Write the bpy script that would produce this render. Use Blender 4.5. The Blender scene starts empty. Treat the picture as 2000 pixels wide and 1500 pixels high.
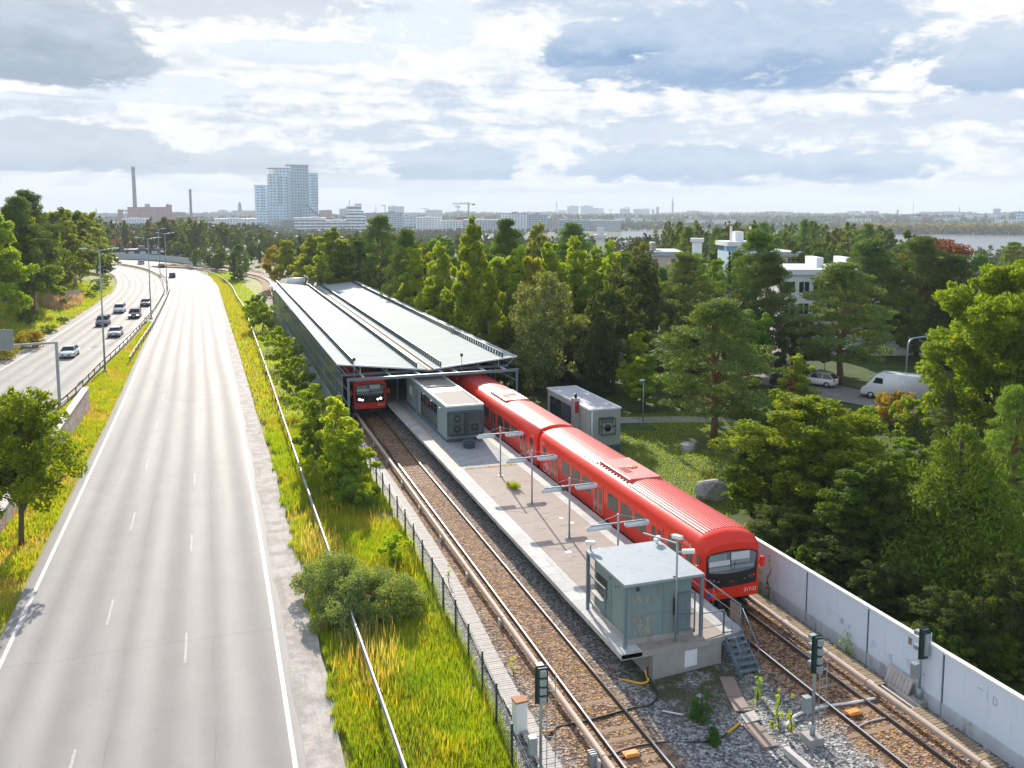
import bpy, math, random
import numpy as np
from mathutils import Vector, Matrix
random.seed(7)
S = bpy.context.scene
COL = S.collection
R = math.radians
PI = math.pi

# ------------------------------------------------------------------ camera
CAM_H = 19.06
F_PX, CX, CY, VX, VY = 1731.0, 1000.0, 598.0, 412.0, 415.0
_p = math.atan((CY - VY) / F_PX)
_d = Vector(((VX - CX) / F_PX, (CY - VY) / F_PX, -1)).normalized()
_up = Vector((0, math.cos(_p), math.sin(_p)))
_x = _d.cross(_up).normalized()
_y = _up.cross(_x)
RM = Matrix((_x, _y, _up))
cam = bpy.data.cameras.new('camera')
cam.sensor_width = 36; cam.lens = F_PX / 2000 * 36; cam.shift_y = -(750 - CY) / 2000
cam.clip_start = .5; cam.clip_end = 30000
co = bpy.data.objects.new('camera', cam); COL.objects.link(co)
m4 = RM.to_4x4(); m4.translation = (0, 0, CAM_H); co.matrix_world = m4
S.camera = co

def ray(u, v):
    return RM @ Vector(((u - CX) / F_PX, -(v - CY) / F_PX, -1))
def at(u, v, Y):
    """point at the distance Y along the track direction that is seen at u, v"""
    r = ray(u, v); t = Y / r.y
    return Vector((r.x * t, Y, CAM_H + r.z * t))
def onz(u, v, z=0.):
    r = ray(u, v); t = (z - CAM_H) / r.z
    return Vector((r.x * t, r.y * t, z))
def atd(u, v, D):
    """point at the viewing depth D"""
    r = ray(u, v)
    return Vector((r.x * D, r.y * D, CAM_H + r.z * D))

# ------------------------------------------------------------------ scene objects
def tag(o, label=None, cat=None, group=None, kind=None):
    if label: o['label'] = label
    if cat: o['category'] = cat
    if group: o['group'] = group
    if kind: o['kind'] = kind
    return o
def thing(name, label, cat, loc=(0, 0, 0), rz=0, group=None):
    o = bpy.data.objects.new(name, None); COL.objects.link(o)
    o.location = loc; o.rotation_euler = (0, 0, rz); o.empty_display_size = .2
    return tag(o, label, cat, group)
def origin(o):
    v = Vector((0, 0, 0))
    while o is not None:
        v = v + Vector(o.location); o = o.parent
    return v
def dup(root, loc, rz=0, label=None, group=None, scale=None, color=None):
    r = root.copy(); COL.objects.link(r); r.location = loc; r.rotation_euler = (0, 0, rz)
    if scale is not None: r.scale = scale
    if label: r['label'] = label
    if group: r['group'] = group
    if color: r.color = color
    for ch in CH.get(root.name, []):
        c = ch.copy(); COL.objects.link(c); c.parent = r
        if color: c.color = color
        for g in CH.get(ch.name, []):
            d = g.copy(); COL.objects.link(d); d.parent = c
            if color: d.color = color
    return r
CH = {}

class MB:
    def __init__(s): s.v = []; s.f = []; s.m = []; s.mi = 0; s.sm = []; s.smooth = False
    def add(s, vs, fs):
        n = len(s.v); s.v += [tuple(p) for p in vs]
        for f in fs:
            s.f.append([i + n for i in f]); s.m.append(s.mi); s.sm.append(s.smooth)
        return s
    def box(s, x0, x1, y0, y1, z0, z1):
        return s.add([(x0,y0,z0),(x1,y0,z0),(x1,y1,z0),(x0,y1,z0),(x0,y0,z1),(x1,y0,z1),(x1,y1,z1),(x0,y1,z1)],
                     [(0,3,2,1),(4,5,6,7),(0,1,5,4),(1,2,6,5),(2,3,7,6),(3,0,4,7)])
    def obox(s, c, sx, sy, sz, rz=0, rx=0, ry=0):
        M = Matrix.Rotation(rz,3,'Z') @ Matrix.Rotation(ry,3,'Y') @ Matrix.Rotation(rx,3,'X')
        c = Vector(c)
        vs = [c + M @ Vector((a*sx/2, b*sy/2, d*sz/2)) for d in (-1,1) for a,b in ((-1,-1),(1,-1),(1,1),(-1,1))]
        return s.add(vs, [(0,3,2,1),(4,5,6,7),(0,1,5,4),(1,2,6,5),(2,3,7,6),(3,0,4,7)])
    def bar(s, a, b, w, h=None):
        """rectangular bar between two points"""
        h = h or w; a = Vector(a); b = Vector(b); d = (b - a).normalized()
        r = d.cross(Vector((0,0,1)))
        if r.length < 1e-4: r = Vector((1,0,0))
        r.normalize(); u = r.cross(d)
        vs = []
        for p in (a, b):
            for i, j in ((-1,-1),(1,-1),(1,1),(-1,1)): vs.append(p + r*i*w/2 + u*j*h/2)
        return s.add(vs, [(3,2,1,0),(4,5,6,7),(0,1,5,4),(1,2,6,5),(2,3,7,6),(3,0,4,7)])
    def tube(s, pts, rad, n=8, cap=True):
        pts = [Vector(p) for p in pts]
        if not isinstance(rad, (list, tuple)): rad = [rad]*len(pts)
        vs = []; fs = []
        prev = None
        for i, p in enumerate(pts):
            d = (pts[min(i+1,len(pts)-1)] - pts[max(i-1,0)]).normalized()
            if prev is None:
                r = d.cross(Vector((0,0,1)))
                if r.length < 1e-3: r = d.cross(Vector((0,1,0)))
            else: r = prev - d * prev.dot(d)
            r.normalize(); prev = r; u = d.cross(r)
            for k in range(n):
                a = 2*PI*k/n
                vs.append(p + (r*math.cos(a) + u*math.sin(a))*rad[i])
        for i in range(len(pts)-1):
            for k in range(n):
                fs.append((i*n+k, i*n+(k+1)%n, (i+1)*n+(k+1)%n, (i+1)*n+k))
        if cap:
            fs.append(tuple(range(n-1,-1,-1))); fs.append(tuple((len(pts)-1)*n+k for k in range(n)))
        old = s.smooth; s.smooth = n > 5; s.add(vs, fs); s.smooth = old
        return s
    def lathe(s, c, prof, n=20):
        c = Vector(c); vs = []; fs = []
        for r, z in prof:
            for k in range(n):
                a = 2*PI*k/n; vs.append(c + Vector((r*math.cos(a), r*math.sin(a), z)))
        for i in range(len(prof)-1):
            for k in range(n): fs.append((i*n+k, i*n+(k+1)%n, (i+1)*n+(k+1)%n, (i+1)*n+k))
        fs.append(tuple(range(n-1,-1,-1))); fs.append(tuple((len(prof)-1)*n+k for k in range(n)))
        old = s.smooth; s.smooth = True; s.add(vs, fs); s.smooth = old
        return s
    def prism(s, poly, y0, y1):
        """x-z polygon extruded along y"""
        n = len(poly)
        vs = [(x,y0,z) for x,z in poly] + [(x,y1,z) for x,z in poly]
        fs = [tuple(range(n)), tuple(range(2*n-1,n-1,-1))] + [(i, i+n, (i+1)%n+n, (i+1)%n) for i in range(n)]
        return s.add(vs, fs)
    def prismx(s, poly, x0, x1):
        """y-z polygon extruded along x"""
        n = len(poly)
        vs = [(x0,y,z) for y,z in poly] + [(x1,y,z) for y,z in poly]
        fs = [tuple(range(n-1,-1,-1)), tuple(range(n,2*n))] + [(i, (i+1)%n, (i+1)%n+n, i+n) for i in range(n)]
        return s.add(vs, fs)
    def slab(s, poly, z0, z1):
        """x-y polygon extruded along z"""
        n = len(poly)
        vs = [(x,y,z0) for x,y in poly] + [(x,y,z1) for x,y in poly]
        fs = [tuple(range(n-1,-1,-1)), tuple(range(n,2*n))] + [(i, (i+1)%n, (i+1)%n+n, i+n) for i in range(n)]
        return s.add(vs, fs)
    def ribbon(s, L, Rr, zl, zr=None):
        n = len(L); zr = zl if zr is None else zr
        f = lambda z, i: z(i) if callable(z) else z
        vs = [(p[0],p[1],f(zl,i)) for i,p in enumerate(L)] + [(p[0],p[1],f(zr,i)) for i,p in enumerate(Rr)]
        return s.add(vs, [(i, i+n, i+1+n, i+1) for i in range(n-1)])
    def build(s, name, mats, parent=None, bevel=0, rel=True):
        me = bpy.data.meshes.new(name)
        off = origin(parent) if (parent is not None and rel) else Vector((0,0,0))
        vs = [(a-off.x, b-off.y, c-off.z) for a,b,c in s.v] if off.length else s.v
        me.from_pydata(vs, [], s.f)
        if not isinstance(mats, (list, tuple)): mats = [mats]
        for m in mats: me.materials.append(m)
        me.polygons.foreach_set('material_index', s.m)
        me.polygons.foreach_set('use_smooth', s.sm)
        me.update()
        o = bpy.data.objects.new(name, me); COL.objects.link(o)
        if parent is not None:
            o.parent = parent; CH.setdefault(parent.name, []).append(o)
        if bevel:
            b = o.modifiers.new('bevel', 'BEVEL'); b.width = bevel; b.segments = 2; b.limit_method = 'ANGLE'
        return o

def resample(pts, n, power=1.0):
    P = [Vector((p[0], p[1])) for p in pts]
    # catmull-rom then even steps (denser towards the start with power > 1)
    fine = []
    for i in range(len(P)-1):
        a, b, c, d = P[max(i-1,0)], P[i], P[i+1], P[min(i+2,len(P)-1)]
        for k in range(16):
            t = k/16
            fine.append(.5*((2*b)+(c-a)*t+(2*a-5*b+4*c-d)*t*t+(3*b-a-3*c+d)*t**3))
    fine.append(P[-1])
    L = [0]
    for i in range(1,len(fine)): L.append(L[-1]+(fine[i]-fine[i-1]).length)
    out = []; j = 0
    for k in range(n):
        s = L[-1]*(k/(n-1))**power
        while j < len(L)-2 and L[j+1] < s: j += 1
        t = (s-L[j])/max(L[j+1]-L[j],1e-9)
        out.append(fine[j].lerp(fine[j+1], min(t,1)))
    return out
def offset(pts, d):
    out = []
    for i,p in enumerate(pts):
        t = (pts[min(i+1,len(pts)-1)] - pts[max(i-1,0)]).normalized()
        out.append(p + Vector((t.y,-t.x))*d)
    return out

# ------------------------------------------------------------------ materials
class NT:
    """small node-tree writer"""
    def __init__(s, nt): s.nt = nt; s.nt.nodes.clear()
    def n(s, typ, **kw):
        x = s.nt.nodes.new(typ)
        for k, v in kw.items(): setattr(x, k, v)
        return x
    def set(s, sock, v):
        if isinstance(v, bpy.types.NodeSocket): s.nt.links.new(v, sock)
        elif v is not None:
            if hasattr(sock.default_value, '__len__') and not hasattr(v, '__len__'): v = (v,)*len(sock.default_value)
            if hasattr(v, '__len__') and len(sock.default_value) == 4 and len(v) == 3: v = (*v, 1)
            sock.default_value = v
    def m(s, op, a, b=None, c=None, clamp=False):
        x = s.n('ShaderNodeMath', operation=op, use_clamp=clamp)
        s.set(x.inputs[0], a); s.set(x.inputs[1], b)
        if c is not None: s.set(x.inputs[2], c)
        return x.outputs[0]
    def vm(s, op, a, b=None):
        x = s.n('ShaderNodeVectorMath', operation=op); s.set(x.inputs[0], a)
        if b is not None: s.set(x.inputs[3 if op == 'SCALE' else 1], b)
        return x.outputs[1] if op in ('DOT_PRODUCT','LENGTH') else x.outputs[0]
    def noise(s, vec, scale, detail=4, rough=.55, dist=0):
        x = s.n('ShaderNodeTexNoise'); s.set(x.inputs['Vector'], vec); s.set(x.inputs['Scale'], scale)
        x.inputs['Detail'].default_value = detail; x.inputs['Roughness'].default_value = rough; x.inputs['Distortion'].default_value = dist
        return x.outputs['Fac']
    def vor(s, vec, scale, feature='F1', out='Distance', rnd=1):
        x = s.n('ShaderNodeTexVoronoi', feature=feature); s.set(x.inputs['Vector'], vec); s.set(x.inputs['Scale'], scale)
        x.inputs['Randomness'].default_value = rnd
        return x.outputs[out]
    def ramp(s, fac, stops, interp='LINEAR'):
        x = s.n('ShaderNodeValToRGB'); s.set(x.inputs[0], fac); e = x.color_ramp; e.interpolation = interp
        while len(e.elements) > len(stops): e.elements.remove(e.elements[-1])
        while len(e.elements) < len(stops): e.elements.new(.5)
        for el, (p, c) in zip(e.elements, stops):
            el.position = p; el.color = (c, c, c, 1) if not hasattr(c, '__len__') else (*c[:3], 1)
        return x.outputs[0]
    def mix(s, f, a, b, mode='MIX'):
        x = s.n('ShaderNodeMix', data_type='RGBA', blend_type=mode)
        s.set(x.inputs[0], f); s.set(x.inputs[6], a); s.set(x.inputs[7], b)
        return x.outputs[2]
    def ss(s, a, b, x):
        n = s.n('ShaderNodeMapRange', interpolation_type='SMOOTHSTEP', clamp=True)
        s.set(n.inputs[0], x); s.set(n.inputs[1], a); s.set(n.inputs[2], b); n.inputs[3].default_value = 0; n.inputs[4].default_value = 1
        return n.outputs[0]
    def bump(s, h, strength=.3, dist=.02):
        x = s.n('ShaderNodeBump'); s.set(x.inputs['Height'], h); x.inputs['Strength'].default_value = strength; x.inputs['Distance'].default_value = dist
        return x.outputs[0]
    def principled(s, col, rough=.6, metal=0, spec=.5, normal=None, **kw):
        x = s.n('ShaderNodeBsdfPrincipled')
        s.set(x.inputs['Base Color'], col); s.set(x.inputs['Roughness'], rough); s.set(x.inputs['Metallic'], metal)
        s.set(x.inputs['Specular IOR Level'], spec)
        if normal is not None: s.set(x.inputs['Normal'], normal)
        for k, v in kw.items(): s.set(x.inputs[k.replace('_',' ')], v)
        return x.outputs[0]
    def out(s, sh, vol=None):
        o = s.n('ShaderNodeOutputMaterial')
        if sh is not None: s.set(o.inputs['Surface'], sh)
        if vol is not None: s.set(o.inputs['Volume'], vol)
    def obj(s): return s.n('ShaderNodeTexCoord').outputs['Object']
    def pos(s): return s.n('ShaderNodeNewGeometry').outputs['Position']
    def sep(s, v):
        x = s.n('ShaderNodeSeparateXYZ'); s.set(x.inputs[0], v); return x.outputs

def new(name):
    m = bpy.data.materials.new(name); m.use_nodes = True
    return m, NT(m.node_tree)
def pm(name, c, rough=.6, metal=0, var=.18, scale=1.5, fine=25, bump=0, spec=.5, dirt=0, **kw):
    """plain worn surface: base colour with two scales of mottling"""
    m, t = new(name); o = t.pos()
    a = t.noise(o, scale, 5); b = t.noise(o, fine, 3)
    k = t.m('MULTIPLY_ADD', t.m('ADD', t.m('MULTIPLY', a, .7), t.m('MULTIPLY', b, .3)), var*3.2, 1-var*1.6)
    col = t.mix(1, c, k, 'MULTIPLY')
    if dirt:
        d = t.ss(.52, .72, t.noise(t.vm('MULTIPLY', o, (1.3, 1.3, .35)), 1.7, 6, .65))
        col = t.mix(t.m('MULTIPLY', d, dirt), col, (.10, .085, .065))
    nrm = t.bump(b, bump, .01) if bump else None
    r = t.m('ADD', rough-.08, t.m('MULTIPLY', a, .16))
    t.out(t.principled(col, r, metal, spec, nrm, **kw)); return m
def emit_m(name, c, s):
    m, t = new(name); t.out(t.principled(c, .3, Emission_Color=c, Emission_Strength=s)); return m

M = {}
M['red'] = pm('train_red', (.82,.032,.010), .34, var=.05, spec=.35, Coat_Weight=.08)
M['red_roof_sheen'] = pm('train_roof_sheen_red', (.70,.10,.085), .44, var=.16, scale=1.1, dirt=.16, spec=1.0)  # pinker than the sides: sky sheen mixed into the roof colour
M['red_rib'] = pm('train_rib_red', (.50,.035,.03), .42, var=.1, spec=.8)
M['red_dark'] = pm('train_red_dark', (.30,.02,.018), .5, var=.15)
M['black'] = pm('black_plastic', (.012,.012,.013), .35)
M['under'] = pm('underframe', (.022,.02,.019), .8, var=.3)
M['glass'] = pm('dark_glass', (.018,.024,.028), .06, var=.1, spec=.6)
M['tint'] = pm('tinted_window', (.055,.05,.045), .08, var=.25, scale=.8, spec=.6)
M['shield'] = pm('cab_glass', (.16,.18,.19), .06, var=.35, scale=1.2, spec=.8)
M['blind'] = pm('sun_blind', (.62,.64,.63), .5, var=.1)
M['blind_grey'] = pm('sun_blind_grey', (.27,.30,.31), .5, var=.1)
M['white'] = pm('white_paint', (.80,.80,.78), .5, var=.05)
M['blue'] = pm('blue_mark', (.02,.12,.45), .5)
M['lampred'] = pm('tail_lamp', (.6,.03,.01), .2)
M['steel'] = pm('galvanised_steel', (.32,.37,.39), .45, .35, var=.12, scale=4)
M['bluesteel'] = pm('blue_grey_steel', (.16,.22,.26), .45, .1, var=.1)
M['railsteel'] = pm('rail_side', (.10,.055,.032), .75, var=.25, scale=6)
M['railtop'] = pm('rail_head', (.62,.61,.60), .22, 1, var=.08)
M['thirdcover'] = pm('third_rail_cover', (.50,.38,.30), .75, var=.12, scale=2, dirt=.25)
M['concrete'] = pm('concrete', (.36,.34,.31), .85, var=.2, bump=.2, dirt=.35)
M['concrete_l'] = pm('light_concrete', (.52,.49,.46), .85, var=.2, bump=.2, scale=2.5, dirt=.3)
M['hut'] = pm('grey_green_panel', (.235,.305,.295), .72, var=.14, scale=.9, dirt=.30, spec=.25)
M['hutroof'] = pm('hut_roof_sheet', (.33,.37,.40), .65, var=.16, scale=.7, dirt=.25, spec=.2)
M['kiosk'] = pm('grey_green_wall', (.25,.33,.33), .55, var=.06)
M['kioskbase'] = pm('dark_blue_plinth', (.07,.10,.13), .6)
M['kioskroof'] = pm('roof_felt', (.33,.29,.255), .9, var=.12, bump=.2)
M['shedwall'] = pm('pale_brick_wall', (.33,.36,.32), .8, var=.1)
M['sheetmetal'] = pm('sheet_metal', (.48,.49,.49), .35, .6, var=.1)
M['cage'] = pm('dark_cage', (.05,.075,.08), .5)
M['plank'] = pm('weathered_plank', (.46,.42,.38), .85, var=.3, scale=3, fine=40)
M['plank_brown'] = pm('brown_plank', (.27,.205,.13), .9, var=.35, scale=3, fine=40)
M['sleeper'] = pm('old_sleeper', (.27,.175,.105), .9, var=.4, scale=5, fine=50, bump=.3)
M['orange'] = pm('orange_plastic', (.80,.30,.05), .5)
M['yellow'] = pm('yellow_plastic', (.75,.40,.02), .5)
M['blackcable'] = pm('black_cable', (.02,.02,.02), .6)
M['brownslab'] = pm('brown_trough_lid', (.27,.195,.16), .75, var=.12)
M['green_post'] = pm('dark_green_metal', (.02,.045,.04), .45)
M['wallpanel'] = pm('pale_blue_wall', (.70,.78,.88), .7, var=.06, scale=.6, dirt=.06)
M['wallbase'] = pm('wall_base_concrete', (.54,.57,.60), .85, var=.2, dirt=.6)
M['rust'] = pm('rusty_lid', (.40,.16,.07), .8, var=.3)
M['rock'] = pm('boulder_rock', (.34,.33,.315), .95, var=.75, scale=2.6, fine=14, bump=1, spec=.1)
M['yellowline'] = pm('yellow_paint', (.62,.38,.10), .7)
M['tyre'] = pm('tyre', (.02,.02,.02), .8)
M['guard'] = pm('guard_rail_metal', (.30,.31,.32), .6, .1, var=.12, scale=4, dirt=.25)
M['guardbrown'] = pm('weathered_guard_rail', (.33,.27,.20), .6, .2, var=.25)
M['darkpost'] = pm('dark_post', (.07,.055,.045), .7)
M['signback'] = pm('sign_back_grey', (.26,.28,.27), .5, .3)
M['lamp_white'] = pm('lamp_white', (.62,.67,.70), .35, var=.05)
M['lit'] = emit_m('lit_headlight', (1,.97,.85), 3)
M['bark'] = pm('bark_grey', (.10,.08,.06), .9, var=.4, scale=4, bump=.5)
M['pinebark'] = pm('bark_pine', (.20,.10,.05), .9, var=.4, scale=3, bump=.5)
M['birchbark'] = pm('bark_birch', (.42,.39,.35), .8, var=.5, scale=3)

def leaf_mat(name, c, c2, trans=.5, rough=.68, rare=None, spec=.18):
    m, t = new(name)
    g = t.n('ShaderNodeNewGeometry'); oi = t.n('ShaderNodeObjectInfo')
    r = g.outputs['Random Per Island']
    col = t.mix(r, c, c2)
    lo = t.noise(t.obj(), .45, 2)
    col = t.mix(t.ss(.35,.7,lo), col, t.mix(1, col, (1.25,1.12,.7), 'MULTIPLY'))
    if rare: col = t.mix(t.m('GREATER_THAN', t.m('FRACT', t.m('MULTIPLY', r, 37.7)), 1-rare[1]), col, rare[0])
    col = t.mix(1, col, oi.outputs['Color'], 'MULTIPLY')
    a = t.principled(col, rough, 0, spec)
    tr = t.n('ShaderNodeBsdfTranslucent'); t.set(tr.inputs[0], t.mix(1, col, (1.55,1.45,.5), 'MULTIPLY'))
    x = t.n('ShaderNodeMixShader'); x.inputs[0].default_value = trans
    t.set(x.inputs[1], a); t.set(x.inputs[2], tr.outputs[0]); t.out(x.outputs[0]); return m
M['l_birch'] = leaf_mat('birch_leaves', (0.177,0.249,0.030), (0.312,0.368,0.041), .5, rare=((.30,.24,.03),.03))
M['l_broad'] = leaf_mat('broad_leaves', (0.110,0.184,0.028), (0.199,0.289,0.039), .45)
M['l_bright'] = leaf_mat('bright_leaves', (0.250,0.350,0.030), (0.375,0.461,0.041), .5, rare=((.36,.28,.03),.03))
M['l_dark'] = leaf_mat('dark_leaves', (0.062,0.086,0.025), (0.116,0.141,0.035), .35)
M['l_pine'] = leaf_mat('pine_needles', (0.094,0.155,0.043), (0.155,0.230,0.051), .3)
M['l_spruce'] = leaf_mat('spruce_needles', (0.031,0.057,0.020), (0.068,0.093,0.026), .25)
M['l_yellow'] = leaf_mat('autumn_leaves', (0.411,0.266,0.031), (0.242,0.242,0.031), .5)
M['l_purple'] = leaf_mat('copper_leaves', (0.092,0.034,0.050), (0.235,0.101,0.084), .35, rare=((.30,.20,.06),.1))
M['l_silver'] = leaf_mat('silvery_leaves', (0.100,0.132,0.046), (0.200,0.230,0.065), .35, spec=.4, rare=((.42,.36,.28),.10))
M['l_rose'] = leaf_mat('rose_leaves', (0.120,0.190,0.070), (0.260,0.320,0.140), .35, rare=((.55,.10,.22),.012))
M['l_far'] = leaf_mat('far_leaves', (0.085,0.129,0.033), (0.154,0.188,0.044), .4)
M['l_wood'] = leaf_mat('distant_wood_leaves', (0.035,0.055,0.028), (0.060,0.080,0.035), .15)
M['grass'] = leaf_mat('grass_blades', (.19,.30,.015), (.31,.41,.022), .5, rare=((.42,.32,.08),.04))
M['grass_dry'] = leaf_mat('dry_grass_blades', (.42,.34,.075), (.34,.35,.045), .45, rare=((.5,.32,.10),.2))
M['reed'] = leaf_mat('tall_dry_grass', (.58,.46,.26), (.48,.37,.17), .45)

# ------------------------------------------------------------------ sun, sky
SUN_AZ, SUN_EL = R(6.5), R(23.5)
sd = Vector((math.sin(SUN_AZ)*math.cos(SUN_EL), math.cos(SUN_AZ)*math.cos(SUN_EL), math.sin(SUN_EL)))
sl = bpy.data.lights.new('sun', 'SUN'); sl.energy = 5; sl.angle = R(.5); sl.color = (1, .93, .82)
so = bpy.data.objects.new('sun', sl); COL.objects.link(so); so.rotation_euler = sd.to_track_quat('Z', 'Y').to_euler(); so.location = (0, 0, 300)
W = bpy.data.worlds.new('World'); S.world = W; W.use_nodes = True
t = NT(W.node_tree)
sky = t.n('ShaderNodeTexSky', sky_type='NISHITA', sun_disc=False, sun_elevation=SUN_EL, sun_rotation=SUN_AZ, air_density=1.0, dust_density=1.6, ozone_density=1.4)
STR = .15
d = t.n('ShaderNodeTexCoord').outputs['Generated']
dx, dy, dz = t.sep(d)
az = t.m('MULTIPLY', t.m('ARCTAN2', dx, dy), 180/PI)
el = t.m('MULTIPLY', t.m('ARCSINE', dz), 180/PI)
zz = t.m('ADD', t.m('MAXIMUM', dz, 0), .045)
cmb = t.n('ShaderNodeCombineXYZ'); t.set(cmb.inputs[0], t.m('DIVIDE', dx, zz)); t.set(cmb.inputs[1], t.m('DIVIDE', dy, zz)); cmb.inputs[2].default_value = 3.1
pl = cmb.outputs[0]
cm2 = t.n('ShaderNodeCombineXYZ'); t.set(cm2.inputs[0], t.m('MULTIPLY', az, .09)); t.set(cm2.inputs[1], t.m('MULTIPLY', el, .22)); cm2.inputs[2].default_value = 1.7
ae = cm2.outputs[0]
n_pl = t.noise(pl, .55, 9, .6, .3)
n_ae = t.noise(ae, 2.3, 9, .62, .4)
n_fine = t.noise(ae, 7, 8, .6, .3)
def ell(a0, e0, ra, re, k=.9, soft=.35, n=n_ae):
    """soft ragged cloud patch round a compass direction"""
    qa = t.m('DIVIDE', t.m('SUBTRACT', az, a0), ra); qe = t.m('DIVIDE', t.m('SUBTRACT', el, e0), re)
    r2 = t.m('ADD', t.m('MULTIPLY', qa, qa), t.m('MULTIPLY', qe, qe))
    val = t.m('ADD', t.m('SUBTRACT', 1, r2), t.m('MULTIPLY', t.m('SUBTRACT', n, .5), k*4))
    return t.ss(0, soft*2, val)
def union(*a):
    x = a[0]
    for b in a[1:]: x = t.m('MAXIMUM', x, b)
    return x
CLOUDS_HERE = 1
def flat(bottom, soft=.25, k=.8):
    """flat cloud base at the elevation bottom"""
    e = t.m('ADD', el, t.m('MULTIPLY', t.m('SUBTRACT', n_fine, .5), k))
    return t.ss(bottom-soft, bottom+soft, e)
mul = lambda a, b: t.m('MULTIPLY', a, b)
inv = lambda a: t.m('SUBTRACT', 1, a)
front = mul(t.ss(78, 58, t.m('ABSOLUTE', t.m('SUBTRACT', az, 19))), t.ss(26, 15, el))
nb = t.m('ADD', mul(n_ae, .62), mul(n_fine, .38))          # billowing noise, two sizes
cm3 = t.n('ShaderNodeCombineXYZ'); t.set(cm3.inputs[0], mul(az, .05)); t.set(cm3.inputs[1], mul(el, .36)); cm3.inputs[2].default_value = 5.2
n_str = t.noise(cm3.outputs[0], 2.6, 8, .6, .5)              # long flat streaks
E = lambda a0, e0, ra, re, k=1.2, soft=.12: ell(a0, e0, ra, re, k, soft, nb)
# the blue openings
gap = union(E(13.0, 11.8, 4.0, 2.2, .9, .15), E(6.0, 9.7, 6.0, .8, .7, .12), E(-3, 7.2, 6.5, 1.0, .8, .12), E(-10, 6.0, 5, .7, .6, .12))
puffs = t.ss(.55, .60, n_fine)
thin = mul(t.ss(.50, .60, n_str), t.ss(8, 3, el))
white = t.m('MAXIMUM', t.m('MULTIPLY', inv(gap), inv(mul(thin, .35))), mul(puffs, .75))
# grey undersides
g1 = mul(union(E(-9.0, 9.9, 6.8, 3.6, .8, .2), mul(E(2.0, 12.6, 9.5, 2.1, 1.2, .3), .68)), flat(7.0, .12, .7))
g2a = mul(E(33.0, 10.4, 13.5, 3.9, .9, .3), flat(7.45, .22, 1.0))
g2b = mul(union(E(24.5, 10.2, 4.6, 1.6, .9, .2), mul(E(29, 13.2, 13, 2.4, 1.1, .4), .85)), flat(9.0, .2, .9))
g2c = mul(mul(E(47.0, 8.6, 4.8, 2.4, 1.3, .3), .8), flat(6.7, .2, .9))
g3 = mul(union(E(-8.5, 3.7, 8.5, 1.7, .9, .2), mul(E(2.0, 2.8, 8, 1.2, 1.2, .3), .65)), flat(2.3, .1, .5))
g4 = mul(mul(E(7.5, 1.9, 5.5, .8, .9, .25), .75), flat(1.5, .08, .4))
g5 = mul(mul(E(14.8, 3.0, 4.4, 1.4, 1.0, .2), .95), flat(2.1, .1, .5))
g6 = mul(mul(union(E(30, 3.0, 9.5, 1.5, 1.1, .25), E(39, 2.7, 6.5, 1.1, 1.0, .25)), .95), flat(1.7, .1, .45))
g7 = mul(mul(union(E(33, 4.9, 15, 1.3, 1.5, .4), E(46, 5.8, 5, .9, 1.2, .3)), .65), flat(3.9, .25, .7))
mott = mul(t.ss(.46, .58, t.m('ADD', mul(nb, .6), mul(n_str, .4))), mul(t.ss(1.3, 2.6, el), t.ss(9.8, 8.2, el)))
wisp = mul(t.ss(.50, .62, n_str), mul(t.ss(.3, 1, el), t.ss(3.2, 1.6, el)))
tint = t.mix(t.ss(0, 20, az), (.46, .55, .66, 1), (.37, .52, .74, 1))
grey_hard = union(g1, g2a, g2b, g2c, g3, g5, g6)
def low(g, b, h): return mul(g, t.ss(b+h, b+.2, t.m('ADD', el, mul(t.m('SUBTRACT', n_ae, .5), h*1.4))))
deep = union(low(g1, 7.0, 5), low(g2a, 7.4, 3.2), low(g2b, 9.0, 2.2), low(g2c, 6.7, 2.4), mul(low(g3, 2.3, 1.5), .8), low(g5, 2.1, 1.2), low(g6, 1.7, 1.6))
grey_soft = union(g4, g7, mul(mott, .8), mul(wisp, .6))
sky_raw = sky.outputs[0]
SC = .585/STR
body = t.m('MULTIPLY_ADD', n_fine, 1.5, -.3, clamp=True)
col = t.mix(t.ss(0, 9, el), (.96*SC,.965*SC,.955*SC,1), (.84*SC,.93*SC,1.08*SC,1))
col = t.mix(white, col, t.mix(t.ss(0, 4.5, el), (.99*SC,.985*SC,.96*SC,1), (1.06*SC,1.06*SC,1.045*SC,1)))
col = t.mix(mul(t.ss(.42, .60, nb), .62), col, (.80*SC,.865*SC,.945*SC,1))
col = t.mix(mul(grey_soft, .9), col, t.mix(1, t.mix(.22, tint, (.80,.87,.95,1)), SC, 'MULTIPLY'))
dark = t.mix(1, t.mix(mul(body, .6), tint, (.84,.91,.99,1)), SC, 'MULTIPLY')
col = t.mix(mul(grey_hard, .93), col, dark)
deepc = t.mix(1, t.mix(t.ss(0, 20, az), (.26, .35, .47, 1), (.155, .32, .59, 1)), SC, 'MULTIPLY')
col = t.mix(mul(deep, t.m('MULTIPLY_ADD', nb, -1.1, 1.3, clamp=True)), col, deepc)
col = t.mix(t.ss(1.2, .2, el), col, (.90*SC,.905*SC,.90*SC,1))
# the rest of the sky: blue with scattered cloud, unseen and brightened as fill light
bc = t.ss(.44, .60, n_pl)
back = t.mix(mul(mul(bc, .8), t.ss(0, 4, el)), sky_raw, (1.4*SC,1.43*SC,1.48*SC,1))
final = t.mix(front, back, col)
bg = t.n('ShaderNodeBackground'); t.set(bg.inputs[0], final); bg.inputs[1].default_value = STR
wo = t.n('ShaderNodeOutputWorld'); t.set(wo.inputs[0], bg.outputs[0])
W.cycles.sampling_method = 'MANUAL'; W.cycles.sample_map_resolution = 1024

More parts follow.
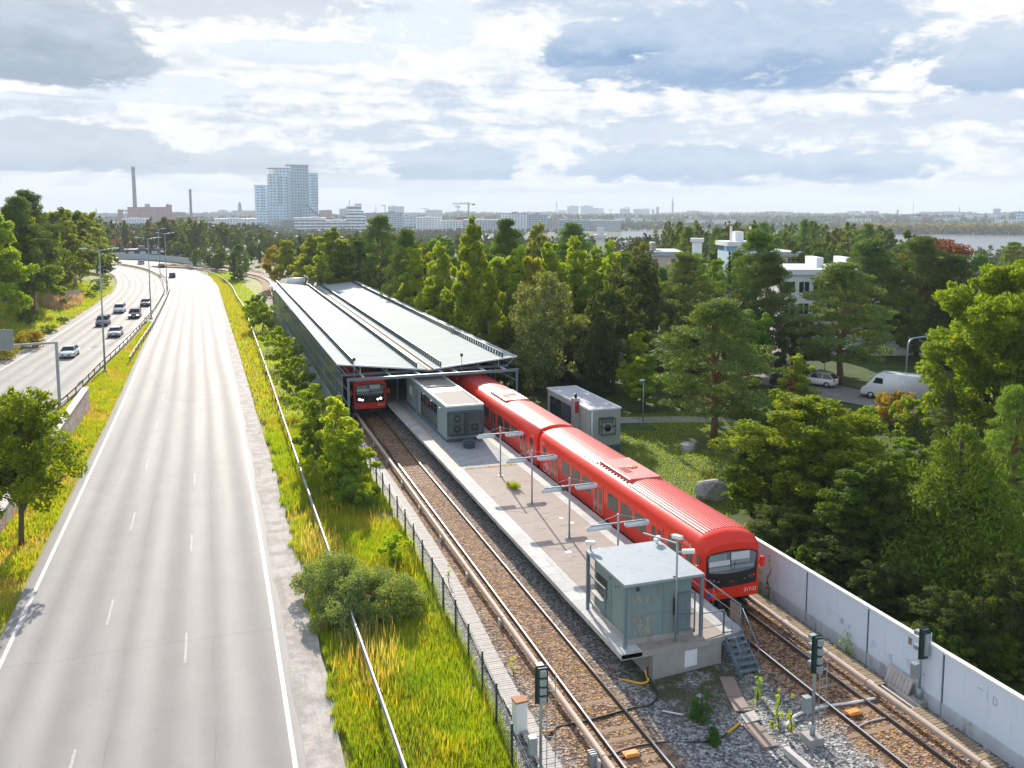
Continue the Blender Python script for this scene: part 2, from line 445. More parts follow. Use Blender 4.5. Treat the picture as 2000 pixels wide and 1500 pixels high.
S.view_settings.view_transform = 'Standard'; S.view_settings.look = 'None'
S.view_settings.exposure = .78; S.view_settings.gamma = 1
S.render.engine = 'CYCLES'
S.cycles.max_bounces = 6; S.cycles.diffuse_bounces = 3; S.cycles.glossy_bounces = 3; S.cycles.transmission_bounces = 4
S.cycles.transparent_max_bounces = 12; S.cycles.volume_bounces = 0
S.cycles.use_denoising = True
S.cycles.caustics_reflective = False; S.cycles.caustics_refractive = False
S.cycles.sample_clamp_indirect = 6
# ================================================================== terrain, water, roads
def smooth(a, b, x):
    x = min(max((x-a)/(b-a), 0), 1); return x*x*(3-2*x)
_by = [80,100,122,149,187,212,242,276,314,343]; _bx = [-28,-26.6,-25.2,-23.8,-22.5,-22.0,-22.5,-25.2,-31,-40]
BANK_D = [1.3,2.6,5,8,12,18,28,40]; BANK_H = [-.25,-.18,.35,1.05,1.7,2.2,2.4,2.2]
def ground_h(x, y, base=False):
    r = math.hypot(x, y); a = math.degrees(math.atan2(x, y))
    h = -.36
    # left bank beside the highway
    if 70 < y < 330 and x < -20 and not base:
        d = np.interp(y, _by, _bx)-x
        h = max(h, float(np.interp(d, BANK_D, BANK_H))*smooth(70, 100, y)+h*(1-smooth(70, 100, y)))
    # park on the right, then the slope to the bay
    h += .45*smooth(28, 36, x)*(1-smooth(300, 500, r))
    bay = smooth(1.5, 4.5, a)
    e_ = smooth(38.5, 43, a); r0, r1 = 420-240*e_, 700-290*e_
    h -= 17*smooth(r0, r1, r)*bay*smooth(20, 60, x)
    h -= 6*smooth(700, 1500, r)*(1-bay)
    shore = 740 + 380*smooth(13, 17, a) + 380*smooth(30, 41, a)
    h += (4.5 + .8*math.sin(a*.9) + .8*math.sin(a*.31+1))*smooth(shore-30, shore+90, r)*bay + 8*smooth(1700, 2600, r)*bay
    hill = 9 + 5*math.sin(a*.37+2) + 3*math.sin(a*1.3) + 2*math.sin(a*2.9+1)
    h += hill*smooth(2600, 5200, r) + 6*smooth(4500, 8500, r)
    return h
mb = MB(); mb.smooth = True
NA, NR = 240, 84
rad = [4*(9500/4)**(i/(NR-1)) for i in range(NR)]
vs = [(0, 0, -.36)]
for r in rad:
    for k in range(NA):
        # finer in the direction of view
        u = k/NA; a = R(19 + 360*(u-.5) + 0)
        a = R(19) + (abs(u-.5)*2)**1.7*PI*(1 if u >= .5 else -1)
        x, y = r*math.sin(a), r*math.cos(a); vs.append((x, y, ground_h(x, y, True)))
fs = [(0, 1+(k+1)%NA, 1+k) for k in range(NA)]
for i in range(NR-1):
    for k in range(NA):
        a, b = 1+i*NA+k, 1+i*NA+(k+1)%NA
        fs.append((a, b, b+NA, a+NA))
mb.add(vs, fs)
m, t = new('ground_cover'); p = t.pos()
n1 = t.noise(p, .35, 6, .65); n2 = t.noise(p, 4, 4, .6); n3 = t.noise(p, .02, 5, .6)
gcol = t.mix(t.ss(.35,.65,n1), (.17,.22,.022,1), (.34,.33,.045,1))
gcol = t.mix(t.ss(.45,.75,n2), gcol, (.30,.21,.055,1))
px_, py_, _pz = t.sep(p)
park = t.ss(26, 29, px_); gcol = t.mix(park, gcol, t.mix(t.ss(.35,.65,n1), (.035,.068,.010,1), (.07,.095,.018,1)))
far = t.ss(200, 420, t.vm('LENGTH', p))
gcol = t.mix(far, gcol, t.mix(t.ss(.4,.6,n3), (.018,.028,.012,1), (.035,.05,.018,1)))
t.out(t.principled(gcol, .9, 0, .2, t.bump(n2, .6, .08))); M['ground'] = m
tag(mb.build('ground', m), kind='structure')

m, t = new('bay_water'); p = t.pos()
w = t.noise(t.vm('MULTIPLY', p, (1, .4, 1)), .25, 4, .6)
t.out(t.principled((.03,.045,.055), .22, 0, .5, t.bump(w, .35, .4)))
mb = MB(); mb.add([(120,500,-13.2),(2600,300,-13.2),(3200,1900,-13.2),(200,1500,-13.2)], [(0,1,2,3)])
tag(mb.build('water', m), kind='structure')

mb = MB(); mb.smooth = True
by_ = np.linspace(84, 330, 60)
vs = [(float(np.interp(y, _by, _bx))-d, y, ground_h(float(np.interp(y, _by, _bx))-d, y)+.01) for y in by_ for d in BANK_D]
nb_ = len(BANK_D); mb.add(vs, [(i*nb_+k, (i+1)*nb_+k, (i+1)*nb_+k+1, i*nb_+k+1) for i in range(len(by_)-1) for k in range(nb_-1)])
tag(mb.build('bank', M['ground']), kind='structure')
# ---- the two carriageways
RR = [(2.15,-20),(2.15,30),(2.1,58),(1.7,110),(1.25,158),(.7,219),(-.3,250),(-3.2,290),(-7.6,321),(-13.4,350),(-19.8,370),(-31,387.5),(-45,401),(-75,420),(-130,440)]
RL = [(-9.25,-20),(-9.2,42),(-9.15,94),(-9.4,126),(-9.5,152),(-9.55,180),(-9.8,228),(-10.3,242),(-11.9,268),(-14.9,294),(-19.8,320),(-28.3,350),(-36,366),(-52,384),(-82,402),(-134,422)]
LR = [(-24,0),(-20,40),(-16.9,80),(-15.1,100),(-14.2,120),(-13.0,140),(-12.2,165),(-11.8,190),(-11.9,224),(-13.0,250),(-16.0,284),(-22.2,318),(-31.5,348),(-39,363),(-55,380),(-84,397),(-135,417)]
LL = [(-36,0),(-31.5,40),(-28,80),(-26.6,100),(-25.2,122),(-23.8,149),(-22.5,187),(-22.0,212),(-22.5,242),(-25.2,276),(-31,314),(-40,343),(-48,357),(-62,371),(-90,387),(-138,406)]
N = 160
pR, pL = resample(RR, N), resample(RL, N)
qR, qL = resample(LR, N), resample(LL, N)
def asphalt(name, axes):
    """worn asphalt: polished wheel tracks, glare painted in, run along the lanes (uv: metres across)"""
    m, t = new(name); p = t.pos()
    uv = t.n('ShaderNodeUVMap').outputs[0]; ux, uy, _ = t.sep(uv)
    g = t.noise(p, 60, 3, .7); n1 = t.noise(p, .5, 6, .6); n2 = t.noise(p, 7, 4, .6)
    wob = t.m('ADD', ux, t.m('MULTIPLY', t.m('SUBTRACT', t.noise(t.vm('MULTIPLY', p, (1,.15,1)), .4, 3), .5), .25))
    lane = t.m('FRACT', t.m('DIVIDE', wob, 3.79))
    w1 = t.m('ABSOLUTE', t.m('SUBTRACT', lane, .27)); w2 = t.m('ABSOLUTE', t.m('SUBTRACT', lane, .73))
    tr = t.m('MULTIPLY', t.ss(.26, .02, t.m('MINIMUM', w1, w2)), t.m('MULTIPLY_ADD', t.noise(t.vm('MULTIPLY', p, (.8,.05,1)), .9, 4), 1.3, .05, clamp=True))
    seam = t.ss(.018, .004, t.m('ABSOLUTE', t.m('SUBTRACT', lane, .5)))
    col = t.mix(t.m('MULTIPLY', n1, 1), (.24,.222,.21,1), (.30,.28,.265,1))
    col = t.mix(t.m('MULTIPLY', tr, .85), col, t.mix(n1, (.32,.30,.285,1), (.39,.366,.35,1)))  # worn tracks lightened further: low sun glare put into the colour
    col = t.mix(t.ss(.40,.62,g), t.mix(1, col, (.72,.72,.74), 'MULTIPLY'), t.mix(1, col, (1.16,1.15,1.13), 'MULTIPLY'))
    col = t.mix(t.m('MULTIPLY', t.ss(.58,.75,n2), .25), col, (.06,.055,.052,1))
    pat = t.vor(t.vm('MULTIPLY', p, (.10,.022,1)), 1.0, 'F1', 'Color', .9); col = t.mix(t.m('MULTIPLY', t.m('GREATER_THAN', t.sep(pat)[0], .86), .12), col, (.12,.11,.105,1))
    wig = t.m('ADD', ux, t.m('MULTIPLY', t.m('SUBTRACT', t.noise(p, .55, 6, .7), .5), .5))
    jl = t.m('FRACT', t.m('ADD', t.m('DIVIDE', wig, 3.79), .02)); crk = t.m('MULTIPLY', t.ss(.010, .003, t.m('ABSOLUTE', t.m('SUBTRACT', jl, .5))), t.ss(.42,.58,t.noise(p, .12, 3)))
    col = t.mix(t.m('MULTIPLY', crk, .22), col, (.07,.062,.058,1))
    yj = t.m('FRACT', t.m('DIVIDE', t.m('ADD', t.sep(p)[1], t.m('MULTIPLY', t.m('SUBTRACT', t.noise(p,.7,4), .5), .8)), 27.3)); col = t.mix(t.m('MULTIPLY', t.ss(.004,.0015,t.m('ABSOLUTE', t.m('SUBTRACT', yj, .5))), .12), col, (.08,.07,.065,1))
    rough = t.m('SUBTRACT', .80, t.m('MULTIPLY', tr, .10))
    t.out(t.principled(col, rough, 0, .16, t.bump(g, .25, .006))); return m
def road(name, L, Rr, mat):
    mb = MB(); K = 13; n = len(L)
    vs = []; uvs = []
    for i in range(n):
        for k in range(K):
            s = k/(K-1); p = L[i].lerp(Rr[i], s); vs.append((p.x, p.y, -.2)); uvs.append((s*(Rr[i]-L[i]).length, i))
    fs = [(i*K+k, i*K+k+1, (i+1)*K+k+1, (i+1)*K+k) for i in range(n-1) for k in range(K-1)]
    mb.add(vs, fs); o = mb.build(name, mat)
    ul = o.data.uv_layers.new(name='UVMap')
    for lp in o.data.loops: ul.data[lp.index].uv = uvs[lp.vertex_index]
    return tag(o, kind='structure')
asp = asphalt('worn_asphalt', 1)
road('road', pL and offset(pL, -.55), offset(pR, .55), asp)
road('road', offset(qL, -1.2), offset(qR, .5), asp)
# markings
m, t = new('road_paint'); p = t.pos(); g = t.noise(p, 14, 4, .7)
t.out(t.principled(t.mix(t.ss(.42,.62,g), (.62,.60,.57,1), (.40,.38,.36,1)), .6)); M['paint'] = m
m, t = new('worn_lane_paint'); p = t.pos(); g = t.noise(p, 10, 4, .7)
t.out(t.principled(t.mix(t.ss(.40,.60,g), (.50,.48,.455,1), (.34,.32,.305,1)), .8, 0, .2)); M['paint_worn'] = m
def line(name, pts, w):
    mb = MB(); mb.ribbon(offset(pts, -w/2), offset(pts, w/2), -.195)
    return tag(mb.build(name, M['paint']), kind='structure')
line('road_marking', pR, .16); line('road_marking', pL, .18)
line('road_marking', qL, .16); line('road_marking', qR, .16)
def dashes(L, Rr, s, ln, gap, w, ph):
    c = [a.lerp(b, s) for a, b in zip(L, Rr)]; c = resample([(p.x,p.y) for p in c], 900)
    D = 0; mb = MB()
    for i in range(len(c)-1):
        dd = (c[i+1]-c[i]).length
        if ((D+ph) % (ln+gap)) < ln: mb.ribbon(offset(c[i:i+2], -w/2), offset(c[i:i+2], w/2), -.195)
        D += dd
    return tag(mb.build('road_marking', M['paint_worn']), kind='structure')
dashes(pL, pR, .345, 3, 10.3, .11, 3); dashes(pL, pR, .66, 3, 10.3, .11, 8)
dashes(qL, qR, .345, 3, 9, .13, 2); dashes(qL, qR, .66, 3, 9, .13, 8)
# gravel shoulder right of the road, with a ragged grass edge
m, t = new('gravel_shoulder'); p = t.pos()
a = t.noise(p, 1.1, 6, .65); b = t.noise(p, 22, 4, .75); c2 = t.vor(p, 26, out='Color')
col = t.mix(t.ss(.38,.62,a), (.31,.28,.25,1), (.45,.41,.375,1))
col = t.mix(t.ss(.58,.72,b), col, (.22,.19,.165,1)); col = t.mix(.2, col, c2, 'OVERLAY')
ruts = t.noise(t.vm('MULTIPLY', p, (2.2,.12,1)), 1.2, 5, .6)
col = t.mix(t.m('MULTIPLY', t.ss(.56,.66,ruts), .5), col, (.26,.225,.195,1))
t.out(t.principled(col, .9, 0, .3, t.bump(b, .5, .02)))
M['shoulder'] = m
mb = MB(); e = [Vector((3.95 + .10*math.sin(i*1.9)+.12*math.sin(i*.73), y)) for i, y in enumerate(np.linspace(-20, 70, 120))]
e += [Vector((x, y)) for x, y in resample([(3.8,72),(3.5,90),(3.1,121),(2.3,170),(1.5,219),(1.0,250),(-1.6,290),(-6,321),(-12,353)], 60)]
l2 = [p_+Vector((.08*math.sin(i*.9)+.06*math.sin(i*2.3), 0)) for i, p_ in enumerate(resample([(a.x+.40, a.y) for a in pR if a.y < 354], len(e)))]
mb.ribbon(l2, resample([(a.x,a.y) for a in e], len(e)), -.189, -.215)
tag(mb.build('gravel_shoulder', M['shoulder']), kind='structure')
# the left verge dust strip
mb = MB(); mb.ribbon(offset([a for a in qL if a.y > 110 and a.y < 230], -2.6), offset([a for a in qL if a.y > 110 and a.y < 230], -1.1), -.25, -.205)
tag(mb.build('gravel_strip', M['shoulder']), kind='structure')
# paved pad between the two rails of the median
mb = MB(); c = resample([(-10.7,168),(-10.65,200),(-10.7,228),(-11.9,255),(-14.6,284)], 40)
mb.ribbon(offset(c, -.95), offset(c, .95), -.205)
tag(mb.build('median_paving', M['concrete']), kind='structure')

# ---- ballast bed
m, t = new('ballast'); p = t.pos(); x, y, z = t.sep(p)
v1 = t.vor(p, 10, out='Color'); vd = t.vor(p, 10); v2 = t.vor(p, 21, out='Color')
n1 = t.noise(p, .6, 5, .6); n2 = t.noise(p, 3, 5, .65)
s1 = t.sep(v1)[0]; s2 = t.sep(v2)[1]
gl = t.m('ADD', t.m('MULTIPLY', s1, .65), t.m('MULTIPLY', s2, .35))
grey = t.ramp(gl, [(.1,(.04,.042,.046)),(.42,(.15,.147,.143)),(.68,(.30,.295,.285)),(.92,(.55,.54,.53))])
brown = t.ramp(gl, [(.1,(.028,.015,.010)),(.4,(.125,.068,.042)),(.68,(.27,.155,.098)),(.9,(.48,.33,.23))])
dist = t.m('MINIMUM', t.m('ABSOLUTE', t.m('SUBTRACT', x, 13.2)), t.m('ABSOLUTE', t.m('SUBTRACT', x, 23.3)))
mask = t.ss(2.5, 1.15, t.m('ADD', dist, t.m('MULTIPLY', t.m('SUBTRACT', n1, .5), 2.2)))
col = t.mix(mask, grey, brown)
leafy = t.m('MULTIPLY', t.m('GREATER_THAN', t.sep(v2)[2], .74), t.ss(.45,.6,n2))
col = t.mix(t.m('MULTIPLY', leafy, mask), col, (.42,.25,.035,1))
moss = t.m('MULTIPLY', t.m('MULTIPLY', t.ss(15.6,16.6,x), t.ss(21.5,19.6,x)), t.ss(26.5,30.5,y))
moss = t.m('MULTIPLY', moss, t.ss(.36,.52,t.noise(p,.9,5,.6)))
col = t.mix(moss, col, t.mix(s2, (.035,.04,.014,1), (.12,.105,.05,1)))
t.out(t.principled(col, .9, 0, .3, t.bump(vd, .9, .05))); M['ballast'] = m
mb = MB()
prof = [(9.2,-.36),(9.9,-.30),(11.2,-.27),(12.0,-.165),(15.2,-.16),(16.2,-.27),(20.6,-.27),(21.6,-.16),(24.8,-.16),(25.6,-.26),(26.2,-.30)]
ys = np.linspace(15, 180, 60)
vs = [(x, y, z) for y in ys for x, z in prof]; n = len(prof)
mb.add(vs, [(i*n+k, i*n+k+1, (i+1)*n+k+1, (i+1)*n+k) for i in range(len(ys)-1) for k in range(n-1)])
CL = resample([(13.71,176),(13.9,200),(14.6,225),(15.6,240),(16.0,252),(15.2,268),(12.0,285),(6,303),(-4,322),(-20,340)], 60)
CR = resample([(23.0,176),(23.2,195),(23.6,215),(23.3,240),(21.8,262),(18.5,282),(13.5,300),(6.5,318),(-4,334),(-18,350)], 60)
mb.ribbon(offset(CL, -3.4), offset(CR, 3.0), -.18)
tag(mb.build('ballast_bed', M['ballast']), kind='structure')
# footpath in the park, access road behind
m, t = new('park_path'); p = t.pos(); a = t.noise(p, 3, 5, .6)
t.out(t.principled(t.mix(a, (.20,.18,.16,1), (.34,.31,.29,1)), .9))
M['path'] = m
mb = MB(); c = resample([(29,73.5),(34,72.6),(39,71.3),(45,69.5),(52,69)], 20); mb.ribbon(offset(c, -1.2), offset(c, 1.2), .12)
tag(mb.build('path', m), kind='structure')
mb = MB(); c = resample([(58,90),(61,82),(62.5,74),(66,66),(72,58),(80,52)], 24); mb.ribbon(offset(c, -3.2), offset(c, 3.4), .16)
tag(mb.build('access_road', asp), kind='structure')
mb = MB(); c = resample([(60,112),(72,104),(84,100),(100,98)], 20); mb.ribbon(offset(c, -3), offset(c, 3), .15)
tag(mb.build('car_park', M['path']), kind='structure')
# ================================================================== railway
STR_Y = 176
def rail(parent, off, C, name='rail'):
    pts = [Vector((off + C0, y)) for C0, y in ((C, 15), (C, 60), (C, 110), (C, STR_Y-1))]
    curve = CL if C < 18 else CR
    pts += [p for p in offset(curve, off)][1:]
    mb = MB()
    for w, z0, z1, mi in ((.14,-.17,-.14,0),(.03,-.14,-.035,0),(.072,-.035,0,1)):
        mb.mi = mi
        a, b = offset(pts, -w/2), offset(pts, w/2)
        mb.mi = 0
        mb.ribbon(b, a, z0); mb.ribbon(a, a, z0, z1); mb.ribbon(b, b, z1, z0)
        mb.mi = mi; mb.ribbon(a, b, z1)
    return mb.build(name, [M['railsteel'], M['railtop']], parent)
def sleeper_mesh():
    mb = MB(); mb.box(-1.3, 1.3, -.12, .12, -.13, .03); return mb
def track(C, label, y1):
    t_ = thing('rail_track', label, 'railway track', (C, 15, -.18), group='railway tracks beside the platform')
    rail(t_, -.795, C); rail(t_, .795, C)
    first = None
    for k in range(95):
        y = 18.2 + k*.64
        if first is None:
            first = sleeper_mesh().build('sleeper', M['sleeper'], t_, rel=False); o = first
        else:
            o = first.copy(); COL.objects.link(o); o.parent = t_
        deep = random.uniform(-.03,.004) if (y < 31 or y > 60) else random.uniform(-.045,-.012)
        o.location = (random.uniform(-.05,.05), y-15, deep); o.rotation_euler = (0,0,random.uniform(-.012,.012))
    return t_
track(13.71, 'railway track between the mesh fence and the platform', 82)
track(23.0, 'railway track between the platform and the pale noise wall', 82)

def third_rail(x, label, side):
    t_ = thing('third_rail', label, 'power rail', (x, 15, 0), group='covered power rails')
    y = 15.2 if side < 0 else 16.4
    while y < STR_Y-6:
        L = 5.62
        mb = MB(); y2 = y+L-.05
        mb.prism([(x-.10,.13),(x+.10,.13),(x+.10,.27),(x+.06,.32),(x-.06,.32),(x-.10,.27)], y, y2)
        mb.build('cover_segment', M['thirdcover'], t_)
        xo = x+side*.22; b = MB(); b.box(xo-.03,xo+.03,y-.16,y+.1,-.2,.22); b.box(min(x,xo+.031*-side),max(x,xo+.031*-side),y-.07,y+.02,.05,.12)
        b.box(x-.05,x+.05,y-.06,y+.01,-.1,.049)
        b.build('bracket', M['concrete_l'], t_)
        y += L
    c = offset(CL if side < 0 else CR, side*1.42); c2 = offset(CL if side<0 else CR, -side*1.42)
    mb = MB(); mb.ribbon(offset(c,-.12), offset(c,.12), .32); mb.ribbon(offset(c,.12), offset(c,.12), .32, .1); mb.ribbon(offset(c,-.12), offset(c,-.12), .1, .32)
    mb.build('curved_cover', M['yellowline'], t_)
third_rail(12.31, 'cream covered power rail left of the track with the oncoming train', -1)
third_rail(24.47, 'cream covered power rail along the planks by the noise wall', 1)

# boardwalks
def boards(name, label, L, Rr, z, mat, w=.15, skip=()):
    mb = MB(); n = 0
    c = [a.lerp(b,.5) for a,b in zip(L,Rr)]
    tot = sum((c[i+1]-c[i]).length for i in range(len(c)-1)); n = int(tot/w)
    Ls, Rs = resample([(p.x,p.y) for p in L], n), resample([(p.x,p.y) for p in Rr], n)
    for i in range(n-1):
        if any(a < c0 < b for a, b in skip for c0 in [Ls[i].y]): continue
        g = .08
        a0, a1, b0, b1 = Ls[i].lerp(Ls[i+1], g), Ls[i].lerp(Ls[i+1], 1-g), Rs[i].lerp(Rs[i+1], g), Rs[i].lerp(Rs[i+1], 1-g)
        j = random.uniform(-.02,.02); dz = random.uniform(-.006,.006); j2 = random.uniform(-.02,.02)
        mb.slab([(a0.x+j,a0.y),(b0.x+j2,b0.y),(b1.x+j2,b1.y),(a1.x+j,a1.y)], z-.05+dz, z+dz)
    return tag(mb.build(name, mat), label, 'walkway')
L_ = resample([(9.95,20),(10.2,27),(10.42,34),(10.98,45),(11.08,62),(10.95,70),(10.85,76)], 60)
boards('boardwalk', 'pale plank walkway between the mesh fence and the left track', L_, offset(L_, .74), -.13, M['plank'])
for y0_, y1_, lb in ((17,21,'brown planks at the lower end of the noise wall, nearest the camera'),(21.9,25.8,'short run of brown planks past the signal by the noise wall'),(27.6,52,'long brown plank walkway along the foot of the noise wall beside the train')):
    L_ = [Vector((24.78, y0_+(y1_-y0_)*q)) for q in (0,.5,1)]
    boards('boardwalk', lb, L_, offset(L_, .72), .0, M['plank_brown'])
# the open cable pit and its raised lid
mb = MB(); mb.box(24.75,24.87,25.7,27.7,-.26,-.02); mb.box(25.12,25.2,25.7,27.7,-.26,-.02); mb.box(25.44,25.52,25.7,27.7,-.26,-.02)
tag(mb.build('cable_trough', M['concrete_l']), 'open concrete cable trough in the gap of the brown planks', 'trough')
mb = MB()
for k in range(7): mb.obox((25.72, 26.72+k*.19, .15), .05, .17, .86, ry=R(22))
mb.obox((25.86, 27.3, .50), .06, 1.5, .09, ry=R(22))
tag(mb.build('wooden_hatch', M['plank']), 'grey plank hatch leaning on the noise wall beside the signal', 'hatch')
# noise wall
t_ = thing('noise_wall', 'long pale blue noise wall with white capping right of the tracks', 'wall', (26.1, 20, -.3))
y = 17.1; k = 0
while y < 72:
    y2 = y+4.13
    mb = MB(); mb.box(26.04,26.16,y+.05,y2-.05,.28,2.24)
    for q in (1,2,3): mb.box(26.028,26.04,y+q*1.03-.008,y+q*1.03+.008,.30,2.22)
    mb.build('panel', M['wallpanel'], t_)
    mb = MB(); mb.box(26.02,26.2,y+.02,y2-.02,-.45,.27); mb.build('base_panel', M['wallbase'], t_)
    mb = MB(); mb.box(25.99,26.21,y+.02,y2-.02,2.242,2.34); mb.build('capping', M['white'], t_)
    mb = MB(); mb.box(26.015,26.205,y-.02,y+.02,-.45,2.24); mb.build('post', M['bluesteel'], t_)
    y = y2
def strokes(name, mat, pts, w):
    mb = MB()
    for l in pts:
        for (y0,z0),(y1,z1) in zip(l, l[1:]): mb.bar((26.0265,y0,z0),(26.0265,y1,z1), .003, w)
    return mb.build(name, mat, t_)
SCR = pm('faded_blue_scrawl', (.56,.68,.86), .7)
rnd = random.Random(5)
for (yy, zz) in ((31.9,1.05),(31.2,.95),(30.7,.75),(29.05,.85),(28.2,.7),(27.2,.95)):
    strokes('paint_scrawl', SCR, [[(yy+rnd.uniform(-.2,.2), zz+rnd.uniform(-.22,.22)) for _ in range(4)] for _ in range(2)], .03)
strokes('paint_scrawl', M['steel'], [[(23.75,1.75),(23.62,1.78),(23.5,1.75)],[(23.3,1.5),(23.3,1.78)],[(23.05,1.5),(23.05,1.78),(22.9,1.76),(22.88,1.52),(23.05,1.5)]], .02)
strokes('white_mark', M['white'], [[(37.2,1.35),(37.15,1.8)]], .09)
mb = MB(); mb.box(26.022,26.0275,27.0,27.18,1.8,2.08); mb.build('rust_patch', M['plank_brown'], t_)
# ------------------------------------------------------------------ signals
def fan(mb, c, r, axis='y'):
    n = 18; c = Vector(c)
    mb.tube([c, c + Vector((0,-.03,0))], r, n)
def signal(name, label, x, y, z0, zt, head, w, lamps, rz=0, back=True):
    t_ = thing(name, label, 'railway signal', (0,0,0), group='railway signals')
    b = MB(); b.box(-.3,.3,-.3,.3,z0-.35,z0+.22); b.build('footing', M['concrete'], t_, rel=False)
    p = MB(); p.tube([(0,0,z0+.2),(0,0,z0+.65)], .10, 10); p.tube([(0,0,z0+.6),(0,0,zt-.1)], .055, 10); p.build('pole', M['steel'], t_, rel=False)
    h = MB(); h.box(-w/2,w/2,-.20,-.07,zt-head,zt); h.box(-w/2-.07,w/2+.07,-.07,-.05,zt-head-.05,zt+.03)
    hd = h.build('signal_head', M['green_post'] if back else M['steel'], t_, rel=False)
    n = lamps; step = head/max(n,1)
    for k in range(n):
        zc = zt-step*(k+.5)
        q = MB(); q.box(-w*.36,w*.36,-.33,-.20,zc-step*.36,zc+step*.36); q.build('lamp_housing', M['steel'], hd, rel=False, bevel=.03)
    v = MB()
    for k in range(max(n,2)):
        zc = zt-(head/max(n,2))*(k+.5)
        v.slab([(-.12,-.05),(.12,-.05),(.12,.28),(-.12,.28)], zc+.1, zc+.115)
        v.box(-.12,-.108,-.05,.28,zc-.05,zc+.1); v.box(.108,.12,-.05,.28,zc-.05,zc+.1)
    v.build('visor', M['steel'], hd, rel=False)
    l = MB()
    for sx in (.2,.5): l.tube([(sx,-.05,z0+.4),(sx,-.05,zt-.3)], .016, 6)
    zz = z0+.7
    while zz < zt-.4: l.tube([(.2,-.05,zz),(.5,-.05,zz)], .012, 5); zz += .33
    l.tube([(0,-.05,z0+1.2),(.2,-.05,z0+1.2)], .014, 5); l.tube([(0,-.05,zt-.6),(.2,-.05,zt-.6)], .014, 5)
    l.build('ladder', M['steel'], t_, rel=False)
    j = MB(); j.box(-.42,-.14,-.12,.14,z0+1.15,z0+1.75); j.build('junction_box', M['steel'], t_, rel=False, bevel=.02)
    t_.location = (x,y,0); t_.rotation_euler = (0,0,rz)
    return t_
signal('railway_signal', 'four lamp signal on a pole in the gravel between the tracks', 20.24, 25.52, -.2, 3.84, 1.35, .30, 4)
signal('railway_signal', 'dark backed signal with a ladder in front of the noise wall', 25.85, 26.3, -.25, 2.9, 1.2, .34, 1, rz=R(8))
signal('railway_signal', 'tall four lamp signal rising at the lower end of the plank walkway', 9.98, 26.5, -.3, 3.95, 1.25, .32, 4, rz=R(-4))
# cabinets, balises and the small gear on the ballast
t_ = thing('trackside_cabinet', 'tall white cabinet with a rusty lid behind the mesh fence', 'cabinet', (10.3, 29.5, -.25))
mb = MB(); mb.obox((10.3,29.6,.35), .46,.42,1.2, rz=.1); mb.build('body', M['white'], t_, bevel=.015)
mb = MB(); mb.obox((10.3,29.6,.985), .50,.46,.07, rz=.1); mb.build('lid', M['rust'], t_, bevel=.01)
mb = MB(); mb.obox((10.3,29.6,-.32), .50,.46,.16, rz=.1); mb.build('foot', M['concrete'], t_)
def balise(x, y, label):
    t_ = thing('balise', label, 'balise', (x, y, -.12), group='orange boxes between the rails')
    mb = MB(); mb.box(x-.28,x+.28,y-.18,y+.18,-.13,-.03); mb.build('body', M['orange'], t_, bevel=.03)
    mb = MB(); mb.box(x-.23,x+.23,y-.13,y+.13,-.028,-.006); mb.build('cover', M['orange'], t_, bevel=.008)
    mb = MB(); mb.box(x-.36,x+.36,y-.05,y+.05,-.16,-.10); mb.build('mounting', M['railsteel'], t_)
balise(13.5, 26.75, 'orange box between the rails of the left track'); balise(22.8, 26.4, 'orange box between the rails of the right track')
t_ = thing('junction_box', 'small grey ribbed box beside the left power rail', 'junction box', (12.05, 26.75, -.2))
mb = MB(); mb.box(11.9,12.1,26.55,26.95,-.2,.28); mb.build('body', M['steel'], t_, bevel=.02)
mb = MB(); [mb.box(11.87,12.13,26.62+k*.12,26.66+k*.12,-.18,.30) for k in range(3)]; mb.build('rib', M['sheetmetal'], t_)
def cable(name, label, pts, r, m, cat='cable'):
    fine = []
    for i in range(len(pts)-1):
        a,b,c,d = [Vector(pts[min(max(i+k,0),len(pts)-1)]) for k in (-1,0,1,2)]
        for k in range(6):
            u = k/6; fine.append(.5*((2*b)+(c-a)*u+(2*a-5*b+4*c-d)*u*u+(3*b-a-3*c+d)*u**3))
    fine.append(Vector(pts[-1]))
    mb = MB(); mb.tube(fine, r, 7); return tag(mb.build(name, m), label, cat)
cable('cable', 'black cable looping from the platform base across the left track', [(16.55,31.4,.3),(16.5,31.2,-.2),(16.45,30.7,-.2),(16.3,30.0,-.2),(15.6,29.5,-.2),(14.8,29.45,-.14),(13.6,29.3,-.13),(12.5,29.2,-.13),(11.7,29.3,-.2),(11.2,28.9,-.22)], .04, M['blackcable'])
cable('cable', 'yellow cable sleeve lying by the concrete platform base', [(15.35,31.75,-.22),(15.7,31.45,-.2),(16.1,31.1,-.2),(16.45,31.15,-.18),(16.5,31.4,-.05),(16.5,31.5,.1)], .05, M['yellow'])
cable('cable', 'yellow tipped cable by the small spruce', [(18.35,27.35,-.22),(18.0,27.15,-.2),(17.6,26.95,-.2)], .05, M['yellow'])
cable('cable', 'thin dark cable crossing the left track near the orange box', [(17.55,26.95,-.24),(16.8,26.7,-.23),(15.6,27.0,-.22),(14.8,27.1,-.13),(13.6,27.15,-.13),(12.6,26.9,-.13)], .028, M['blackcable'])
cable('cable', 'orange cable curling from the grey ribbed box to the boardwalk', [(11.95,26.6,-.22),(11.5,26.3,-.2),(11.1,26.0,-.2),(10.8,25.6,-.22)], .045, M['orange'])
cable('cable', 'short orange cable at the foot of the left signal', [(10.9,29.3,-.2),(11.2,29.1,-.17),(11.5,29.15,-.2)], .04, M['orange'])
cable('conduit', 'white pipe laid under the right track', [(19.9,26.6,-.2),(20.6,27.0,-.15),(21.6,27.15,-.12),(22.6,27.1,-.13),(23.4,27.0,-.12),(24.3,26.95,-.1)], .055, M['white'], 'pipe')
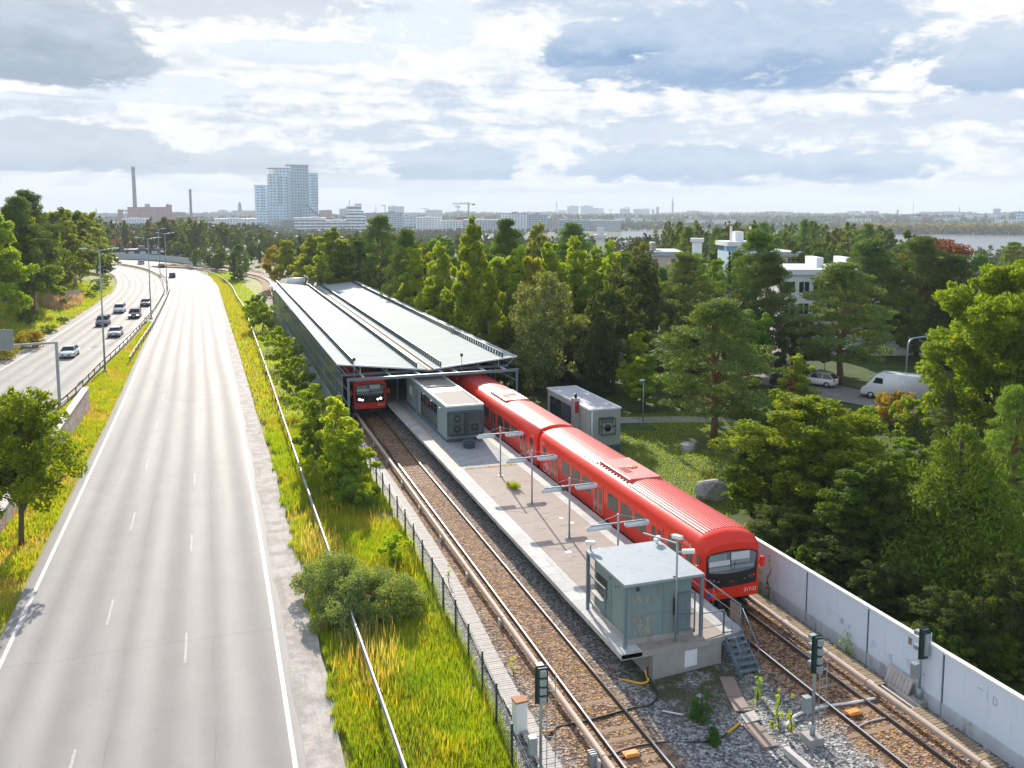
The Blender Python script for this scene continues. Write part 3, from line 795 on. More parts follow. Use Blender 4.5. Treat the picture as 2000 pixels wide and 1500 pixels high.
cable('conduit', 'thin pale pipe across the right track behind the orange box', [(22.35,25.6,-.13),(23.0,25.75,-.13),(23.75,25.75,-.13)], .03, M['concrete_l'], 'pipe')
cable('conduit', 'short white tube dropped on the grey gravel', [(16.0,29.05,-.22),(16.35,28.75,-.22),(16.62,28.55,-.22)], .03, M['white'], 'pipe')
def slab_(label, a, b, w, z=-.2):
    a, b = Vector(a), Vector(b); d = (b-a).normalized(); n = Vector((d.y,-d.x))*w/2
    mb = MB(); mb.slab([a-n, a+n, b+n, b-n], z-.06, z); return tag(mb.build('trough_lid', M['brownslab'], bevel=.01), label, 'trough lid', 'brown trough lids in the gravel')
slab_('brown trough lid at the foot of the steel stairs', (19.75,30.45), (19.22,29.0), .62)
slab_('brown trough lid second from the steel stairs', (19.2,28.95), (18.95,28.0), .62, -.18)
slab_('brown trough lid nearest the concrete kerb, farthest from the stairs', (18.72,27.2), (18.6,25.7), .62)
mb = MB(); [mb.obox((18.9+.02*k,27.45+k*.1-.15,-.2), .66,.09,.04, rz=.1) for k in range(6)]
tag(mb.build('plank_lid', M['plank']), 'worn grey plank lid between two brown trough lids', 'trough lid')
mb = MB(); mb.obox((18.95,24.1,-.12), .22,2.3,.26, rz=.06); tag(mb.build('concrete_kerb', M['concrete_l'], bevel=.02), 'pale concrete kerb stone at the end of the brown lids', 'kerb stone')

# ================================================================== platform
PX0, PX1, PY0, PY1, PZ = 15.33, 21.38, 31.45, 178, 1.0
pf = thing('station_platform', 'long island platform with pale edges between two tracks', 'platform', (18.35, 31.5, 0))
mb = MB(); mb.slab([(15.36,31.4),(19.25,31.4),(21.35,31.75),(21.35,PY1),(15.36,PY1)], .74, .97); mb.build('deck', M['concrete'], pf)
mb = MB(); mb.box(16.7,20.1,31.75,PY1,-.5,.739); mb.build('base_wall', M['concrete'], pf)
m, t = new('old_platform_asphalt'); p = t.pos()
a = t.noise(p, .7, 6, .65); b = t.noise(p, 30, 3, .7); wr = t.noise(t.vm('MULTIPLY', p, (.6,3.2,1)), 1.6, 5, .6, 1.2)
col = t.mix(a, (.30,.245,.205,1), (.42,.36,.315,1)); col = t.mix(t.ss(.56,.64,wr), col, (.27,.22,.185,1)); col = t.mix(t.ss(.55,.7,b), col, (.2,.17,.145,1))
t.out(t.principled(col, .9, 0, .3, t.bump(t.m('ADD', b, t.m('MULTIPLY', wr, 2)), .25, .02))); M['pasphalt'] = m
mb = MB(); mb.slab([(16.32,31.45),(19.2,31.45),(20.32,31.7),(20.32,59.0),(16.32,59.0)], .97, 1.0); mb.build('asphalt_surface', m, pf)
def tiles(name, c, c2, sx, sy, mort):
    m, t = new(name); p = t.pos(); br = t.n('ShaderNodeTexBrick'); t.set(br.inputs['Vector'], p)
    br.inputs['Color1'].default_value = (*c,1); br.inputs['Color2'].default_value = (*c2,1); br.inputs['Mortar'].default_value = (*mort,1)
    br.inputs['Scale'].default_value = 1; br.inputs['Mortar Size'].default_value = .012; br.inputs['Brick Width'].default_value = sx; br.inputs['Row Height'].default_value = sy
    n1 = t.noise(p, 1.2, 6, .65); n2 = t.noise(p, 9, 5, .65)
    col = t.mix(1, br.outputs[0], t.m('MULTIPLY_ADD', n1, .7, .65), 'MULTIPLY'); col = t.mix(t.m('MULTIPLY', t.ss(.52,.68,n2), .4), col, (.15,.14,.125,1))
    t.out(t.principled(col, .85, 0, .3, t.bump(n2, .2, .01))); return m
M['pavers'] = tiles('grey_pavers', (.33,.34,.35), (.40,.41,.41), .3, .15, (.2,.2,.2))
M['coping'] = tiles('edge_slabs', (.46,.45,.43), (.56,.545,.52), 2, 1.05, (.24,.23,.22))
mb = MB(); mb.box(16.32,20.32,59.0,PY1,.97,1.003); mb.build('paved_surface', M['pavers'], pf)
for x0, x1 in ((PX0, 16.31), (20.33, PX1)):
    mb = MB(); mb.box(x0,x1,31.8 if x0 > 18 else 31.4,PY1,.78,1.006); mb.build('edge_coping', M['coping'], pf, bevel=.015)
mb = MB(); mb.box(16.14,16.24,59.5,PY1,1.006,1.010); mb.box(20.42,20.52,59.5,PY1,1.006,1.010); mb.build('safety_line', M['yellowline'], pf)
mb = MB(); mb.slab([(16.75,31.30),(20.2,31.62),(20.2,31.9),(16.75,31.9)], -.5, .735); mb.build('end_wall', M['concrete'], pf)
mb = MB(); mb.obox((18.62,31.455,.30), .62,.03,.72, rz=.092); mb.build('access_panel', M['white'], pf)
for u_, v_, w_ in ((1110,1078,.32),(1096,1012,.2),(1117,1021,.24),(1172,1072,.2)):
    g_ = onz(u_, v_, 1.0); mb = MB(); mb.obox((g_.x, g_.y, 1.004), w_, .26, .006, rz=.1); mb.build('floor_patch', M['white'], pf)
# kiosk on the platform
k_ = thing('platform_kiosk', 'grey green flat roofed kiosk standing on the platform under the canopy end', 'kiosk', (18.5, 74, 1))
mb = MB(); mb.box(17.0,20.0,66.42,81.5,1.26,3.82); mb.build('wall', M['kiosk'], k_)
mb = MB(); mb.box(17.03,19.97,66.45,81.47,1.0,1.259); mb.build('plinth', M['kioskbase'], k_)
mb = MB(); mb.box(17.12,19.88,66.54,81.4,3.82,3.86); rf = mb.build('roof', M['kioskroof'], k_)
mb = MB(); mb.box(16.95,17.12,66.36,81.56,3.822,3.96); mb.box(19.88,20.05,66.36,81.56,3.822,3.96); mb.box(17.12,19.88,66.36,66.54,3.822,3.96); mb.build('parapet', M['white'], rf)
mb = MB(); mb.box(17.14,19.86,72.2,74.6,3.862,3.875); mb.build('roof_patch', M['cage'], rf)
mb = MB(); mb.box(16.985,16.999,69.4,75.4,1.32,3.38); w_ = mb.build('window', M['glass'], k_)
mb = MB(); [mb.box(16.975,16.998,69.4+q*1.2-.03,69.4+q*1.2+.03,1.32,3.38) for q in range(6)]; mb.box(16.975,16.998,69.4,75.4,3.38,3.43); mb.box(16.975,16.998,69.4,75.4,1.27,1.32); mb.build('frame', M['bluesteel'], w_)
mb = MB(); mb.box(16.985,16.999,76.6,77.6,1.05,3.2); mb.build('door', M['bluesteel'], k_)
mb = MB(); mb.box(16.985,16.999,79.0,80.3,2.3,3.1); mb.build('sign_panel', M['white'], k_)
for yy in (68.0, 70.9, 73.9):
    mb = MB(); mb.box(16.80,17.0,yy-.12,yy+.12,3.42,3.54); mb.build('wall_lamp', M['lamp_white'], k_, bevel=.02)
cg = MB()
for a,b in (((17.1,1.66),(17.1,3.46)),((18.45,1.66),(18.45,3.46)),((18.55,1.66),(18.55,3.46)),((19.9,1.66),(19.9,3.46))):
    for yy in (65.84, 66.40): cg.bar((a[0],yy,a[1]),(b[0],yy,b[1]), .06)
for zz in (1.68, 2.5, 3.44):
    cg.bar((17.1,65.84,zz),(19.9,65.84,zz), .06); cg.bar((17.1,65.84,zz),(17.1,66.4,zz), .06); cg.bar((19.9,65.84,zz),(19.9,66.4,zz), .06)
cg.box(17.08,19.92,65.82,66.40,3.47,3.50); cg.box(17.08,19.92,65.82,66.40,1.61,1.64)
cgo = cg.build('fan_cage', M['cage'], k_)
# wire infill of the cage
wf = MB()
for i in range(46): wf.box(17.13+i*.0605,17.150+i*.0605,65.85,65.856,1.66,3.44)
for i in range(28): wf.box(17.12,19.88,65.857,65.862,1.70+i*.063,1.718+i*.063)
wf.build('cage_mesh', M['cage'], cgo)
for x0,x1,z0,z1,fans in ((17.25,18.3,1.72,3.32,((17.75,2.95),(17.75,2.15))),(18.7,19.75,1.75,2.75,((19.2,2.22),))):
    f = MB(); f.box(x0,x1,66.02,66.40,z0,z1); fo = f.build('fan_unit', M['steel'], k_)
    for fx, fz in fans:
        q = MB(); q.tube([(fx,66.02,fz),(fx,65.99,fz)], .33, 20); q.build('fan_grille', M['black'], fo)
        q = MB(); q.tube([(fx,65.99,fz),(fx,65.985,fz)], .10, 14); q.build('fan_hub', M['sheetmetal'], fo)
t_ = thing('planter_tub', 'round black tub standing on the paving before the kiosk', 'tub', (18.3,64.5,1.0))
mb = MB(); mb.lathe((18.3,64.5,1.0), [(.38,0),(.44,.1),(.50,.40),(.56,.44),(.56,.50),(.50,.50),(.47,.36)], 24); mb.build('body', M['kioskbase'], t_)
mb = MB(); mb.lathe((18.3,64.5,1.0), [(.46,.34),(.46,.37)], 24); mb.build('soil', M['under'], t_)
# platform lamps
def platform_lamp(label):
    t_ = thing('platform_lamp', label, 'lamp post', (0,0,0), group='twin arm lamps along the platform')
    p = MB(); p.tube([(0,0,0),(0,0,.25)], .075, 10); p.tube([(0,0,.2),(0,0,3.44)], .052, 10); p.obox((0,0,.01),.26,.26,.03); p.build('pole', M['steel'], t_)
    a = MB(); a.bar((-1.5,0,2.98),(1.5,0,2.98), .06); a.tube([(-1.42,0,3.0),(0,0,3.40)], .012, 5); a.tube([(1.42,0,3.0),(0,0,3.40)], .012, 5); a.build('arm', M['steel'], t_)
    for s in (-1, 1):
        c = MB(); c.tube([(s*.38,-.0,2.84),(s*1.66,-.0,2.84)], .105, 12); c.box(min(s*.5,s*1.55),max(s*.5,s*1.55),-.03,.03,2.9,2.97)
        co_ = c.build('lamp_housing', M['lamp_white'], t_)
        e = MB(); e.box(min(s*.44,s*1.6),max(s*.44,s*1.6),-.07,.07,2.722,2.745); e.build('diffuser', M['white'], co_)
    return t_
pl0 = platform_lamp('platform lamp standing farthest along, nearest the black tub'); pl0.location = (18.32, 56.72, 1)
LP = onz(1209, 1003, 4.44)
for (yy, lb) in ((50.44, 'platform lamp beside the yellow grass tuft'), (44.33, 'platform lamp with a small dark camera, third from the tub'), (LP.y, 'platform lamp right behind the control hut, partly hidden by its roof')):
    dup(pl0, (18.35, yy, 1), 0, lb)
mb = MB(); mb.obox((17.95,44.28,3.95), .14,.3,.14); mb.lathe((17.95,44.2,3.75), [(.02,0),(.09,.05),(.1,.15),(.06,.2)], 12)
tag(mb.build('surveillance_camera', M['cage']), 'small dark dome camera under the arm of a platform lamp', 'camera')
# ------------------------------------------------------------------ control hut at the platform end
h_ = thing('control_hut', 'grey green sheet clad hut with flat roof at the platform end', 'hut', (17.5, 33.8, 1))
mb = MB(); mb.box(16.05,18.98,32.15,35.72,1.24,3.62); mb.build('wall', M['hut'], h_)
sm = MB()
for xx in (17.62,): sm.box(xx-.012,xx+.012,32.136,32.15,1.26,3.6)
sm.box(16.06,18.97,32.14,32.15,2.18,2.195)
for yy in (33.9,): sm.box(16.036,16.05,yy-.012,yy+.012,1.26,3.6)
sm.build('panel_seam', pm('panel_seam_paint', (.17,.23,.225), .7), h_)
mb = MB(); mb.box(15.96,19.06,32.04,35.8,.98,1.235); mb.build('plinth', M['concrete'], h_)
mb = MB(); mb.box(15.64,19.4,31.76,35.86,3.66,3.78); mb.build('roof', M['hutroof'], h_, bevel=.02)
for (px, py) in ((15.73,31.84),(15.73,35.74),(19.3,31.84),(19.3,35.74)):
    mb = MB(); mb.box(px-.065,px+.065,py-.065,py+.065,1.0,3.66); mb.build('post', M['bluesteel'], h_)
mb = MB(); mb.box(16.03,16.05,34.35,35.45,2.0,2.85); oo = mb.build('opening', M['black'], h_)
mb = MB(); mb.box(15.75,16.05,34.3,35.5,1.96,2.0); mb.build('shelf', M['sheetmetal'], oo)
mb = MB(); [mb.bar((15.75,a,1.45),(15.75,a,2.7), .06) for a in (33.9,35.6)]; mb.bar((15.75,33.9,2.7),(15.75,35.6,2.7), .06); mb.bar((15.75,33.9,1.45),(15.75,35.6,1.45), .06)
for i in range(12): mb.box(15.745,15.75,34.0+i*.13,34.012+i*.13,1.46,2.68)
mb.build('screen', M['bluesteel'], h_)
mb = MB(); mb.box(18.15,18.95,32.10,32.136,1.3,2.9); d_ = mb.build('door', M['hut'], h_)
mb = MB(); mb.box(18.1,18.17,32.06,32.1,2.0,2.75); mb.build('handle', M['black'], d_)
mb = MB(); mb.bar((18.25,31.95,1.15),(18.25,31.95,2.95),.05); mb.bar((19.05,31.95,1.15),(19.05,31.95,2.95),.05); mb.bar((18.25,31.95,2.95),(19.05,31.95,2.95),.05); mb.bar((18.25,31.95,2.0),(19.05,31.95,2.0),.04)
for i in range(14): mb.box(18.29+i*.055,18.296+i*.055,31.945,31.955,1.16,2.94)
mb.build('mesh_gate', M['bluesteel'], h_)
mb = MB(); mb.tube([(16.42,32.15,3.35),(16.42,32.10,3.35)], .09, 16); mb.build('vent', M['cage'], h_)
m, t = new('flaking_paint'); p = t.pos(); a = t.noise(p, 5, 5, .65)
t.out(t.principled(t.mix(t.ss(.46,.54,a), (.19,.25,.245,1), (.36,.33,.25,1)), .7))
for (x0,x1,z0,z1) in ((16.25,16.72,1.3,2.2),(16.80,17.05,1.28,2.15),(16.25,17.1,2.75,3.05)):
    mb = MB(); mb.box(x0,x1,32.141,32.148,z0,z1); mb.build('flaked_patch', m, h_)
for (yy,zz,s) in ((34.1,3.1,.12),(33.5,2.95,.1),(33.25,3.05,.08)):
    mb = MB(); mb.obox((16.046,yy,zz), .004, s, s*1.2, rx=.4); mb.build('stain_mark', M['cage'], h_)
# camera mast
c_ = thing('camera_mast', 'thin mast with white cameras standing against the hut front', 'camera mast', (18.0,31.7,.5))
mb = MB(); mb.tube([(18.0,31.7,.9),(18.0,31.7,5.7)], .045, 10); mb.tube([(18.0,31.7,.95),(18.1,31.6,.82),(18.6,31.5,.86),(19.3,31.52,.9)], .035, 8); mb.bar((18.0,31.7,3.72),(18.0,31.95,3.72),.12); mb.build('pole', M['steel'], c_)
mb = MB(); mb.bar((18.0,31.7,5.3),(17.4,33.6,5.15),.06); mb.bar((18.0,31.7,4.95),(18.4,31.5,4.9),.05); mb.build('bracket', M['steel'], c_)
for (c, rz) in (((17.95,31.62,5.62), .3), ((18.38,31.42,5.02), 1.0)):
    mb = MB(); mb.obox(c, .20,.52,.17, rz=rz, rx=-.12); mb.build('camera', M['white'], c_, bevel=.03)
def cam_small(label, c, rz, base):
    t_ = thing('surveillance_camera', label, 'camera', base)
    mb = MB(); mb.tube([base, (base[0], base[1], c[2]-.1)], .04, 8); mb.build('stand', M['steel'], t_)
    mb = MB(); mb.obox(c, .20,.48,.18, rz=rz, rx=-.1); mb.build('body', M['white'], t_, bevel=.03)
cam_small('white camera on the far left corner of the hut roof', (15.85,35.75,4.12), .7, (15.85,35.75,3.78))
cam_small('white camera on the hut roof edge nearest the red train', (19.1,35.5,4.0), 2.3, (19.1,35.5,3.78))
# stairs and railing
s_ = thing('metal_stairs', 'blue grey open steel stairs from platform down to gravel', 'stairs', (20.8,31,-.2))
for xx in (20.36,21.26):
    mb = MB(); mb.prismx([(31.72,1.0),(31.72,.78),(30.5,-.28),(30.3,-.28),(30.3,-.1)], xx-.02, xx+.02); mb.build('stringer', M['bluesteel'], s_)
for i in range(6):
    f = (i+.4)/6; mb = MB(); mb.box(20.39,21.23,31.62-f*1.3-.12,31.62-f*1.3+.14,.93-f*1.16,.97-f*1.16); mb.build('tread', M['bluesteel'], s_)
for xx in (20.36,21.26):
    mb = MB(); mb.tube([(xx,31.7,1.0),(xx,31.7,2.0),(xx,30.45,.85),(xx,30.45,-.2)], .024, 8); mb.tube([(xx,31.1,.45),(xx,31.1,1.45)], .02, 6); mb.build('handrail', M['bluesteel'], s_)
t_ = thing('platform_railing', 'grey tube railing round the platform corner by the stairs', 'railing', (20.8,33,1))
mb = MB(); mb.tube([(21.3,36.2,2.05),(21.3,31.9,2.05),(21.3,31.9,1.0)], .028, 8); mb.tube([(21.3,36.2,1.5),(21.3,31.9,1.5)], .022, 8); mb.tube([(19.3,31.72,2.05),(20.36,31.72,2.05)], .026, 8); mb.tube([(19.3,31.72,1.4),(20.36,31.72,1.4)], .02, 8); mb.build('rail', M['steel'], t_)
for p_ in ((21.3,36.2),(21.3,34.1),(20.34,31.74)):
    mb = MB(); mb.tube([(*p_,1.0),(*p_,2.05)], .026, 8); mb.build('post', M['bluesteel'], t_)
mb = MB(); mb.box(21.285,21.315,31.95,32.7,1.15,1.95); mb.build('infill_panel', M['brownslab'], t_)
# grass tuft on the platform later (vegetation)

# ================================================================== the canopy
cn = thing('station_canopy', 'butterfly station roof of pale ribbed sheets over the platform', 'station roof', (18.35, 126, 0))
CY0, CY1 = 77.7, 174.5
m, t = new('ribbed_roof_sheet'); p = t.pos(); x, y, z = t.sep(p)
ribs = t.m('SINE', t.m('MULTIPLY', y, 2*PI/.62)); n1 = t.noise(p, .16, 5, .6); n2 = t.noise(t.vm('MULTIPLY', p, (.25,1.6,1)), .8, 5, .6)
sheet = t.ss(.03,.0,t.m('ABSOLUTE', t.m('SUBTRACT', t.m('FRACT', t.m('DIVIDE', y, 6.1)), .5)))
col = t.mix(n1, (.30,.34,.335,1), (.37,.41,.40,1)); col = t.mix(t.m('MULTIPLY', t.ss(.52,.7,n2), .35), col, (.23,.265,.26,1)); col = t.mix(t.m('MULTIPLY', sheet, .3), col, (.46,.50,.485,1))
t.out(t.principled(col, .8, 0, .08, t.bump(t.m('MULTIPLY', ribs, 1), .5, .03))); M['canopy'] = m
def cpanel(x0,z0,x1,z1):
    mb = MB(); mb.prism([(x0,z0),(x1,z1),(x1,z1+.10),(x0,z0+.10)], CY0, CY1); return mb.build('roof_panel', M['canopy'], cn)
pa = cpanel(10.0,5.75,18.02,4.86); pb = cpanel(18.70,4.86,26.72,5.60)
mb = MB(); mb.box(18.03,18.69,CY0+.05,CY1,4.70,4.86); mb.box(18.03,18.12,CY0+.05,CY1,4.86,5.0); mb.box(18.60,18.69,CY0+.05,CY1,4.86,5.0); mb.build('gutter', pm('brown_gutter', (.34,.27,.22), .8, var=.3), cn)
for px_, pz in ((11.45,5.69),(17.2,5.05),(19.45,5.05),(25.4,5.57)):
    g = MB(); zb = pz
    g.box(px_-.04,px_+.04,CY0+.3,CY1-.4,zb+.40,zb+.48)
    yy = CY0+.4
    while yy < CY1-.4: g.box(px_-.06,px_+.06,yy-.13,yy+.13,zb-.02,zb+.40); yy += .85
    g.build('snow_guard', M['cage'], cn)
mb = MB(); mb.prism([(9.98,5.74),(10.06,5.74),(10.78,4.92),(10.70,4.92)], CY0, CY1); mb.build('eave_sheet', M['canopy'], cn)
mb = MB(); mb.prism([(26.62,5.58),(26.72,5.58),(26.15,4.95),(26.05,4.95)], CY0+.3, CY1); mb.build('eave_sheet', M['canopy'], cn)
# fascia edges
mb = MB(); mb.bar((10.0,CY0-.03,5.80),(18.02,CY0-.03,4.91),.06,.14); mb.bar((18.7,CY0-.03,4.91),(26.72,CY0-.03,5.65),.06,.14); mb.build('fascia', M['white'], cn)
GY = 76.2
gf = MB(); gf.bar((10.65,GY,4.64),(26.35,GY,4.64),.22,.24); gf.build('end_beam', M['bluesteel'], cn)
gf = MB(); gf.bar((10.65,79.2,4.55),(26.35,79.2,4.55),.18,.22); gf.build('cross_beam', M['bluesteel'], cn)
for xx in (10.78, 26.2):
    g = MB(); g.box(xx-.09,xx+.09,GY-.09,GY+.09,-.2,4.52); g.build('post', M['bluesteel'], cn)
for xx in (12.2,14.6,17.1,19.3,20.6,23.2,25.2):
    g = MB(); g.bar((xx,GY+.1,4.68),(xx,84,4.68),.10,.16); g.build('purlin', M['lamp_white'], cn)
    g = MB(); zt = 4.86+abs(xx-18.35)*.105; g.bar((xx,78.6,4.7),(xx,78.6,zt),.07); g.build('strut', M['lamp_white'], cn)
yy = 84.5
while yy < CY1:
    for xx in (10.78, 16.7, 20.0, 26.2):
        g = MB(); g.box(xx-.08,xx+.08,yy-.08,yy+.08,-.2 if xx in (10.78,26.2) else 1.0,4.5); g.build('post', M['bluesteel'], cn)
    g = MB(); g.bar((10.65,yy,4.6),(26.35,yy,4.6),.16,.2); g.build('cross_beam', M['bluesteel'], cn)
    yy += 12.2
m, t = new('side_glazing'); p = t.pos(); n1 = t.noise(p, .5, 4)
t.out(t.principled(t.mix(n1, (.05,.065,.06,1), (.11,.13,.12,1)), .12, 0, .6)); 
for xx, y0, y1 in ((10.78, 80.0, CY1), (26.25, 83.0, CY1)):
    yy = y0
    while yy < y1-1:
        y2 = min(yy+6.1, y1)
        g = MB(); g.box(xx-.015,xx+.015,yy+.05,y2-.05,.95,4.5); go = g.build('side_glass', m, cn)
        f = MB(); [f.box(xx-.04,xx+.04,yy+q*1.22-.02,yy+q*1.22+.02,.95,4.5) for q in range(5)]; [f.box(xx-.035,xx+.035,yy,y2,z_-.025,z_+.025) for z_ in (.95,2.1,3.3,4.5)]; f.build('mullion', M['bluesteel'], go)
        yy = y2
    g = MB(); g.box(xx-.07,xx+.07,y0-1.5,y1,-.35,.94); g.build('side_base', M['bluesteel'], cn)
# open bays beside the front post, rails only
for xx in (10.78, 26.2):
    g = MB(); [g.bar((xx,GY,z_),(xx,83,z_),.06) for z_ in (1.2,2.4,3.6)]; g.build('side_rail', M['bluesteel'], cn)
# small cameras on canopy poles
def pole_cam(label, x, y, z0, z1):
    t_ = thing('surveillance_camera', label, 'camera', (x,y,z0))
    mb = MB(); mb.tube([(x,y,z0),(x,y,z1)], .03, 8); mb.build('stand', M['steel'], t_)
    mb = MB(); mb.lathe((x,y,z1-.1), [(.03,0),(.12,.06),(.13,.25),(.05,.32)], 12); mb.build('body', M['black'], t_)
pole_cam('small dark camera on a thin pole at the left canopy beam', 11.3, 76.2, 4.7, 6.35)
pole_cam('small dark camera on a thin pole at the middle of the canopy beam', 20.95, 76.2, 4.7, 6.25)
# plant on the far canopy end
t_ = thing('roof_tank', 'white horizontal tank at the far end of the canopy', 'tank', (15.6,178,4)); mb = MB(); mb.tube([(13.6,178,5.6),(17.1,178,5.6)], .75, 16); mb.build('shell', M['white'], t_); mb = MB(); mb.box(13.9,14.2,177.6,178.4,1.0,5.0); mb.box(16.5,16.8,177.6,178.4,1.0,5.0); mb.build('cradle', M['steel'], t_)
for x_, h_2, r_, lb in ((18.0,7.3,.35,'smaller grey vent pipe beside the white tank'),(19.9,8.0,.6,'larger grey vent pipe at the far canopy end')):
    t_ = thing('roof_vent', lb, 'vent', (x_,178,1)); mb = MB(); mb.tube([(x_,178,1),(x_,178,h_2-.4)], r_, 14); mb.build('duct', M['bluesteel'], t_); mb = MB(); mb.lathe((x_,178,h_2-.4), [(r_*1.2,0),(r_*1.2,.2),(r_*.5,.4)], 14); mb.build('cowl', M['steel'], t_)
t_ = thing('track_sign', 'white square sign on a pole behind the canopy', 'sign', (22.0,180,0)); mb = MB(); mb.tube([(22,180,1),(22,180,7.2)], .08, 8); mb.build('pole', M['steel'], t_); mb = MB(); mb.box(21.4,22.6,179.9,179.98,7.2,8.8); mb.build('panel', M['white'], t_)

t_ = thing('noise_wall', 'short pale wall beside the curving tracks behind the canopy', 'wall', (27,185,0))
fw = resample([(26.4,180),(26.9,200),(27.0,215),(26.3,236)], 14); mb = MB()
for a_, b_ in zip(fw, fw[1:]): mb.slab([(a_.x,a_.y+.03),(a_.x+.15,a_.y+.03),(b_.x+.15,b_.y-.03),(b_.x,b_.y-.03)], -.3, 2.6)
mb.build('panel', M['wallpanel'], t_)
mb = MB(); [mb.box(a_.x-.05,a_.x+.2,a_.y-.08,a_.y+.08,-.3,2.7) for a_ in fw]; mb.build('post', M['bluesteel'], t_)
# ------------------------------------------------------------------ brick shed in the park
k_ = thing('brick_shed', 'pale grey green shed with a metal flue on the grass beyond the red train', 'shed', (29.5,68.5,0))
mb = MB(); mb.box(28.15,30.84,63.87,73.3,.36,3.28); mb.build('wall', M['shedwall'], k_)
mb = MB(); mb.box(28.12,30.87,63.84,73.33,-.3,.355); mb.build('plinth', M['kioskbase'], k_)
mb = MB(); mb.box(28.2,30.8,63.95,73.25,3.28,3.32); rf = mb.build('roof', pm('grey_felt', (.42,.42,.44), .8, var=.12), k_)
mb = MB(); mb.box(28.08,28.24,63.8,73.37,3.283,3.42); mb.box(30.75,30.91,63.8,73.37,3.283,3.42); mb.box(28.24,30.75,63.8,63.96,3.283,3.42); mb.box(28.24,30.75,73.21,73.37,3.283,3.42); mb.build('parapet', M['lamp_white'], rf)
mb = MB(); mb.box(28.13,28.149,67.3,72.7,1.25,2.85); mb.build('window', M['glass'], k_)
mb = MB(); mb.box(27.62,28.14,65.9,66.5,.0,3.9); fl = mb.build('flue', M['sheetmetal'], k_)
mb = MB(); mb.tube([(27.88,66.2,3.9),(27.88,66.2,4.25)], .12, 10); mb.build('flue_cap', M['black'], fl)
mb = MB(); mb.box(27.70,28.05,65.885,65.899,2.7,3.7); mb.build('red_sheet', M['red_dark'], fl)
mb = MB(); mb.tube([(28.3,63.78,.3),(28.3,63.78,3.25)], .05, 8); mb.build('downpipe', M['white'], k_)
mb = MB()
for xx in (28.95,30.15):
    for yy in (63.3,63.85): mb.bar((xx,yy,1.35),(xx,yy,2.65),.05)
for zz in (1.36,2.0,2.64): mb.bar((28.95,63.3,zz),(30.15,63.3,zz),.05); mb.bar((28.95,63.3,zz),(28.95,63.85,zz),.05); mb.bar((30.15,63.3,zz),(30.15,63.85,zz),.05)
mb.box(28.93,30.17,63.28,63.86,2.66,2.69)
cgo = mb.build('fan_cage', M['cage'], k_)
mb = MB(); mb.box(29.15,30.0,63.5,63.86,1.45,2.3); fo = mb.build('fan_unit', M['sheetmetal'], cgo)
mb = MB(); mb.tube([(29.55,63.5,1.88),(29.55,63.47,1.88)], .3, 18); mb.build('fan_grille', M['black'], cgo)
# ================================================================== trains
PROF = [(1.60,1.10),(1.60,2.85),(1.57,3.25),(1.45,3.55),(1.15,3.74),(.62,3.87),(0,3.92)]
PROF = PROF + [(-x,z) for x,z in PROF[-2::-1]]
def zroof(x):
    x = abs(x)
    for (x1,z1),(x0,z0) in zip(PROF[3:7], PROF[4:7]):
        if x0 <= x <= x1: return z0+(z1-z0)*(x-x0)/(x1-x0)
    return 3.92
def text(name, s, size, m, parent, M4, ext=.002):
    cu = bpy.data.curves.new('tmp','FONT'); cu.body = s; cu.size = size; cu.extrude = ext; cu.align_x = 'CENTER'; cu.align_y = 'CENTER'
    o = bpy.data.objects.new('tmp', cu); me = bpy.data.meshes.new_from_object(o)
    bpy.data.objects.remove(o); bpy.data.curves.remove(cu)
    me.name = name; me.transform(M4); me.materials.clear(); me.materials.append(m)
    o = bpy.data.objects.new(name, me); COL.objects.link(o); o.parent = parent; CH.setdefault(parent.name, []).append(o); return o
FACE = Matrix(((1,0,0,0),(0,0,-1,0),(0,1,0,0),(0,0,0,1)))      # text facing -y
LEFTM = Matrix(((0,0,-1,0),(-1,0,0,0),(0,1,0,0),(0,0,0,1)))    # text facing -x, reading towards -y
def loft(mb, secs):
    n = len(PROF); vs = []; fs = []
    for y, sx, zt in secs:
        for x, z in PROF: vs.append((x*sx, y, 1.1+(z-1.1)*(zt-1.1)/(3.92-1.1)))
    for i in range(len(secs)-1):
        for k in range(n-1): fs.append((i*n+k, (i+1)*n+k, (i+1)*n+k+1, i*n+k+1))
        fs.append((i*n+n-1, (i+1)*n+n-1, (i+1)*n, i*n))
    fs.append(tuple(range(n))); fs.append(tuple((len(secs)-1)*n+k for k in range(n-1,-1,-1)))
    mb.smooth = True; mb.add(vs, fs); mb.smooth = False
    mb.sm[-1] = mb.sm[-2] = False
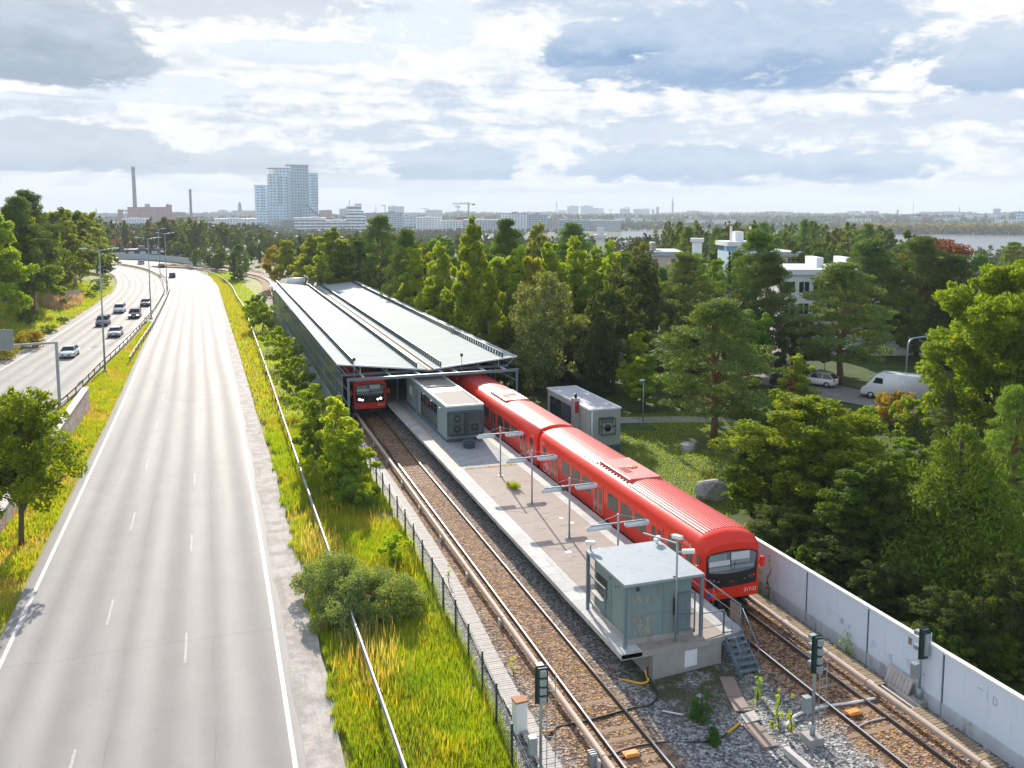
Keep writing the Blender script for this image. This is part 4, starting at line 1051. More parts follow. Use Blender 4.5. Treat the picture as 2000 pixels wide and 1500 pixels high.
def train(label, x, y0, num, lit, ncars):
    t_ = thing('metro_train', label, 'train', (0,0,0))
    L = 22.2
    def car(ya, rev, front):
        """one car from ya to ya+L; rev mirrors the layout"""
        Y = lambda d: ya + (L-d if rev else d)
        b = MB()
        secs = [(0,.945,3.42),(.06,.965,3.56),(.16,.985,3.74),(.34,.995,3.86),(.7,1,3.92),(21.2,1,3.92),(21.9,1,3.92),(22.05,.97,3.84)] if front else [(.15,.97,3.84),(.3,1,3.92),(21.9,1,3.92),(22.05,.97,3.84)]
        loft(b, [(ya+s[0], s[1], s[2]) for s in secs])
        cb = b.build('car_body', M['red'], t_)
        # roof: ribbed skin and the equipment hatch
        r = MB(); q0, q1 = (.75 if front else .35), 21.85
        xs = [i*.165 for i in range(-7,8)]
        for xr in xs:
            z = zroof(xr)
            for a_, b_ in ((q0,8.95),(13.25,q1)) : r.box(xr-.022,xr+.022,ya+a_,ya+b_,z-.03,z+.036)
        r.build('roof_rib', M['red_rib'], cb)
        r = MB(); pts = [(xx, zroof(xx)+.012) for xx in np.linspace(-1.2,1.2,13)]
        r.smooth = True
        r.add([(xx,ya+a_,z) for a_ in (q0,q1) for xx,z in pts], [(k, k+1, 13+k+1, 13+k) for k in range(12)]); r.smooth = False
        r.build('roof_skin', M['red_roof_sheen'], cb)
        r = MB(); r.slab([(-.98,ya+9.0),(1.02,ya+9.0),(1.02,ya+13.2),(-.98,ya+13.2)], 3.6, 3.985); rp = r.build('roof_hatch', M['red_roof_sheen'], cb, bevel=.05)
        r = MB(); r.tube([(.25,ya+11.2,3.98),(.25,ya+11.2,4.0)], .36, 20); r.build('fan_opening', M['red_dark'], cb)
        r = MB(); [r.obox((.25,ya+11.2,4.006), .68,.05,.012, rz=k*PI/4) for k in range(4)]; r.tube([(.25,ya+11.2,4.0),(.25,ya+11.2,4.02)], .1, 12); r.build('fan_blade', M['orange'], cb)
        r = MB(); [r.box(-.62,-.15,ya+10.2+k*.13,ya+10.26+k*.13,3.986,3.996) for k in range(9)]; r.build('roof_grille', M['red_dark'], cb)
        r = MB()
        for k in range(11):
            for xx in (-1.06,1.10): r.box(xx-.05,xx+.05,ya+9.05+k*.41,ya+9.25+k*.41,3.70,3.80)
        r.build('roof_clip', M['black'], cb)
        for sx in (-1, 1):
            fx = sx*1.60
            def plate(a_, b_, z0, z1, th, nm, mt, bev=0):
                w = MB(); ylo, yhi = sorted((Y(a_),Y(b_)))
                w.box(min(fx,fx+sx*th), max(fx,fx+sx*th), ylo, yhi, z0, z1); return w.build(nm, mt, cb, bevel=bev)
            wins = [(5.75,7.1),(7.48,8.83),(9.21,10.6),(13.0,14.35),(14.73,16.08),(16.46,17.85)]
            doors = [(3.85,5.25),(11.2,12.6),(18.45,19.85)]
            if front: wins += [(.95,1.55),(2.0,3.3)]
            else: wins += [(.95,1.55),(2.0,3.3)]
            wins += [(20.7,21.25)]
            for a_, b_ in wins: plate(a_, b_, 1.92, 2.83, .012, 'window', M['tint'])
            for a_, b_ in doors:
                d_ = MB(); ylo, yhi = sorted((Y(a_),Y(b_))); ym = (ylo+yhi)/2
                d_.mi = 0
                for p0, p1 in ((ylo,ym-.012),(ym+.012,yhi)): d_.box(min(fx,fx+sx*.016), max(fx,fx+sx*.016), p0, p1, 1.11, 2.98)
                d_.mi = 1
                for p0, p1 in ((ylo+.16,ym-.14),(ym+.14,yhi-.16)): d_.box(min(fx+sx*.016,fx+sx*.026), max(fx+sx*.016,fx+sx*.026), p0, p1, 1.22, 2.75)
                d_.build('door', [M['red'], M['tint']], cb)
                d2 = MB(); [d2.box(min(fx,fx+sx*.004), max(fx,fx+sx*.004), p-.02, p+.02, 1.11, 3.0) for p in (ylo-.02, yhi+.02)]; d2.build('door_seal', M['red_dark'], cb)
            if front:
                plate(.12+.08, .52, 1.75, 2.85, .014, 'cab_window', M['tint'])
            sm_ = MB(); [sm_.box(min(fx,fx+sx*.003), max(fx,fx+sx*.003), Y(a_)-.008, Y(a_)+.008, 1.11, 3.2) for a_ in (1.75,3.55,5.5,10.9,12.8,18.15,20.15)]; sm_.build('panel_joint', M['red_dark'], cb)
            # bicycle sign by the end door
            if sx < 0:
                yb = Y(20.55); k = MB()
                for dy in (-.33,.33):
                    n = 20
                    for q in range(n):
                        a0, a1 = 2*PI*q/n, 2*PI*(q+1)/n
                        k.add([(fx-.006, yb+dy+rr*math.cos(a_), 1.42+rr*math.sin(a_)) for a_ in (a0,a1) for rr in (.24,.28)], [(0,1,3,2)])
                for a_, b_ in (((-.33,1.42),(-.12,1.82)),((-.12,1.82),(.2,1.82)),((.2,1.82),(.33,1.42)),((-.12,1.82),(.02,1.42)),((.02,1.42),(.2,1.82)),((-.33,1.42),(.02,1.42)),((.2,1.82),(.17,1.95)),((.17,1.95),(.3,1.97)),((-.2,1.9),(-.05,1.9))):
                    k.bar((fx-.006, yb+a_[0], a_[1]), (fx-.006, yb+b_[0], b_[1]), .035, .004)
                k.build('bicycle_sign', M['white'], cb)
        u = MB(); u.box(-1.42,1.42,ya+.6,ya+21.9,.22,1.12); u.box(-1.5,1.5,ya+1.2,ya+4.6,.12,.78); u.box(-1.5,1.5,ya+17.4,ya+20.8,.12,.78)
        for a_ in (1.9,3.9,18.1,20.1):
            for xx in (-.8,.8): u.tube([(xx-.06,ya+a_,.40),(xx+.06,ya+a_,.40)], .40, 16)
        u.build('underframe', M['under'], cb)
        return cb
    cbs = []
    for i in range(ncars):
        cb = car(i*L+i*.25, i % 2 == 1, i == 0); cbs.append(cb)
        if i:
            g = MB(); ya = i*(L+.25)-.4; g.box(-1.2,1.2,ya-.02,ya+.62,.9,3.6); g.build('gangway', M['red_dark'], t_)
        y_ = i*(L+.25)
        if i == 0:
            text('fleet_number', num+'-D', .30, M['white'], cb, Matrix.Translation((-1.604, 1.42, 3.03)) @ LEFTM)
            text('fleet_number', num+'-D', .2, M['white'], cb, Matrix.Translation((-1.604, 21.3, 3.05)) @ LEFTM)
        elif i == 1:
            text('fleet_number', num+'-C', .2, M['white'], cb, Matrix.Translation((-1.604, y_+1.0, 3.05)) @ LEFTM)
    cb = cbs[0]
    # cab front: black mask with an arched top, glass, lamps, marks
    def arch(w0, w1, z0, zs, zt, n=14, bot=0):
        pts = [(-w0+2*w0*k/8, z0-bot*(1-(2*k/8-1)**2)) for k in range(9)]
        pts += [(w1*math.cos(PI*k/n*1.0)*1.0, zs+(zt-zs)*math.sin(PI*k/n)**.7) for k in range(0,n+1)]
        return pts
    k = MB(); k.prism(arch(1.36,1.40,1.34,2.78,3.06,bot=.08), -.035, .05); k.build('front_mask', M['black'], cb)
    k = MB(); k.prism(arch(1.22,1.34,2.06,2.75,3.0,bot=.12), -.045, -.034); gl = k.build('windshield', M['shield'], cb)
    for x0,x1,z0,z1,mt in ((-1.22,-.30,2.62,2.93,'blind_grey'),(-1.26,-.12,2.36,2.61,'blind'),(-.06,.95,2.58,2.95,'blind'),(-.06,.98,2.40,2.575,'blind_grey')):
        k = MB(); k.box(x0,x1,-.050,-.046,z0,z1); k.build('sun_blind', M[mt], cb)
    k = MB(); k.bar((-.09,-.055,2.25),(-.12,-.055,2.97),.03,.012); k.bar((.1,-.055,2.1),(.16,-.055,2.5),.03,.012); k.build('wiper', M['black'], cb)
    k = MB(); k.box(-1.25,-.1,-.052,-.046,2.12,2.30); k.box(.0,1.2,-.052,-.046,2.14,2.30); k.build('dashboard', M['blind_grey'], cb)
    for sx in (-1,1):
        k = MB(); k.tube([(sx*1.0,-.035,1.62),(sx*1.0,-.06,1.62)], .11, 16); k.tube([(sx*.72,-.035,1.55),(sx*.72,-.055,1.55)], .09, 14)
        k.build('headlight', M['lit'] if lit else M['tint'], cb)
        k = MB(); k.tube([(sx*1.2,-.035,1.70),(sx*1.2,-.06,1.70)], .07, 14); k.build('tail_light', M['red_dark'] if lit else M['lampred'], cb)
        k = MB(); k.box(sx*1.78-.1,sx*1.78+.1,.02,.2,2.0,2.5); k.box(min(sx*1.5,sx*1.7),max(sx*1.5,sx*1.7),.08,.14,2.1,2.3); k.build('mirror', M['red'], cb, bevel=.03)
    k = MB(); k.box(-.12,.12,-.05,-.035,1.50,1.55); k.build('marker_light', M['lampred'], cb)
    k = MB(); k.bar((-1.1,-.042,1.92),(.35,-.042,1.62),.03,.01); k.bar((.35,-.042,1.62),(.62,-.042,1.50),.03,.01); k.build('wiper_arm', M['under'], cb)
    text('fleet_number', num+'-D', .27, M['white'], cb, Matrix.Translation((1.02,-.056,1.0)) @ FACE)
    k = MB(); k.box(-1.38,-1.12,-.06,-.04,.86,1.08); k.build('blue_mark', M['blue'], cb)
    n = 18; k = MB()
    for q in range(n):
        a0, a1 = 2*PI*q/n, 2*PI*(q+1)/n
        k.add([(-.88+rr*math.cos(a_), -.055, .98+rr*math.sin(a_)) for a_ in (a0,a1) for rr in (.055,.085)], [(0,1,3,2)])
    k.box(-.70,-.68,-.06,-.052,.86,1.1); k.build('operator_ring', M['yellowline'], cb)
    text('operator_mark', 'HSL', .17, M['yellowline'], cb, Matrix.Translation((-.46,-.056,.98)) @ FACE)
    k = MB(); k.slab([(-1.5,.02),(-1.42,-.05),(1.42,-.05),(1.5,.02),(1.5,.6),(-1.5,.6)], .70, 1.13); k.build('front_apron', M['red'], cb)
    k = MB(); k.box(-.25,.25,-.35,.6,.32,.62); k.tube([(0,-.45,.46),(0,-.2,.46)], .16, 12); k.tube([(.7,-.2,.45),(.7,.4,.45)], .1, 10); k.tube([(-.7,-.2,.45),(-.7,.4,.45)], .1, 10); k.build('coupler', M['under'], cb)
    t_.location = (x, y0, 0)
    return t_
train('red metro train standing at the platform beside the noise wall', 23.0, 35.3, '317', False, 4)
train('red metro train with lit lamps coming out from under the canopy', 13.6, 82, '304', True, 3)

# ================================================================== cars
def car_obj(label, paint, loc, rz, style='sedan', lights=False, group=None):
    t_ = thing('van' if style == 'van' else 'car', label, 'van' if style == 'van' else 'car', (0,0,0), 0, group)
    P = {'sedan': dict(L=4.7,W=1.82,H=1.46,hood=1.15,ws=1.95,rf=3.35,re=4.25,belt=.95,deck=1.02),
         'suv': dict(L=4.7,W=1.9,H=1.70,hood=1.05,ws=1.75,rf=4.2,re=4.62,belt=1.08,deck=1.1),
         'hatch': dict(L=3.9,W=1.72,H=1.50,hood=.85,ws=1.55,rf=3.3,re=3.8,belt=.98,deck=1.0),
         'van': dict(L=6.6,W=2.0,H=2.75,hood=.55,ws=1.45,rf=6.45,re=6.58,belt=1.25,deck=1.2)}[style]
    L, Wd, H = P['L'], P['W']/2, P['H']
    body = [(.05,.30),(0,.55),(.06,.72),(P['hood']*.5,.84 if style != 'van' else 1.0),(P['hood'],P['belt']),(P['re'],P['deck']),(L-.04,P['deck']-.06),(L,.6),(L-.06,.30)]
    if style == 'van': body = [(.05,.35),(0,.6),(.1,1.0),(P['hood'],1.28),(P['ws'],2.45),(P['ws']+.5,H),(P['rf'],H),(L,H-.15),(L,.4)]
    c = MB(); n = len(body); mid = L/2
    prof2 = [(-1,0),(-.97,.0),(.97,0),(1,0)]
    # body skin: sides tuck in towards the ends so that the plan is rounded
    secs = 6; vs = []; fs = []
    lat = [-1,-.86,-.4,.4,.86,1]
    for s in lat:
        e = abs(s)
        for y, z in body:
            tuck = .13*(e**4)
            yy = y + (tuck if y < .3 else (-tuck if y > L-.3 else 0))
            vs.append((s*Wd*(1-.03*(z>.8)), yy, z-(.04*e**4 if z > .7 else 0)))
    for i in range(secs-1):
        for k in range(n): fs.append((i*n+k, i*n+(k+1)%n, (i+1)*n+(k+1)%n, (i+1)*n+k))
    fs.append(tuple(range(n-1,-1,-1))); fs.append(tuple((secs-1)*n+k for k in range(n)))
    c.smooth = True; c.add(vs, fs); c.smooth = False
    bd = c.build('body', paint, t_)
    w = Wd*.94; wt = Wd*.74
    if style != 'van':
        def ring(y, z, ww): return [(-ww,y,z),(ww,y,z)]
        b0 = P['belt']-.01
        vs = ring(P['hood'],b0,w)+ring(P['ws'],H-.06,wt)+ring((P['ws']+P['rf'])/2,H,wt)+ring(P['rf'],H-.05,wt)+ring(P['re'],P['deck']-.01,w)
        g = MB(); g.add(vs, [(0,1,3,2),(2,3,5,4),(4,5,7,6),(6,7,9,8),(0,2,4,6,8),(9,7,5,3,1)]); gh = g.build('greenhouse', M['glass'], t_)
        r = MB(); r.add([(x*1.0,y,z+.012) for x,y,z in vs[2:8]]+[(x,y,z-.03) for x,y,z in vs[2:8]], [(0,1,3,2),(2,3,5,4),(0,2,8,6),(2,4,10,8),(1,7,9,3),(3,9,11,5),(0,6,7,1),(4,5,11,10)])
        r.build('roof', paint, t_)
        p_ = MB()
        for s in (-1,1):
            p_.bar((s*w,P['hood']+.02,b0),(s*wt,P['ws'],H-.045),.07,.05); p_.bar((s*w,P['re']-.02,P['deck']),(s*wt,P['rf'],H-.04),.09,.05)
            mp = (P['ws']+P['rf'])/2+.15; p_.bar((s*w*1.0,mp,b0),(s*(wt+.005),mp,H-.03),.06,.04)
        p_.build('pillar', paint, t_)
    else:
        g = MB(); g.add([(-Wd*.86,P['hood']+.03,1.34),(Wd*.86,P['hood']+.03,1.34),(Wd*.8,P['ws']-.06,2.36),(-Wd*.8,P['ws']-.06,2.36)], [(0,1,2,3)]); g.v = [(x,y-.03,z+.015) for x,y,z in g.v]; g.build('windshield', M['glass'], t_)
        for s in (-1,1):
            q = MB(); xx = s*Wd*.985; q.add([(xx,1.15,1.45),(xx,2.25,1.45),(xx,2.25,2.2),(xx,1.6,2.25)], [(0,1,2,3)]); q.build('side_window', M['glass'], t_)
            q = MB(); q.box(min(s*Wd*.97,s*Wd*.985),max(s*Wd*.97,s*Wd*.985),1.0,6.2,.42,.62); q.build('sill_trim', M['black'], t_)
            q = MB(); [q.box(min(s*Wd*.971,s*Wd*.976),max(s*Wd*.971,s*Wd*.976),a,b,1.0,1.03) for a,b in ((2.4,6.3),)]; [q.box(min(s*Wd*.971,s*Wd*.976),max(s*Wd*.971,s*Wd*.976),a-.012,a+.012,.6,2.5) for a in (2.38,3.9,6.2)]; q.build('panel_line', M['steel'], t_)
        q = MB(); q.box(-.82,.82,L-.0,L+.012,1.5,2.2); q.build('rear_window', M['tint'], t_)
    for yy in (L*.17, L*.79):
        for s in (-1,1):
            q = MB(); rr = .33 if style != 'van' else .36; q.tube([(s*(Wd-.20),yy,rr),(s*(Wd+.015),yy,rr)], rr, 20); wh = q.build('wheel', M['tyre'], t_)
            q = MB(); q.tube([(s*(Wd+.015),yy,rr),(s*(Wd+.03),yy,rr)], rr*.62, 14); q.build('rim', M['sheetmetal'], wh)
    for s in (-1,1):
        q = MB(); q.obox((s*Wd*.70,.06,.68), .42,.10,.15, rz=s*.18); q.build('headlight', M['lit'] if lights else M['sheetmetal'], t_, bevel=.02)
        q = MB(); q.obox((s*Wd*.72,L-.05,.82), .36,.10,.16, rz=-s*.18); q.build('tail_light', M['lampred'], t_, bevel=.02)
        if style != 'van': 
            q = MB(); q.obox((s*(Wd+.08),P['ws']-.25,P['belt']+.08), .16,.10,.13); q.build('mirror', paint, t_, bevel=.02)
    q = MB(); q.box(-Wd*.55,Wd*.55,-.012,.03,.40,.60); q.build('grille', M['black'], t_)
    q = MB(); q.box(-.26,.26,-.025,-.012,.46,.57); q.build('number_plate', M['white'], t_)
    q = MB(); q.box(-Wd*.9,Wd*.9,.08,L-.08,.22,.34); q.build('underbody', M['under'], t_)
    # put the origin at the middle of the car
    for ch in t_.children:
        ch.location = Vector(ch.location) - Vector((0, L/2, 0))
    t_.location = loc; t_.rotation_euler = (0,0,rz)
    return t_
def paint(name, c, rough=.25, metal=0): return pm(name, c, rough, metal, var=.03, Coat_Weight=.5)
P_white, P_silver, P_black, P_dark = paint('car_white',(.78,.78,.77)), paint('car_silver',(.45,.46,.47),.28,.6), paint('car_black',(.015,.017,.02)), paint('car_blue_grey',(.06,.08,.11))
def heading(line, y):
    b = min(range(len(line)-1), key=lambda i: abs(line[i].y-y)); d = (line[b+1]-line[b]).normalized(); return math.atan2(-d.x, d.y)
RZ = -.2
for (u, v, pt, st, lt, lb) in (
    (136, 696, P_white, 'sedan', False, 'white estate car just beyond the sign gantry, nearest of the oncoming cars'),
    (202, 635, P_dark, 'suv', False, 'dark car with white bonnet shine, half hidden by the lamp post'),
    (234, 610, P_white, 'suv', False, 'white car leading in the left lane of the oncoming group'),
    (264, 620, P_black, 'suv', True, 'black car with lit lamps in the lane by the guard rail'),
    (285, 597, P_dark, 'sedan', False, 'dark grey car behind a median lamp post, last of the group'),
    (226, 656, P_silver, 'sedan', False, 'silver sedan in the middle lane, second from the sign gantry')):
    g = onz(u, v, RZ); car_obj(lb, pt, g, heading(qL, g.y) + 0, st, lt, 'cars driving towards the camera')
for (u, v, pt, st, lb) in ((336.5, 542, P_dark, 'hatch', 'dark hatchback driving away beside the median lamps'),
    (315.5, 522.5, P_black, 'sedan', 'black car driving away into the bend'),
    (275.5, 516.5, P_silver, 'hatch', 'pale car farthest round the bend of the highway'),
    (220, 508, P_dark, 'sedan', 'dark car half hidden by trees at the far bend')):
    g = onz(u, v, RZ); car_obj(lb, pt, g, heading(pR, g.y) + PI, st, False, 'cars driving away round the bend')
car_obj('white panel van parked on the access road among the trees', P_white, (65.2, 71.4, .17), R(216), 'van')
car_obj('small white hatchback parked ahead of the van behind a pine trunk', P_white, (62.6, 80.0, .17), R(210), 'hatch')
car_obj('white car mostly hidden by yellow shrubs behind the panel van', P_white, (72.3, 63.6, .17), R(222), 'sedan')

# ================================================================== highway furniture
def double_lamp(name, label, x, y, h, first=[None]):
    if first[0] is None:
        t_ = thing('street_lamp', label, 'street lamp', (0,0,0), group='double arm lamps of the median')
        p = MB(); p.tube([(0,0,0),(0,0,14.8)], [.12,.065], 10); p.build('pole', M['steel'], t_)
        p = MB(); p.box(-.28,.28,-.28,.28,-.1,.25); p.build('base', M['concrete'], t_)
        p = MB(); p.tube([(-1.6,0,14.95),(0,0,14.7),(1.6,0,14.95)], .05, 8); a_ = p.build('arm', M['steel'], t_)
        for s in (-1,1):
            p = MB(); p.obox((s*1.75,0,14.98), .85,.28,.14); p.build('lamp_head', M['lamp_white'], a_, bevel=.03)
        first[0] = t_; t_.location = (x,y,-.2); t_.scale = (1,1,h/15); return
    dup(first[0], (x,y,-.2), 0, label, scale=(1,1,h/15))
for x, y, h, lb in ((-12.85,116.6,15,'double arm street lamp nearest, rising from the yellow median grass'),
    (-10.95,172.7,14.8,'double arm street lamp by the car group at the paved median end'),
    (-10.55,226,14.5,'double arm street lamp left of a close pair on the narrow median'),
    (-14.9,282,14.6,'double arm street lamp right behind the one with a concrete base'),
    (-38.2,364.5,15,'double arm street lamp before the red roofed house'),
    (-78,399,15,'double arm street lamp at the far end, beside tall left trees')):
    double_lamp('street_lamp', lb, x, y, h)
def guard_rail(name, label, pts, post_step, mat, pmat, z=.55, double=False, zb=-.25):
    t_ = thing(name, label, 'guard rail', (pts[0].x, pts[0].y, -.2))
    mb = MB()
    for dz, w in ((.10,.035),(0,.012),(-.10,.035)):
        a, b = offset(pts,-w), offset(pts,w)
        if dz: mb.ribbon(a,b,z-.2+dz+.045); mb.ribbon(b,b,z-.2+dz+.045,z-.2+dz-.045); mb.ribbon(a,a,z-.2+dz-.045,z-.2+dz+.045); mb.ribbon(b,a,z-.2+dz-.045)
        else: mb.ribbon(b,b,z-.2+.06,z-.2-.06); mb.ribbon(a,a,z-.2-.06,z-.2+.06)
    mb.build('rail', mat, t_)
    D = 0; nxt = .5; first = None; cnt = 0
    for i in range(len(pts)-1):
        seg = (pts[i+1]-pts[i]).length
        while D+seg > nxt and cnt < 98:
            p = pts[i].lerp(pts[i+1], (nxt-D)/seg); cnt += 1
            if first is None:
                b = MB(); b.box(-.045,.045,-.05,.05,zb+.2,z+.08); first = b.build('post', pmat, t_, rel=False); o = first
            else: o = first.copy(); COL.objects.link(o); o.parent = t_
            o.location = (p.x-pts[0].x+.06, p.y-pts[0].y, 0); nxt += post_step
        D += seg
    return t_
gR = resample([(5.45,20),(5.5,30),(5.48,62),(5.6,108),(5.55,150),(5.5,179),(4.85,203),(4.0,239),(1.4,273),(-1.6,293),(-7,318),(-14,338)], 150)
guard_rail('guard_rail', 'silver guard rail through the tall grass right of the road', gR, 4, M['guard'], M['darkpost'], z=.85)
gL = offset(resample([(-19.6,40),(-17,78),(-15.2,100),(-14.4,118),(-13.3,139),(-12.4,165),(-11.9,190),(-12.0,224),(-13.2,252),(-16.2,284),(-22.4,318),(-31.7,348),(-39,363),(-52,377)], 170), .75)
guard_rail('guard_rail', 'brown guard rail with dark posts along the oncoming carriageway', gL, 3.9, M['guardbrown'], M['darkpost'], z=.75)
g3 = resample([(-10.55,122),(-10.35,138),(-9.98,160),(-9.95,185),(-10.05,214),(-10.6,238),(-12.4,266),(-15.4,292)], 90)
guard_rail('guard_rail', 'pale guard rail of the median beside the empty carriageway', g3, 4, M['guard'], M['darkpost'], z=.75)
g4 = resample([(-30.5,84),(-29,100),(-28,112),(-27.6,119)], 20)
guard_rail('guard_rail', 'short pale guard rail on the far left verge behind the sign gantry', g4, 4, M['guard'], M['darkpost'], z=.75)
# sign gantry seen from behind
t_ = thing('sign_gantry', 'grey cantilever sign post with the back of a traffic sign', 'sign gantry', (-14.7,95.2,-.2))
gb = Vector((-14.7,95.2,-.2))
tp = at(110, 668, 95.2); tl = at(20, 678, 94.2)
mb = MB(); mb.bar(gb, (gb.x,95.2,tp.z), .26); mb.build('pole', M['steel'], t_)
mb = MB(); mb.bar((gb.x+.1,95.2,tp.z-.05),(tl.x-9,94.2,tp.z-.25), .2); ar = mb.build('arm', M['steel'], t_)
a_, b_ = at(25, 643, 94), at(25, 684, 94)
mb = MB(); mb.box(a_.x-6.2,a_.x,93.9,93.98,b_.z,a_.z); mb.build('sign_panel', M['signback'], t_)
mb = MB(); [mb.box(a_.x-x_-.05,a_.x-x_+.05,93.98,94.12,b_.z-.05,a_.z+.05) for x_ in (.75,2.3,4,5.6)]; [mb.box(a_.x-6.2,a_.x,93.84,93.9,z_-.02,z_+.02) for z_ in (b_.z+.55, b_.z+1.3)]; mb.build('sign_rib', M['steel'], t_)
# graffiti walls in the median
m, t = new('graffiti_wall'); p = t.pos(); n1 = t.noise(p, .9, 3, .5, 1.5); n2 = t.noise(t.vm('ADD', p, (7,3,1)), .7, 3, .5, 2); n3 = t.noise(p, 4, 4)
col = t.mix(n3, (.30,.30,.30,1), (.44,.43,.42,1)); col = t.mix(t.ss(.50,.53,n1), col, (.50,.16,.09,1)); col = t.mix(t.ss(.56,.58,n2), col, (.36,.25,.42,1)); col = t.mix(t.ss(.60,.62,n1), col, (.62,.42,.12,1)); col = t.mix(t.ss(.035,.0,t.m('ABSOLUTE',t.m('SUBTRACT',n2,.47))), col, (.60,.58,.56,1))
t.out(t.principled(col, .8))
def gwall(label, a, b, h0, h1):
    t_ = thing('graffiti_wall', label, 'wall', (a[0],a[1],-.3))
    a, b = Vector(a), Vector(b); d = (b-a).normalized(); n = Vector((d.y,-d.x))*.25
    vs = []
    for p_, h in ((a,h0),(b,h1)):
        for s in (-1,1): vs += [(*(p_+n*s),-.5),(*(p_+n*s),h)]
    mb = MB(); mb.add(vs, [(0,1,5,4),(6,7,3,2),(2,3,1,0),(4,5,7,6),(1,3,7,5)]); mb.build('wall', m, t_)
    vs = []
    for p_, h in ((a,h0),(b,h1)):
        for s in (-1.25,1.25): vs += [(*(p_+n*s),h+.003),(*(p_+n*s),h+.12)]
    mb = MB(); mb.add(vs, [(0,1,5,4),(6,7,3,2),(2,3,1,0),(4,5,7,6),(1,3,7,5),(0,4,6,2)]); mb.build('coping', M['concrete_l'], t_)
gwall('concrete wall with orange graffiti ending in the median grass', (-12.9,58), (-12.15,94), .9, 2.0)
gwall('low graffiti wall at the left edge below the small maple', (-14.2,54), (-13.3,62), .7, .9)
# pale timber fence on the bank
t_ = thing('noise_fence', 'short grey board fence on the bank behind the pink flowers', 'fence', (-24.5,190,0))
a, b = onz(157, 583, .6), onz(126, 581, .9); a = Vector((a.x,a.y)); b = Vector(onz(125, 586, 1.0).xy)
mb = MB()
for k in range(26):
    p_ = a.lerp(b, k/26); q_ = a.lerp(b, (k+.93)/26); mb.slab([(p_.x,p_.y),(p_.x+.06,p_.y),(q_.x+.06,q_.y),(q_.x,q_.y)], -.2, 2.6)
mb.build('board', M['plank'], t_)
mb = MB(); mb.slab([(a.x-.02,a.y),(a.x+.1,a.y),(b.x+.1,b.y),(b.x-.02,b.y)], -.4, -.1); mb.build('rail', M['concrete_l'], t_)
# noise barrier round the far bend, bus shelter
nb = resample([(-78,428),(-60,424),(-40,409),(-26,394),(-16,377),(-9,360),(-4,346)], 40)
t_ = thing('noise_barrier', 'translucent grey barrier along the outside of the far bend', 'barrier', (nb[0].x,nb[0].y,-.3))
mb = MB(); mb.ribbon(nb, nb, -.4, 1.9); mb.ribbon(offset(nb,.08), offset(nb,.08), 1.9, -.4); mb.build('screen', pm('grey_screen', (.50,.54,.55), .5), t_)
mb = MB(); [mb.box(p_.x-.08,p_.x+.08,p_.y-.08,p_.y+.08,-.4,2.1) for p_ in nb[::1]]; mb.build('post', M['steel'], t_)
# ------------------------------------------------------------------ mesh fence on the left of the tracks
fp = [Vector(p_) for p_ in ((9.1,24.8),(9.25,27.4),(9.55,30.1),(9.75,32.6),(9.88,35.1),(9.98,37.6),(10.05,40.2),(10.14,42.8),(10.22,45.4),(10.3,48),(10.36,50.6),(10.4,53.2),(10.42,55.8),(10.44,58.4),(10.46,61),(10.48,63.6),(10.5,66.2),(10.52,68.8),(10.55,71.4),(10.6,74),(10.62,76.2))]
t_ = thing('mesh_fence', 'dark green wire mesh fence between the grass and the walkway', 'fence', (fp[0].x,fp[0].y,-.3))
for i, p_ in enumerate(fp):
    mb = MB(); mb.box(p_.x-.035,p_.x+.035,p_.y-.035,p_.y+.035,-.5,1.52); mb.build('post', M['green_post'], t_)
    if i < len(fp)-1:
        q_ = fp[i+1]; d = (q_-p_); L_ = d.length; d.normalize(); w = MB()
        nh = 10
        for k in range(nh): z_ = -.22+k*.185; w.bar((p_.x,p_.y,z_),(q_.x,q_.y,z_), .011)
        for k in range(int(L_/.21)): r_ = p_+d*(k*.21+.1); w.bar((r_.x,r_.y,-.24),(r_.x,r_.y,1.47), .008)
        w.build('mesh_panel', M['green_post'], t_)
# park lamp and the curved street lamp
t_ = thing('park_lamp', 'slim grey park lamp at the footpath behind the shed', 'street lamp', (36.58,71.06,0))
mb = MB(); mb.tube([(36.58,71.06,-.1),(36.58,71.06,3.95)], [.07,.045], 8); mb.build('pole', M['steel'], t_)
mb = MB(); mb.obox((36.4,70.95,4.0), .55,.22,.12, rz=.4); mb.build('lamp_head', M['lamp_white'], t_, bevel=.03)
bs = onz(1767, 757, .1); Yb = bs.y; p1, p2, p3, p4 = at(1772,690,Yb), at(1778,664,Yb), at(1795,659,Yb), at(1832,654,Yb)
t_ = thing('street_lamp', 'curved grey street lamp leaning over the parked panel van', 'street lamp', bs)
mb = MB(); mb.tube([bs, p1, at(1774,672,Yb), p2, at(1785,660.5,Yb), p3, p4], [.12,.1,.095,.09,.085,.08,.07], 10); mb.build('pole', M['steel'], t_)
mb = MB(); mb.obox(p4+Vector((.3,0,.02)), 1.0,.35,.16); mb.build('lamp_head', M['lamp_white'], t_, bevel=.04)
sg = at(1612, 690, 84)
t_ = thing('parking_sign', 'round blue and red no parking sign beside a pine trunk', 'sign', (sg.x,84,.1))
mb = MB(); mb.tube([(sg.x,84,0),(sg.x,84,sg.z+.5)], .04, 8); mb.build('pole', M['steel'], t_)
mb = MB(); mb.tube([(sg.x,83.95,sg.z),(sg.x,83.93,sg.z)], .42, 20); mb.build('red_ring', M['lampred'], t_)
mb = MB(); mb.tube([(sg.x,83.928,sg.z),(sg.x,83.915,sg.z)], .31, 20); mb.build('blue_disc', M['blue'], t_)
mb = MB(); mb.obox((sg.x,83.91,sg.z), .62,.01,.07, ry=PI/4); mb.build('red_bar', M['lampred'], t_)
mb = MB(); mb.obox((sg.x,83.93,sg.z-.7), .6,.03,.4); mb.build('yellow_plate', M['yellow'], t_)
